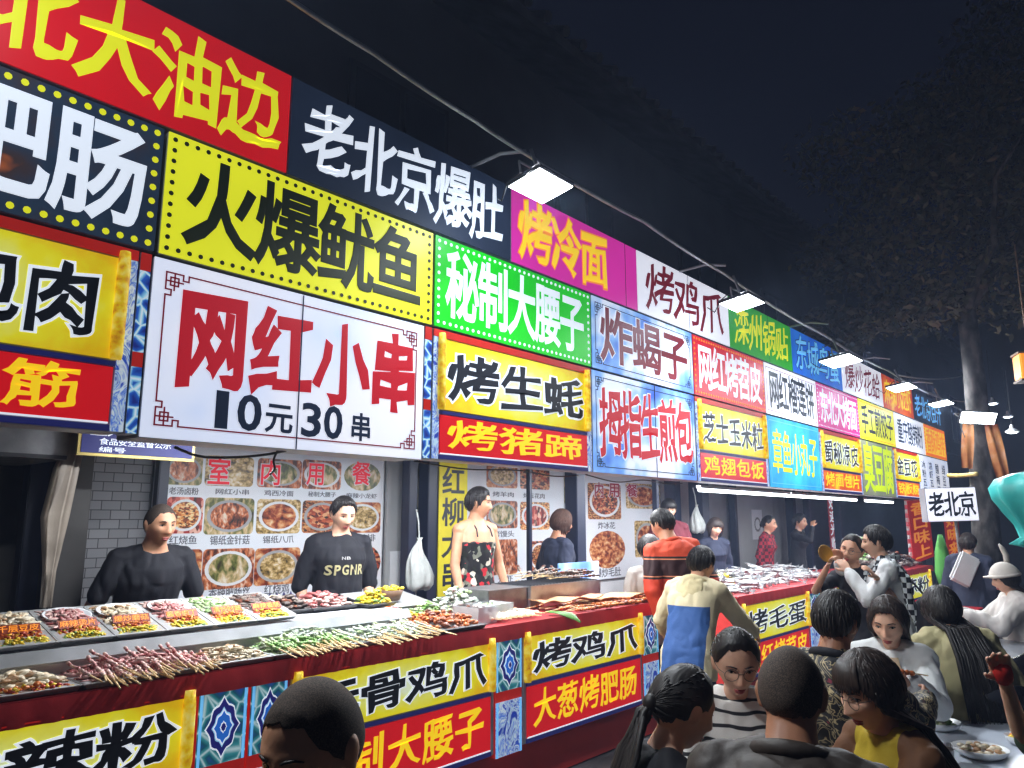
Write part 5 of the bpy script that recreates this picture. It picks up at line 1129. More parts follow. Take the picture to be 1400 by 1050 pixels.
    for i in range(nu): a, b_ = nv * nu + i, nv * nu + (i + 1) % nu; F.append((a, b_, b_ + n0, a + n0))
    F.append(tuple(range(nu))[::-1]); F.append(tuple(n0 + i for i in range(nu)))
    hmb = MB(); hmb.add(HW(V), F)
    def dirv(az, an): return np.array([math.sin(an) * math.sin(az), math.sin(an) * math.cos(az), math.cos(an)])
    def hs_pt(az, an, o=0.0): d = dirv(az, an); return headpts(d[None], fem, False)[0] + d * o
    if hair in ('short', 'crew', 'bob', 'long'):
        # surface locks follow the skull so the outline is uneven
        for k in range(240):
            az = rg.uniform(-math.pi, math.pi); m_ = R(maxang(az)); a0 = m_ * rg.uniform(0.15, 0.6); a1 = min(m_ * rg.uniform(1.0, 1.10), a0 + R(rg.uniform(28, 70)))
            pts = [hs_pt(az + 0.25 * (q - 0.5) * rg.uniform(-1, 1), a0 + (a1 - a0) * q, thk * (1.0 - (0.85 if hair == 'crew' else 0.62) * q * q) + 0.002 * math.sin(q * 3)) for q in (0, 0.33, 0.66, 1)]
            hmb.tube(HW(np.array(pts)), [0.0012 * hs, 0.0048 * hs, 0.0042 * hs, 0.0007 * hs], 5, 0, flat=0.6)
    if bang:
        for k in range(56):
            az = R(-48 + 96 * k / 55 + rg.uniform(-2, 2)); pts = [hs_pt(az * 0.8, R(q), o) for q, o in ((30, 0.02), (50, 0.022), (66, 0.017), (76 + rg.uniform(-3, 4), 0.012))]
            hmb.tube(HW(np.array(pts)), [0.003 * hs, 0.0055 * hs, 0.005 * hs, 0.001 * hs], 5, 0, flat=0.5)
    if hair == 'bob':
        for k in range(90):
            az = R(rg.uniform(58, 302)); m_ = R(maxang(az)); p0 = hs_pt(az, m_ * 0.7, 0.018); p1 = hs_pt(az, m_ * 0.98, 0.016); e_ = p1 * np.array([0.95, 0.95, 1]) + np.array([0, 0, -0.03 - 0.02 * rg.random()])
            hmb.tube(HW(np.array([p0, p1, e_])), [0.006 * hs, 0.010 * hs, 0.003 * hs], 5, 0, flat=0.5)
    if hair == 'long':
        for k in range(240):
            az = R(rg.uniform(62, 298)); m_ = R(maxang(az)); p0 = HW(hs_pt(az, m_ * rg.uniform(0.5, 0.8), 0.015)[None])[0]; p1 = HW(hs_pt(az, m_ * 0.98, 0.016)[None])[0]
            sx = -math.sin(az) * 0 + math.sin(az); pA, MA = sp(0.52); pB, MB_ = sp(max(0.05, 0.50 - longL * rg.uniform(0.75, 1.0)))
            xf = ga + 0.14 * (fat - 1); wA = W(pA + MA @ np.array([sx * 0.085, -0.096 - xf - 0.012 * rg.random(), 0.02]) * s); wB = W(pB + MB_ @ np.array([sx * 0.12 + rg.uniform(-.015, .015), -0.150 - xf - 0.012 * rg.random(), 0]) * s)
            pM, MM = sp(0.38); wM = W(pM + MM @ np.array([sx * 0.10, -0.146 - xf - 0.012 * rg.random(), 0]) * s) if longL > 0.2 else (wA + wB) / 2
            hmb.tube([p0, p1, wA, wM + np.array([rg.uniform(-.006, .006), 0, 0]), wB], [0.004, 0.0078, 0.0082, 0.0075, 0.001], 5, 0, flat=0.6)
    if hair == 'tied':
        c = HW(np.array([[0, -0.112, -0.01]]))[0]; hmb.ell(c, (0.026 * hs, 0.024 * hs, 0.028 * hs), 12, 8, 0, Mh)
        cl = np.array([0, -0.108, -0.008])
        for k in range(120):
            az = rg.uniform(-2.6, 2.6); a0 = R(maxang(az)) * rg.uniform(0.55, 1.0); p0 = hs_pt(az, a0, 0.004); P = [p0]
            for q in (0.3, 0.6, 0.85):
                d_ = nrm(p0 * (1 - q) + cl * q); P.append(headpts(d_[None], fem, False)[0] + d_ * (thk + 0.002))
            hmb.tube(HW(np.array(P + [cl])), [0.001 * hs, 0.0042 * hs, 0.005 * hs, 0.005 * hs, 0.004 * hs], 5, 0, flat=0.6)
        c2 = HW(np.array([[0, -0.130, -0.045]]))[0]
        for k in range(60 if tail else 0):
            c1 = c2 + np.array([rg.uniform(-.018, .018), rg.uniform(-.012, .012), rg.uniform(-.012, .012)]); pA, MA = sp(0.50); pB, MB_ = sp(0.50 - longL * rg.uniform(0.7, 1.0)); sx = rg.uniform(-1, 1)
            wA = W(pA + MA @ np.array([sx * 0.05, -0.10 - ga - rg.random() * 0.015, 0.02]) * s); wB = W(pB + MB_ @ np.array([sx * 0.07, -0.135 - ga, 0]) * s)
            hmb.tube([c, c1, wA, (wA + wB) / 2, wB], [0.012, 0.012, 0.012, 0.010, 0.002], 5, 0, flat=0.6)
    hmb.build('hair', BUZZ if hair == 'buzz' else hm, t, smooth=True)
    # ---- clothes
    if shirt: remesh(cloth, 'shirt' if not coat else 'jacket', 0.0095 if voxel < 0.009 else 0.011, 2, t, [shirt], fold, 9, seed)
    if lower: remesh(legs, 'trousers', 0.014, 2, t, [trousers or TROU], 0.008, 8, seed)
    info = dict(t=t, sp=sp, W=W, hc=hc, Mh=Mh, HW=HW, ring=ring, TR=TR, hands=hand_info, pz=pz, s=s, base=base, RW=RW, ga=ga, rz=rz)
    if sit:
        st = thing('stool', 'plastic stool under the ' + label[:60].replace('person', 'person'), 'stool', (base[0], base[1], 0), rz, 'stools of the diners'); hz = max(0.2, pz - 0.125 * s)
        q = MB(); q.loft([[(w_ * math.cos(2 * math.pi * k / 20), w_ * math.sin(2 * math.pi * k / 20), z) for k in range(20)] for w_, z in ((0.14, hz - 0.03), (0.155, hz - 0.015), (0.15, hz), (0.10, hz + 0.002))]); q.build('seat', m_stool, st, smooth=False)
        for a in (45, 135, 225, 315):
            q = MB(); q.tube([(0.11 * math.cos(R(a)), 0.11 * math.sin(R(a)), hz - 0.02), (0.16 * math.cos(R(a)), 0.16 * math.sin(R(a)), 0)], 0.016, 8); q.build('leg', m_stool, st)
    return info
m_stool = mat('stool_plastic', srgb(150, 40, 40), 0.4, var=0.06)
def glasses(I, r=0.020):
    q = MB(); HW = I['HW']
    for sd in (-1, 1):
        q.tube(HW(np.array([(sd * 0.033 + r * 1.12 * math.cos(a), 0.096, -0.002 + r * math.sin(a)) for a in np.linspace(0, 2 * math.pi, 19)])), 0.0011, 5)
        q.tube(HW(np.array([(sd * 0.056, 0.094, 0.004), (sd * 0.074, 0.06, 0.004), (sd * 0.081, -0.01, 0.004)])), 0.0011, 5)
    q.tube(HW(np.array([(-0.011, 0.097, 0.002), (0, 0.101, 0.004), (0.011, 0.097, 0.002)])), 0.0011, 5)
    q.build('glasses', m_dark, I['t'])
def collar(I, m, h=0.535, r=(0.075, 0.075), tube=0.014, name='collar', y=-0.004):
    q = MB(); p, M = I['sp'](h); s = I['s']
    pts = [I['W'](p + M @ np.array([r[0] * math.cos(a), y + r[1] * math.sin(a), 0.012 * math.sin(a) * -1]) * s) for a in np.linspace(0, 2 * math.pi, 25)]
    q.tube(pts, tube * s, 8, cap=False); q.build(name, m, I['t'], smooth=True)
def strand_hair(I, pts_list, r=0.011, name='hair_lock', m=None):
    q = MB()
    for pts in pts_list: q.tube(pts, [r * 0.6] + [r] * (len(pts) - 2) + [r * 0.25], 6, 0, flat=0.6)
    q.build(name, m or HAIR, I['t'], smooth=True)
def chest_point(I, x, h, off=0.0, back=False):
    """point on the front (or back) of the torso cloth"""
    p, M = I['sp'](h); TR = I['TR']; hsx = [r_[0] for r_ in TR]; a = np.interp(h, hsx, [r_[1] for r_ in TR]); b = np.interp(h, hsx, [r_[2] for r_ in TR]); yo = np.interp(h, hsx, [r_[3] for r_ in TR])
    a += I['ga']; b += I['ga']; c = min(0.999, abs(x / a)) ** (1 / 0.85); yy = b * (math.sqrt(1 - c * c)) ** 0.85
    return I['W'](p + M @ np.array([x, (yo + (yy + off) * (-1 if back else 1)), 0]) * I['s'])
def chest_text(I, text, x0, x1, h0, h1, m, bold=0.05, name='printed_letters', off=0.006):
    mb = MB(); letters(mb, text, x0, x1, h0, h1, bold, th=0.0, gap=0.2)
    v = mb.arr(); 
    from mathutils.bvhtree import BVHTree
    sh = part(I, 'shirt') or part(I, 'jacket'); bt = BVHTree.FromPolygons([p.co for p in sh.data.vertices], [tuple(p.vertices) for p in sh.data.polygons]); pts = []
    for p in v:
        c = chest_point(I, -p[0], p[2], 0.0); _, M = I['sp'](p[2]); fw = M[:, 1]; h = bt.ray_cast(Vector(c + fw * 0.12), Vector(-fw), 0.3); pts.append(np.array(h[0]) + fw * 0.0025 if h[0] is not None else c)
    o = MB(); o.add(np.array(pts), mb.f); o.build(name, m, sh, fixn=False)

def paint(o, m, test):
    """give the faces of one garment that pass the test a second cloth"""
    me = o.data; me.materials.append(m); k = len(me.materials) - 1
    for p in me.polygons:
        if test(p.center): p.material_index = k
def part(I, name):
    for c in I['t'].children:
        if c.name.split('.')[0] == name: return c
# ---------------------------------------------------------------- fabrics
def cloth(name, rgb, var=0.15, rough=0.8, k=1.0): return mat('cloth_' + name, tuple(v * k for v in srgb(*rgb)), rough, var=var, scale=5, bump=0.12, bscale=160)
C_BLACK = cloth('black', (21, 22, 31)); C_NAVY = cloth('navy', (34, 40, 62)); C_CHAR = cloth('charcoal', (46, 46, 52)); C_BEIGE = cloth('beige', (190, 164, 136)); C_KHAKI = cloth('khaki', (190, 180, 136)); C_WHITE = cloth('white', (222, 224, 224), 0.06)
C_MAROON = cloth('maroon', (96, 26, 40)); C_BROWNJ = mat('cloth_brown_leather', srgb(58, 50, 45), 0.62, var=0.2, scale=4, bump=0.15, bscale=60); C_GREY = cloth('grey', (150, 146, 140)); C_YELLOW = cloth('yellow', (214, 190, 20)); C_DKGREEN = cloth('dark_green', (40, 60, 40))
C_STRIPE = ramp_mat('cloth_striped', 'wave', 7.0, [(0.0, srgb(30, 30, 36)), (0.13, srgb(30, 30, 36)), (0.2, srgb(226, 222, 216)), (1.0, srgb(232, 228, 222))], rough=0.8, distort=2.5)
C_FLORAL = ramp_mat('cloth_floral', 'voronoi', 30.0, [(0.0, srgb(20, 20, 24)), (0.5, srgb(28, 36, 32)), (0.66, srgb(120, 124, 110)), (0.78, srgb(214, 206, 190)), (0.9, srgb(190, 40, 50))], rough=0.7, constant=True)
C_PLAIDR = ramp_mat('cloth_red_check', 'checker', 22.0, [(0, srgb(150, 24, 44)), (1, srgb(60, 14, 26))], rough=0.8)
C_DRAGON = ramp_mat('cloth_embroidered', 'noise', 9.0, [(0.44, srgb(20, 20, 24)), (0.47, srgb(196, 176, 130)), (0.50, srgb(30, 28, 28)), (0.535, srgb(18, 18, 22)), (0.55, srgb(186, 168, 128)), (0.58, srgb(24, 22, 26)), (0.66, srgb(22, 22, 26)), (0.7, srgb(130, 24, 50))], rough=0.6, distort=2.2, detail=2)
C_SCARF = ramp_mat('cloth_scarf', 'checker', 26.0, [(0, srgb(22, 26, 34)), (1, srgb(206, 212, 214))], rough=0.85)
def zbands(name, stops): return ramp_mat(name, 'z', 1, stops, rough=0.75, constant=True)
def to_local(top, face, world):
    rz = math.atan2(-top[1], -top[0]) + R(face) - math.pi / 2
    return tuple(Rz(rz).T @ (np.asarray(world) - np.asarray(top)))

# ---------------------------------------------------------------- sellers
I = person('man with cropped hair in black t-shirt leaning before the grey brick wall', onY(221, 689, 4.40), 16, lean=20, hpitch=4, hyaw=14, hair='buzz', shirt=C_BLACK, sleeve='short', skin=0, hands={'L': (-0.30, 0.02, -0.78), 'R': (0.28, 0.0, -0.78)}, fat=1.06, group='sellers behind the counters')
I = person('man in black sweatshirt with cream block letters, looking down behind the counter', onY(470, 680, 4.40), 20, lean=4, hpitch=14, hyaw=4, hair='crew', shirt=C_BLACK, sleeve='half', skin=1, fat=1.06, group='sellers behind the counters')
chest_text(I, 'SPGNR', -0.14, 0.15, 0.295, 0.365, mat('print_cream', srgb(226, 220, 170), 0.6, var=0.0), 0.06)
chest_text(I, 'NB', -0.03, 0.04, 0.40, 0.42, m_white, 0.03)
tp = onY(655, 668, 4.2)
I = person('bare shouldered seller in dark floral halter apron, face turned right', tp, 38, skin=0, s=0.98, fat=1.0, lean=2, hyaw=42, hair='short', shirt=C_FLORAL, tank=True, group='sellers behind the counters', hands={'L': (-0.24, 0.08, -0.84), 'R': (0.24, 0.10, -0.84)})
q = MB()
for sd in (-1, 1):
    pts = [chest_point(I, sd * 0.075, 0.44, 0.004), chest_point(I, sd * 0.07, 0.50, 0.004), I['W'](I['sp'](0.545)[0] + np.array([sd * 0.055, 0.03, 0.0])), I['W'](I['sp'](0.56)[0] + np.array([sd * 0.03, -0.05, 0.0]))]
    q.tube(pts, 0.006, 6)
q.build('strap', C_CHAR, I['t'], smooth=True)
I = person('seller in black with brown wrapped hair, seen from behind near the grill', onY(768, 698, 4.45), 118, s=1.06, lean=8, hair='bob', hairm=mat('hair_wrap_brown', srgb(70, 46, 36), 0.8, var=0.3, scale=20), shirt=C_NAVY, sleeve='long', skin=2, group='sellers behind the counters', fat=1.05)
I = person('young seller with fringe in dark red top, standing behind the orange jacket', onY(914, 683, 4.5), 8, hpitch=10, hair='short', bang=True, shirt=C_MAROON, skin=1, group='sellers behind the counters')
I = person('woman with bobbed hair in navy jacket behind the second counter', onY(977, 709, 4.3), 22, fem=True, lean=6, hpitch=6, hroll=-6, hair='bob', hairm=HAIRB, bang=True, shirt=C_NAVY, skin=1, coat=0.012, group='sellers behind the counters')
I = person('woman with tied hair in red checked shirt, profile to the right', onY(1051, 705, 4.3), 72, fem=True, lean=8, hair='tied', shirt=C_PLAIDR, skin=3, group='sellers behind the counters')
tp = onY(1093, 703, 4.3)
I = person('seller in black with a hand raised to the mouth, beyond the red checks', tp, 68, fem=True, lean=6, hair='short', shirt=C_BLACK, skin=3, group='sellers behind the counters', hands={'R': (0.05, 0.20, -0.19), 'L': None})
# ---------------------------------------------------------------- standing customers
tp = at(905, 697, 6.0)
pzs = tp[2]
C_ORJ = zbands('cloth_orange_bands', [(0.0, srgb(176, 44, 22)), (0.1, srgb(176, 44, 22))] ) if False else None
def bands(name, z):
    return ramp_mat(name, 'z', 1, z, rough=0.7, constant=True)
k = tp[2] / 2.0
m_orange = bands('cloth_orange_bands', [(0.0, srgb(204, 60, 30)), (1.17 / 2, srgb(24, 18, 20)), (1.185 / 2, srgb(226, 140, 100)), (1.195 / 2, srgb(52, 22, 24)), (1.305 / 2, srgb(226, 140, 100)), (1.315 / 2, srgb(20, 16, 18)), (1.335 / 2, srgb(208, 70, 32))])
m_orange.node_tree.nodes['Mapping'].inputs['Scale'].default_value = (0.5, 0.5, 0.5)
I = person('customer in orange jacket with dark chest bands, back turned, bending to the left', tp, -146, lean=16, side=-6, hyaw=16, hpitch=14, hair='crew', shirt=m_orange, coat=0.012, skin=0, fat=1.08, group='customers standing at the counters')
collar(I, m_orange, 0.55, (0.08, 0.08), 0.02)
I = person('customer in pale vest mostly hidden left of the orange jacket', at(887, 733, 6.3), -160, lean=6, s=0.95, hair='short', shirt=C_GREY, sleeve='short', trousers=JEANS, skin=0, group='customers standing at the counters')
tp = at(958, 748, 5.25)
m_hood = mat('cloth_cream_blue_block', (1, 1, 1), 0.75, var=0.0, bump=0.15, bscale=60)
def block_print(m, c0, c1, x, z0, z1):
    t_ = m.node_tree; tc = t_.nodes.new('ShaderNodeTexCoord'); sx = t_.nodes.new('ShaderNodeSeparateXYZ'); t_.links.new(tc.outputs['Object'], sx.inputs[0])
    def mth(op, a_, b_=None):
        n_ = t_.nodes.new('ShaderNodeMath'); n_.operation = op
        for i_, v_ in enumerate((a_, b_)):
            if v_ is None: continue
            if isinstance(v_, (int, float)): n_.inputs[i_].default_value = v_
            else: t_.links.new(v_, n_.inputs[i_])
        return n_.outputs[0]
    k_ = mth('MULTIPLY', mth('MULTIPLY', mth('LESS_THAN', mth('ABSOLUTE', sx.outputs['X']), x), mth('LESS_THAN', sx.outputs['Z'], z1)), mth('GREATER_THAN', sx.outputs['Z'], z0))
    mx_ = t_.nodes.new('ShaderNodeMix'); mx_.data_type = 'RGBA'; mx_.inputs['A'].default_value = c4(c0); mx_.inputs['B'].default_value = c4(c1); t_.links.new(k_, mx_.inputs['Factor']); t_.links.new(mx_.outputs['Result'], t_.nodes['Principled BSDF'].inputs['Base Color'])
block_print(m_hood, srgb(222, 208, 170), srgb(48, 88, 150), 0.145, 0.2, tp[2] - 0.37)
I = person('boy in cream and blue hooded jacket with yellow cuffs, bending at the counter gap', tp, 158, lean=30, s=0.92, hpitch=10, hyaw=-14, hair='crew', shirt=m_hood, coat=0.012, skin=0, trousers=cloth('slate', (60, 66, 90)), group='customers standing at the counters', hands={'L': (-0.36, 0.16, -0.60), 'R': (0.26, 0.32, -0.62)})
q = MB(); p_, M = I['sp'](0.50); q.ell(I['W'](p_ + M @ np.array([0, -0.105, -0.035])), (0.10, 0.03, 0.09), 16, 10, 0, M); q.ell(I['W'](p_ + M @ np.array([0, -0.06, 0.035])), (0.105, 0.065, 0.035), 16, 10, 0, M); remesh(q, 'hood', 0.010, 3, I['t'], [cloth('cream', (222, 206, 160))], 0.008, 16, 3)
for nm in ('L', 'R'):
    T, fd = I['hands'][nm]; q = MB(); q.capsule(I['W'](T - fd * 0.13), I['W'](T - fd * 0.015), 0.052, 0.044, 12); q.build('yellow_cuff', cloth('mustard', (206, 160, 20)), I['t'], smooth=True)
tp = at(1163, 731, 5.95)
I = person('woman in black t-shirt and glasses holding a wooden bowl beside the checked scarf', tp, -12, fem=True, s=0.94, lean=4, side=8, hroll=-14, hyaw=-8, hair='tied', shirt=C_BLACK, sleeve='short', skin=3, trousers=TROU, group='customers standing at the counters', hands={'R': (0.13, 0.26, -0.24), 'L': (-0.20, 0.24, -0.30)})
glasses(I)
chest_text(I, 'mogu', -0.07, 0.06, 0.30, 0.325, m_white, 0.04)
bowl_p = I['base'] + I['RW'] @ (I['W'](I['hands']['R'][0]) + np.array([0.0, 0.05, 0.10]))
t = thing('wooden_bowl', 'small wooden dish held up by the woman in black t-shirt', 'bowl', tuple(bowl_p)); t.rotation_euler = (R(74), 0, YAW - math.pi / 2 + 0.3)
q = MB(); q.loft([[(r_ * math.cos(2 * math.pi * a / 24), r_ * math.sin(2 * math.pi * a / 24), z) for a in range(24)] for r_, z in ((0.035, 0), (0.055, 0.006), (0.066, 0.016), (0.062, 0.017), (0.052, 0.009), (0.02, 0.004))]); q.build('bowl', mat('bowl_wood', srgb(190, 140, 50), 0.5, var=0.2), t, smooth=True)
tp = at(1196, 720, 5.85)
I = person('woman in white shirt and black checked scarf, face to the left', tp, -82, fem=True, s=0.99, lean=6, hair='short', shirt=C_WHITE, coat=0.012, skin=1, trousers=cloth('pale', (200, 200, 206)), group='customers standing at the counters', hands={'R': (0.06, 0.26, -0.27), 'L': (-0.12, 0.22, -0.34)})
q = MB()
for (pts, r_) in (([chest_point(I, -0.10, 0.46, 0.02), I['W'](I['sp'](0.56)[0] + np.array([-0.085, 0.02, 0.02])), I['W'](I['sp'](0.56)[0] + np.array([0.0, -0.10, 0.02])), I['W'](I['sp'](0.56)[0] + np.array([0.09, 0.0, 0.01])), chest_point(I, 0.05, 0.46, 0.03), chest_point(I, -0.02, 0.30, 0.03)], 0.042),
                  ([I['W'](I['sp'](0.55)[0] + np.array([-0.12, -0.04, 0.02])), chest_point(I, -0.13, 0.44, 0.02, True), chest_point(I, -0.12, 0.25, 0.03, True), chest_point(I, -0.13, 0.05, 0.04, True)], 0.055)):
    q.tube(pts, [r_ * 0.7] + [r_] * (len(pts) - 2) + [r_ * 0.8], 10, flat=0.7)
remesh(q, 'scarf', 0.012, 1, I['t'], [C_SCARF], 0.014, 14, 4)
t = thing('backpack', 'black shoulder bag on the back of the woman in the checked scarf', 'bag', tuple(I['base'] + I['RW'] @ (I['W'](I['sp'](0.02)[0]) + np.array([-0.12, -0.22, -0.1]))), I['rz'])
q = MB(); rings = [[(w_ * math.copysign(abs(math.cos(a)) ** 0.6, math.cos(a)), d_ * math.copysign(abs(math.sin(a)) ** 0.6, math.sin(a)), z) for a in [2 * math.pi * j / 24 for j in range(24)]] for w_, d_, z in ((0.10, 0.06, 0), (0.15, 0.09, 0.03), (0.155, 0.10, 0.2), (0.12, 0.08, 0.34), (0.05, 0.04, 0.38))]; q.loft(rings); q.build('pouch', C_BLACK, t, smooth=True)
q = MB(); q.tube([(-0.05, 0, 0.36), (0.0, 0.1, 0.5), (0.08, 0.14, 0.5)], 0.016, 8, flat=0.4); q.build('strap', C_BLACK, t, smooth=True)
I = person('passer-by in long dark coat with back turned, left of the tree trunk', at(1322, 730, 9.0), 165, s=1.0, hair='short', hairm=HAIRB, shirt=C_NAVY, coat=0.03, skin=0, group='people at the night market', voxel=0.012)
t = thing('white_bag', 'stiff white bag under the arm of the passer-by in the dark coat', 'bag', tuple(at(1311, 798, 8.7))); t.rotation_euler = (0, R(28), R(-50)); q = MB(); q.box(-0.12, 0.12, -0.03, 0.03, 0, 0.36); q.build('bag', C_WHITE, t, bevel=0.02)
t = thing('green_cloth', 'green cloth bundle hanging behind the second red vertical board', 'cloth', tuple(at(1292, 800, 9.2))); q = MB()
q.loft([[(w_ * math.cos(2 * math.pi * a / 16) * (1 + 0.15 * math.sin(a * 2.7)), w_ * 0.6 * math.sin(2 * math.pi * a / 16), z) for a in range(16)] for w_, z in ((0.1, 0), (0.15, 0.15), (0.12, 0.4), (0.04, 0.6))]); q.build('bundle', cloth('green', (90, 170, 80)), t, smooth=True)
# ---------------------------------------------------------------- diners
gd = 'diners seated at the low tables'
tp = at(432, 926, 1.42)
I = person('near diner with cropped bald-shaved head bowed, beige top, cut by the bottom edge', tp, -40, sit=True, lean=20, hpitch=13, hair='buzz', shirt=C_BEIGE, skin=0, voxel=0.005, group=gd, hs=1.04, hands={'L': (-0.18, 0.40, -0.62), 'R': (0.18, 0.42, -0.62)})
collar(I, C_BEIGE, 0.55, (0.078, 0.078), 0.016)
tp = at(932, 911, 2.30)
I = person('woman in black top with long tied hair, seen from behind at the nearest table', tp, 122, sit=True, fem=True, lean=24, hpitch=16, hair='tied', shirt=C_BLACK, skin=1, voxel=0.006, group=gd, tail=True, longL=0.40, hands={'L': (-0.12, 0.40, -0.42), 'R': (0.12, 0.40, -0.42)})
tp = at(1004, 859, 2.88)
I = person('woman with glasses in white and black striped top, facing the camera', tp, 2, sit=True, fem=True, lean=10, hpitch=17, hyaw=8, hair='tied', shirt=C_STRIPE, skin=1, voxel=0.006, group=gd, hs=1.03, hands={'L': (-0.12, 0.30, -0.46), 'R': (0.14, 0.30, -0.46)}, coat=0.006)
glasses(I, 0.022)
tp = at(1078, 884, 1.98)
I = person('broad man in dark brown jacket with cropped hair, back to the camera', tp, 172, sit=True, lean=18, hpitch=8, hair='buzz', shirt=C_BROWNJ, skin=2, voxel=0.006, group=gd, coat=0.014, fat=1.1, hands={'L': (-0.16, 0.40, -0.44), 'R': (0.16, 0.40, -0.44)})
collar(I, C_BROWNJ, 0.555, (0.085, 0.085), 0.022)
tp = at(1142, 811, 3.25)
I = person('man in black jacket embroidered with gold scrolls, back to the camera', tp, 150, sit=True, lean=14, hair='short', shirt=C_DRAGON, skin=2, voxel=0.007, group=gd, coat=0.012, fat=1.05, hands={'L': (-0.16, 0.38, -0.46), 'R': (0.16, 0.38, -0.46)})
collar(I, C_BLACK, 0.555, (0.08, 0.08), 0.02)
tp = at(1212, 817, 3.95)
I = person('woman in white jacket over beige top eating, facing the camera', tp, -6, sit=True, fem=True, lean=10, hpitch=14, hyaw=-6, hair='long', hairm=HAIRB, longL=0.22, shirt=C_WHITE, skin=1, voxel=0.006, group=gd, coat=0.02, hs=1.04, hands={'L': (-0.10, 0.28, -0.36), 'R': (0.12, 0.26, -0.36)})
collar(I, C_WHITE, 0.53, (0.075, 0.078), 0.018)
q = MB()
P = []; hs_ = (0.53, 0.46, 0.38, 0.28, 0.18)
L_ = [chest_point(I, -w_, h, 0.006) for w_, h in zip((0.035, 0.05, 0.06, 0.06, 0.06), hs_)]; R_ = [chest_point(I, w_, h, 0.006) for w_, h in zip((0.035, 0.05, 0.06, 0.06, 0.06), hs_)]; Mid = [chest_point(I, 0.0, h, 0.012) for h in hs_]
v = L_ + Mid + R_; f = [(i + 5 * c_, i + 5 * (c_ + 1), i + 1 + 5 * (c_ + 1), i + 1 + 5 * c_) for i in range(4) for c_ in range(2)]
kk = len(v); v2 = [p_ - np.array([0, 0.02, 0]) for p_ in v]; f += [(a + kk, d_ + kk, c_ + kk, b_ + kk) for a, b_, c_, d_ in f]; q.add(v + v2, f); q.build('beige_top', C_BEIGE, I['t'], smooth=True)
t = thing('skewer', 'dark meat skewer held up by the woman in the white jacket', 'skewer', tuple(I['base'] + I['RW'] @ (I['W'](I['hands']['L'][0]) + np.array([0, 0.04, 0.05])))); t.rotation_euler = (R(10), 0, R(60)); q = MB(); q.tube([(0, -0.12, 0), (0, 0.12, 0)], 0.003, 6); q.build('stick', m_stick, t); q = MB()
for k_ in range(5): q.ell((0, -0.02 + 0.03 * k_, 0), (0.014, 0.018, 0.012), 8, 6)
q.build('meat', FC['brown'][0], t, smooth=True)
tp = at(1284, 803, 4.3)
I = person('woman with long straight black hair in khaki jacket, back to the camera', tp, -156, sit=True, fem=True, lean=24, side=-4, hair='long', longL=0.46, shirt=C_KHAKI, skin=1, voxel=0.008, group=gd, coat=0.03, hs=1.04, fat=1.1)
tp = at(1184, 891, 2.42)
m_yel = mat('cloth_brown_yellow', (1, 1, 1), 0.75, var=0.0, bump=0.15, bscale=60); block_print(m_yel, srgb(104, 66, 36), srgb(176, 152, 30), 0.085, 0.2, tp[2] - 0.20)
I = person('young woman with fringe and shoulder length hair in brown and yellow top', tp, -48, sit=True, fem=True, s=0.88, lean=14, hpitch=14, hair='long', bang=True, hairm=HAIRB, longL=0.14, shirt=m_yel, skin=1, voxel=0.006, group=gd, hands={'L': (-0.12, 0.32, -0.44), 'R': (0.12, 0.32, -0.44)})
glasses(I, 0.020)
tp = at(1372, 772, 6.5)
I = person('woman in pale coat with white ear-flap cap and long black hair, profile to the left', tp, -74, sit=True, fem=True, s=0.95, lean=8, hpitch=8, hair='long', longL=0.25, shirt=cloth('pale_coat', (206, 200, 194)), coat=0.03, skin=1, voxel=0.009, group=gd, hands={'R': (0.10, 0.34, -0.42), 'L': (-0.10, 0.34, -0.42)})
q = MB(); HW = I['HW']; ds, fs = sphere_dirs(36, 20); keep = [f_ for f_ in fs if all(ds[i][2] > 0.10 for i in f_)]
q.add(HW(headpts(ds, True, False) + ds * 0.026), keep); q.tube(HW(np.array([(0.095 * math.cos(a), 0.115 * math.sin(a), 0.03) for a in np.linspace(0, 2 * math.pi, 25)])), 0.014, 8, cap=False)
q.ell(HW(np.array([[0, 0.125, 0.03]]))[0], (0.05, 0.04, 0.010), 12, 6)
q.tube(HW(np.array([(0.02, -0.05, 0.13), (0.02, -0.06, 0.19), (0.0, -0.04, 0.25), (-0.01, -0.02, 0.29)])), [0.02, 0.024, 0.02, 0.008], 10)
q.build('cap', cloth('cap', (214, 206, 196)), I['t'], smooth=True)
tp = at(1450, 940, 2.6); hp_ = at(1350, 925, 2.55)
I = person('diner at the right edge with one bare forearm raised and red wrapped hand', tp, -60, sit=True, fem=True, s=0.92, lean=6, hair='long', hairm=HAIRB, shirt=C_DKGREEN, sleeve='short', skin=1, voxel=0.006, group=gd, hands={'R': to_local(tp, -60, at(1350, 893, 2.5)), 'L': None}, finger_curl=7)
T, fd = I['hands']['R']; q = MB(); q.capsule(I['W'](T + fd * 0.022), I['W'](T + fd * 0.052), 0.030, 0.033, 12); q.build('red_wrap', mat('red_cloth_wrap', srgb(200, 40, 34), 0.6, var=0.2), I['t'], smooth=True)
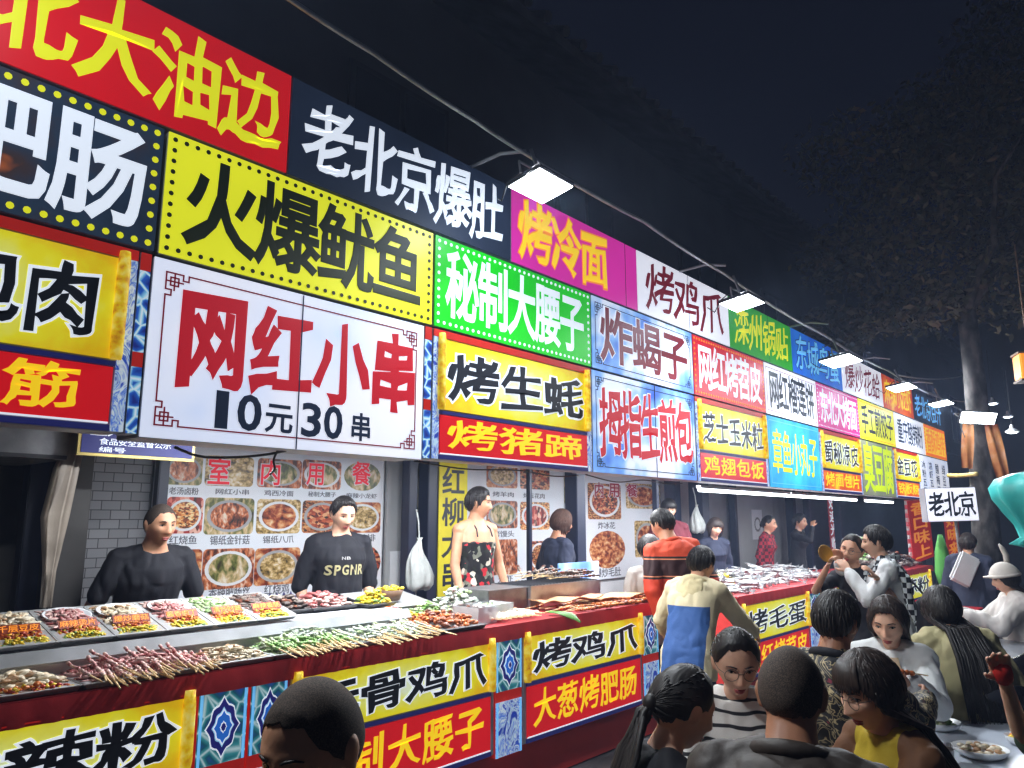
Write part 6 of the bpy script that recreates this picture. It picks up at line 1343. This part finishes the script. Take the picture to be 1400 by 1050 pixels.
# ---------------------------------------------------------------- tables and tableware
m_top = mat('table_white', srgb(206, 214, 226), 0.3, var=0.06); m_cup = mat('paper_cup', (0.75, 0.75, 0.74), 0.5, var=0.05)
def table(label, c, w_, d_, z, rz, m=m_top):
    t = thing('table', label, 'table', (c[0], c[1], 0), R(rz), 'low folding tables'); q = MB(); q.prism(rounded(-w_ / 2, w_ / 2, -d_ / 2, d_ / 2, 0.03), 0, 0.02)
    v = q.arr(); q2 = MB(); q2.add(np.stack([v[:, 0], v[:, 2], z - v[:, 1]], 1), q.f); q2.build('tabletop', m, t)
    for sx in (-1, 1):
        for sy in (-1, 1): q = MB(); q.tube([(sx * (w_ / 2 - 0.06), sy * (d_ / 2 - 0.06), z - 0.02), (sx * (w_ / 2 - 0.03), sy * (d_ / 2 - 0.03), 0)], 0.014, 8); q.build('leg', m_steeld, t)
    return t
def bowl(label, p, r_=0.07, h=0.045, m=None, fill=None, group='bowls and plates on the tables', name='bowl'):
    t = thing(name, label, 'bowl' if name == 'bowl' else 'plate', tuple(p), 0, group); q = MB()
    q.loft([[(a_ * r_ * math.cos(2 * math.pi * a / 28), a_ * r_ * math.sin(2 * math.pi * a / 28), z * h) for a in range(28)] for a_, z in ((0.55, 0), (0.85, 0.4), (1, 1), (0.96, 1), (0.8, 0.45), (0.5, 0.12))]); q.build('bowl', m or m_whiter, t, smooth=True)
    if fill:
        q = MB(); rg = random.Random(int(p[0] * 991)); 
        for k in range(40): a = rg.uniform(0, 6.3); s = rg.random() ** 0.5 * 0.72; q.ell((s * r_ * math.cos(a), s * r_ * math.sin(a), h * (0.5 + 0.5 * rg.random())), (0.012, 0.016, 0.009), 7, 5, rg.choice((0, 1, 2)))
        q.build('food', FC[fill], t, smooth=True)
    return t
def cup(label, p, m=None, h=0.09):
    t = thing('cup', label, 'cup', tuple(p), 0, 'cups on the tables'); q = MB(); q.loft([[(r_ * math.cos(2 * math.pi * a / 20), r_ * math.sin(2 * math.pi * a / 20), z) for a in range(20)] for r_, z in ((0.026, 0), (0.036, h), (0.038, h), (0.034, h - 0.002), (0.025, 0.006))]); q.build('cup', m or m_cup, t, smooth=True); return t
z1 = 0.60
c1 = at(1052, 1010, 2.42)
table('low white table between the striped top and the brown jacket', c1, 0.62, 0.60, z1, 20)
bowl('white bowl with a dark line pattern on the nearest table', (c1[0] - 0.12, c1[1] + 0.12, z1 + 0.001), 0.07, 0.05, fill='orange'); bowl('white plate of pale food at the nearest table, right part', (c1[0] + 0.02, c1[1] - 0.20, z1 + 0.001), 0.09, 0.025, fill='pale')
cup('paper cup near the woman in black at the nearest table', (c1[0] - 0.22, c1[1] + 0.02, z1 + 0.001)); cup('paper cup near the fringed young woman', (c1[0] + 0.16, c1[1] - 0.12, z1 + 0.001))
c2 = at(1300, 965, 3.45)
table('wide pale blue topped table in front of the white jacket', c2, 1.05, 0.80, 0.60, 24)
for dx, dy, nm, fl, r_ in ((-0.30, 0.18, 'white bowl of brown skewered meat near the white jacket', 'brown', 0.09), (-0.1, -0.12, 'white plate with pale dumplings in the middle of the blue table', 'pale', 0.11), (0.28, 0.12, 'white plate of greens at the far side of the blue table', 'green', 0.10), (0.22, -0.22, 'small bowl of red sauce at the right of the blue table', 'orange', 0.06)):
    bowl(nm, (c2[0] + dx, c2[1] + dy, 0.601), r_, 0.04, fill=fl, name='bowl' if 'bowl' in nm else 'plate')
cup('clear cup standing on the blue table near the raised hand', (c2[0] + 0.05, c2[1] + 0.24, 0.601), m_clear); cup('paper cup at the left end of the blue table', (c2[0] - 0.42, c2[1] - 0.05, 0.601))
c3 = at(1352, 880, 6.0)
table('grey table in front of the woman with the cap', c3, 1.1, 0.6, 0.62, 10, mat('table_grey', srgb(120, 122, 128), 0.35, var=0.1))
for i, dx in enumerate((-0.4, -0.2, 0.0)): cup('white paper cup in a row by the woman with the cap, ' + ('leftmost', 'middle', 'rightmost')[i], (c3[0] + dx * 0.7, c3[1] + 0.1 - dx * 0.2, 0.621), h=0.11)
c4_ = at(1290, 842, 8.2)
table('red topped table by the far counter', c4_, 1.0, 0.6, 0.66, 0, mat('table_red', srgb(170, 30, 34), 0.35, var=0.1))
# chairs with black glossy backs
m_gloss = mat('black_gloss_plastic', (0.02, 0.022, 0.03), 0.15, var=0.1)
def chair(label, p, rz):
    t = thing('chair', label, 'chair', (p[0], p[1], 0), R(rz), 'black plastic chairs'); q = MB()
    v = []; f = []; n = 16
    for j in range(6):
        z = 0.42 + 0.36 * j / 5
        for i in range(n + 1): a = R(-75 + 150 * i / n); v.append((0.25 * math.sin(a) * (1 - 0.04 * j), -0.22 * math.cos(a) - 0.01 * j, z - 0.10 * (abs(math.sin(a))) ** 2 * (j / 5)))
    k = len(v); v += [(x * 0.95, y * 0.95 + 0.004, z) for x, y, z in v]
    for j in range(5):
        for i in range(n): i0 = j * (n + 1) + i; f += [(i0, i0 + 1, i0 + n + 2, i0 + n + 1), (k + i0, k + i0 + n + 1, k + i0 + n + 2, k + i0 + 1)]
    for i in range(n): a = 5 * (n + 1) + i; f += [(a, a + 1, a + 1 + k, a + k), (i, i + k, i + 1 + k, i + 1)]
    for j in range(5):
        for e_ in (0, n): a = j * (n + 1) + e_; f.append((a, a + n + 1, a + n + 1 + k, a + k))
    q.add(v, f); q.build('backrest', m_gloss, t, smooth=True)
    q = MB(); q.prism(rounded(-0.21, 0.21, -0.2, 0.2, 0.05), 0, 0.03); v = q.arr(); q2 = MB(); q2.add(np.stack([v[:, 0], v[:, 2], 0.44 - v[:, 1]], 1), q.f); q2.build('seat', m_gloss, t)
    for sx in (-1, 1):
        for sy in (-1, 1): q = MB(); q.tube([(sx * 0.17, sy * 0.16, 0.42), (sx * 0.2, sy * 0.19, 0)], 0.015, 8); q.build('leg', m_steeld, t)
p_ = at(1362, 872, 5.2); chair('black glossy chair with rounded back, beyond the raised hand', p_, -20)
p_ = at(1330, 915, 4.1); chair('black glossy chair nearest to the blue table, behind the raised hand', p_, -35)
p_ = at(1300, 905, 4.4); chair('black glossy chair beside the khaki jacket', p_, -30)
# ---------------------------------------------------------------- right side street things
t = thing('light_box', 'white box sign reading 老北京 fixed left of the tree trunk', 'shop sign', tuple(at(1269, 714, 9.0)))
a = at(1269, 714, 9.0); b = at(1339, 707, 9.0); wv = b - a; W_ = math.hypot(wv[0], wv[1]); t.rotation_euler = (0, R(-1.5), math.atan2(wv[1], wv[0]))
H_ = 0.40
q = MB(); q.box(0, W_, 0, 0.14, 0, H_); q.build('casing', m_edge, t, bevel=0.006); q = MB(); q.box(0.008, W_ - 0.008, -0.003, -0.0005, 0.008, H_ - 0.008); q.build('lit_face', G['white'], t)
word(t, '老北京', 0.03, W_ - 0.03, 0.06, H_ - 0.06, INK, 0.05, 0.04, gap=0.08)
q = MB(); q.tube([(W_ * 0.6, 0.07, 0.0), (W_ * 0.6, 0.07, -1.7)], 0.02, 8); q.build('pole', m_steeld, t)
m_bark = ramp_mat('bark', 'noise', 9.0, [(0.35, (0.018, 0.017, 0.016)), (0.5, (0.05, 0.046, 0.044)), (0.65, (0.11, 0.10, 0.098))], rough=0.9, stretch=(1, 1, 0.5), bump=1.0)
def leafcloud(name, blobs, n, size, mats, parent, seed=2):
    rg = random.Random(seed); q = MB()
    for i in range(n):
        c, r_ = rg.choice(blobs); 
        while True:
            d = np.array([rg.uniform(-1, 1) for _ in range(3)]); 
            if 0.2 < np.linalg.norm(d) < 1: break
        p_ = np.array(c) + d * np.array(r_) * (0.8 + 0.35 * rg.random())
        a = nrm(np.array([rg.gauss(0, 1) for _ in range(3)])); b_ = nrm(np.cross(a, np.array([rg.gauss(0, 1) for _ in range(3)]))); s = size * rg.uniform(0.5, 1.3)
        q.add([p_ - a * s, p_ + b_ * s * 0.45 - a * s * 0.1, p_ + a * s, p_ - b_ * s * 0.45 - a * s * 0.1], [(0, 1, 2, 3)], rg.randrange(len(mats)))
    return q.build(name, mats, parent, fixn=False)
LEAF = [mat('leaf_a', (0.09, 0.085, 0.05), 0.6, var=0.3), mat('leaf_b', (0.13, 0.11, 0.07), 0.6, var=0.3), mat('leaf_c', (0.05, 0.055, 0.03), 0.6, var=0.3)]
def tree(label, base, H, r0, lean, branches, blobs, n, size, seed):
    t = thing('street_tree', label, 'tree', tuple(base), 0, 'street trees'); q = MB(); pts = []; rr = []
    for k in range(9): s = k / 8; pts.append((lean[0] * s + 0.05 * math.sin(5 * s), lean[1] * s + 0.05 * math.cos(4 * s), H * s)); rr.append(r0 * (1.25 - 0.25 * min(1, s * 6)) * (1 - 0.45 * s))
    q.tube(pts, rr, 14); top = np.array(pts[-1])
    for d, L, rb in branches:
        d = nrm(d); P = [top - np.array([0, 0, 0.3])]; 
        for k in range(1, 6): P.append(top - np.array([0, 0, 0.3]) + d * L * k / 5 + np.array([0.15 * math.sin(k * 2 + L), 0.12 * math.cos(k * 1.7), 0.10 * k]))
        q.tube(P, [rb * (1 - 0.16 * k) for k in range(6)], 8)
    q.build('trunk', m_bark, t, smooth=True); leafcloud('crown', blobs, n, size, LEAF, t, seed); return t
tb = at(1362, 850, 9.5); tb[2] = 0
tree('grey barked street tree with a lamp on its trunk', tb, 4.6, 0.19, (-0.05, -0.02), [((0.3, -0.8, 0.9), 2.0, 0.08), ((-0.5, -0.6, 1.0), 1.8, 0.07), ((0.9, -0.2, 1.0), 2.0, 0.07)],
     [((-0.13, 0.15, 6.2), (0.95, 0.95, 0.6)), ((-0.59, 0.68, 5.6), (0.95, 0.95, 0.6)), ((-0.91, 1.06, 5.1), (0.8, 0.8, 0.5)), ((-0.0, 0.0, 5.0), (0.95, 0.95, 0.6)), ((0.39, -0.46, 5.8), (0.95, 0.95, 0.6)), ((-0.45, 0.53, 4.4), (0.7, 0.7, 0.4)), ((0.39, -0.46, 4.7), (0.95, 0.95, 0.6)), ((-0.78, 0.91, 6.6), (0.95, 0.95, 0.6)), ((0.13, -0.15, 7.2), (0.95, 0.95, 0.6)), ((-1.1, 1.29, 4.1), (0.5, 0.5, 0.4))], 9000, 0.062, 3)
tb2 = at(1600, 700, 13); tb2[2] = 0
tree('taller dark tree behind the first, at the upper right', tb2, 5.2, 0.2, (0, 0.2), [((-0.6, 0.4, 1), 3.0, 0.1), ((0.2, 0.8, 1), 2.6, 0.1), ((-0.8, -0.2, 1.1), 3.0, 0.1)],
     [((-1.5, 1.0, 7.0), (1.8, 1.5, 1.2)), ((0, 0.6, 8.0), (1.8, 1.6, 1.4)), ((-1.6, 2.2, 8.8), (1.6, 1.5, 1.3)), ((0.5, 2.2, 9.6), (1.8, 1.6, 1.2)), ((-2.6, 1.0, 9.8), (1.2, 1.2, 1.0))], 8000, 0.08, 9)
# lamp on the trunk
lp = at(1338, 572, 8.85)
flood('long glaring lamp strapped across the tree trunk', lp, (0.42, 0.16), 26, (38, -8), 0.16).rotation_euler = (R(-58), R(3), YAW - math.pi / 2)
m_cloth_or = ramp_mat('hanging_orange_cloth', 'noise', 2.2, [(0.35, srgb(150, 60, 26)), (0.5, srgb(180, 116, 60)), (0.7, srgb(190, 180, 176))], rough=0.6)
for lab, px, d_, w_, h_, rot in (('orange and white hanging cloth left of the tree trunk', (1322, 640), 8.9, 0.12, 0.52, 8), ('orange hanging cloth right of the tree trunk', (1371, 652), 8.9, 0.15, 0.62, -6)):
    t = thing('hanging_cloth', lab, 'banner', tuple(at(px[0], px[1], d_)), YAW - math.pi / 2 + 0.3, 'cloths hung on the tree'); t.rotation_euler = (0, R(rot), YAW - math.pi / 2); q = MB(); v = []; f = []
    for j in range(8):
        for i in range(7): v.append((-w_ / 2 + w_ * i / 6, 0.025 * math.sin(i * 1.6 + j * 0.4), h_ * j / 7))
    k = len(v); v += [(x, y + 0.006, z) for x, y, z in v]
    for j in range(7):
        for i in range(6): i0 = j * 7 + i; f += [(i0, i0 + 1, i0 + 8, i0 + 7), (k + i0, k + i0 + 7, k + i0 + 8, k + i0 + 1)]
    q.add(v, f); q.build('cloth', m_cloth_or, t, smooth=True)
# folded teal parasol
m_tealc = mat('teal_canvas', srgb(40, 170, 164), 0.5, var=0.15, scale=6, bump=0.2, bscale=20)
tp_ = at(1420, 748, 6.9)
t = thing('folded_parasol', 'folded teal parasol with bulging canvas at the right edge', 'parasol', (tp_[0], tp_[1], 0)); q = MB(); n = 72
prof = ((1.36, 0.10), (1.39, 0.20), (1.45, 0.12), (1.56, 0.15), (1.68, 0.23), (1.80, 0.31), (1.90, 0.325), (1.98, 0.27), (2.03, 0.14), (2.05, 0.02))
q.loft([[(r_ * math.cos(2 * math.pi * a / n) * (1 + (0.06 + 0.10 * (z < 1.8)) * (1 - 2 * abs(math.sin(a * math.pi / n * 9 + 0.8 * z))) * (z < 2.15)), r_ * math.sin(2 * math.pi * a / n) * (1 + (0.06 + 0.10 * (z < 1.8)) * (1 - 2 * abs(math.sin(a * math.pi / n * 9 + 0.8 * z))) * (z < 2.15)), z) for a in range(n)] for z, r_ in prof]); q.build('canopy', m_tealc, t, smooth=True)
q = MB(); q.tube([(0, 0, 0), (0, 0, 1.42)], 0.022, 10); q.build('pole', m_steeld, t); q = MB(); q.tube([(0, 0, 0.0), (0, 0, 0.06)], 0.24, 24); q.build('base', m_dark, t)
t = thing('light_box', 'orange square lantern sign cut by the right picture edge', 'shop sign', tuple(at(1410, 519, 7.5)), YAW - math.pi / 2 - 0.3); q = MB(); q.box(-0.11, 0.11, -0.11, 0.11, 0, 0.25); q.build('lit_body', mat('lit_lantern_paper', srgb(236, 150, 46), 0.5, emit=0.75, var=0.1), t, bevel=0.01)
q = MB(); q.box(-0.12, 0.12, -0.12, 0.12, -0.02, -0.001); q.box(-0.12, 0.12, -0.12, 0.12, 0.251, 0.27); q.tube([(0, 0, 0.27), (0, 0, 1.4)], 0.008, 6); q.build('frame', m_wood, t)
l = bpy.data.lights.new('lantern_light', 'POINT'); l.energy = 12; l.color = (1.0, 0.66, 0.36); l.shadow_soft_size = 0.12; lo = bpy.data.objects.new('lantern_light', l); COL.objects.link(lo); lo.parent = t; lo.location = (0, 0, 0.34)
for i, (px, py, d_) in enumerate(((1357, 552, 14), (1378, 570, 15), (1384, 591, 12))):
    t = thing('pendant_lamp', ('small pendant lamp high beyond the trunk lamp', 'small pendant lamp, middle one at the right edge', 'pendant lamp lowest at the right edge')[i], 'lamp', tuple(at(px, py, d_)), 0, 'pendant lamps at the end of the street'); q = MB()
    q.loft([[(r_ * math.cos(2 * math.pi * a / 16), r_ * math.sin(2 * math.pi * a / 16), z) for a in range(16)] for r_, z in ((0.10, 0.0), (0.095, 0.02), (0.03, 0.06), (0.02, 0.12))]); q.build('shade', m_white, t); q = MB(); q.ell((0, 0, 0.0), (0.075, 0.075, 0.02), 12, 6); q.build('bulb', LEDW, t); q = MB(); q.tube([(0, 0, 0.12), (0, 0, 1.0)], 0.006, 5); q.build('cord', m_black, t)
cable('yellow pole tied between the far sign and the tree', [tuple(at(1297, 650, 10.4)), tuple(at(1335, 648, 9.6))], 0.03, mat('bamboo_yellow', srgb(206, 180, 110), 0.6, var=0.2), 'pole')
cable('white wire sagging from the sign row to the frame corner', [tuple(onY(1228, 513, 2.9)), tuple(onY(1316, 514, 2.9)), tuple(onY(1320, 548, 2.9))], 0.012, m_white)
# ---------------------------------------------------------------- buildings
m_bwall = mat('dark_plaster', (0.10, 0.10, 0.115), 0.85, var=0.25, scale=0.6, bump=0.1, bscale=8); m_tile = mat('grey_roof_tile', (0.09, 0.09, 0.10), 0.7, var=0.3, scale=3)
t = thing('shop_building', 'long dark two storey building with tiled eaves behind the stalls', 'building', (-8, 6.3, 0)); q = MB(); q.box(0, 46, 0, 5, 0, 8.0); q.build('wall', m_bwall, t)
q = MB(); q.loft([[(-0.4, -0.9, 7.75), (46.4, -0.9, 7.75), (46.4, 3, 9.6), (-0.4, 3, 9.6)], [(-0.4, -0.9, 7.9), (46.4, -0.9, 7.9), (46.4, 3, 9.8), (-0.4, 3, 9.8)]])
for k in range(118): x = 0.1 + k * 0.39; q.tube([(x, -0.98, 7.93), (x, 3, 9.86)], 0.075, 8)
q.build('roof', m_tile, t)
for k in range(12):
    q = MB(); x = 1.5 + k * 3.7; q.box(x, x + 1.5, -0.04, 0.06, 4.7, 6.6); w_o = q.build('window', m_dark, t); q = MB(); q.box(x + 0.08, x + 0.70, -0.055, -0.041, 4.78, 6.52); q.box(x + 0.80, x + 1.42, -0.055, -0.041, 4.78, 6.52); q.build('pane', mat('dark_glass', (0.02, 0.022, 0.03), 0.1, var=0.0), w_o)
q = MB(); q.box(0, 46, -0.12, -0.001, 4.15, 4.32); q.build('string_course', m_bwall, t)
t = thing('end_building', 'dark building closing the street at the far right', 'building', (26, -10, 0)); q = MB(); q.box(0, 6, 0, 14, 0, 7.5); q.build('wall', m_bwall, t); q = MB(); q.loft([[(-0.7, -0.5, 7.4), (6.5, -0.5, 7.4), (6.5, 14.5, 7.4), (-0.7, 14.5, 7.4)], [(2.5, -0.5, 9), (3.5, -0.5, 9), (3.5, 14.5, 9), (2.5, 14.5, 9)]]); q.build('roof', m_tile, t)
for k in range(5): q = MB(); q.box(-0.05, 0.02, 1 + k * 2.6, 2.3 + k * 2.6, 3.4, 5.0); q.build('window', m_dark, t)
t = thing('side_house', 'dark house with a railed balcony at the right of the sky', 'building', (15.5, -4.6, 0)); q = MB(); q.box(0, 8, -4, 3.0, 0, 6.6); q.build('wall', m_bwall, t); q = MB(); q.box(-1.0, 0, -3.5, 2.6, 3.7, 3.9); q.build('balcony', m_bwall, t); q = MB(); q.box(-1.0, -0.94, -3.5, 2.6, 4.7, 4.78)
for k in range(20): q.box(-0.99, -0.95, -3.4 + k * 0.3, -3.36 + k * 0.3, 3.9, 4.7)
q.build('railing', m_steeld, t); q = MB(); q.loft([[(-1.2, -4.5, 6.5), (8.5, -4.5, 6.5), (8.5, 3.5, 6.5), (-1.2, 3.5, 6.5)], [(2, -4.5, 8.2), (5, -4.5, 8.2), (5, 3.5, 8.2), (2, 3.5, 8.2)]]); q.build('roof', m_tile, t)

# ---------------------------------------------------------------- night air glowing round the lamps
mh = bpy.data.materials.new('night_air'); mh.use_nodes = True; th_ = mh.node_tree; th_.nodes.remove(th_.nodes['Principled BSDF']); pv = th_.nodes.new('ShaderNodeVolumePrincipled')
pv.inputs['Color'].default_value = (0.50, 0.64, 1.0, 1); pv.inputs['Density'].default_value = 0.0045; pv.inputs['Anisotropy'].default_value = 0.0
th_.links.new(pv.outputs[0], th_.nodes['Material Output'].inputs['Volume'])
q = MB(); q.box(-12, 48, -24, 13, -1.0, 14); tag(q.build('haze', mh), kind='stuff')
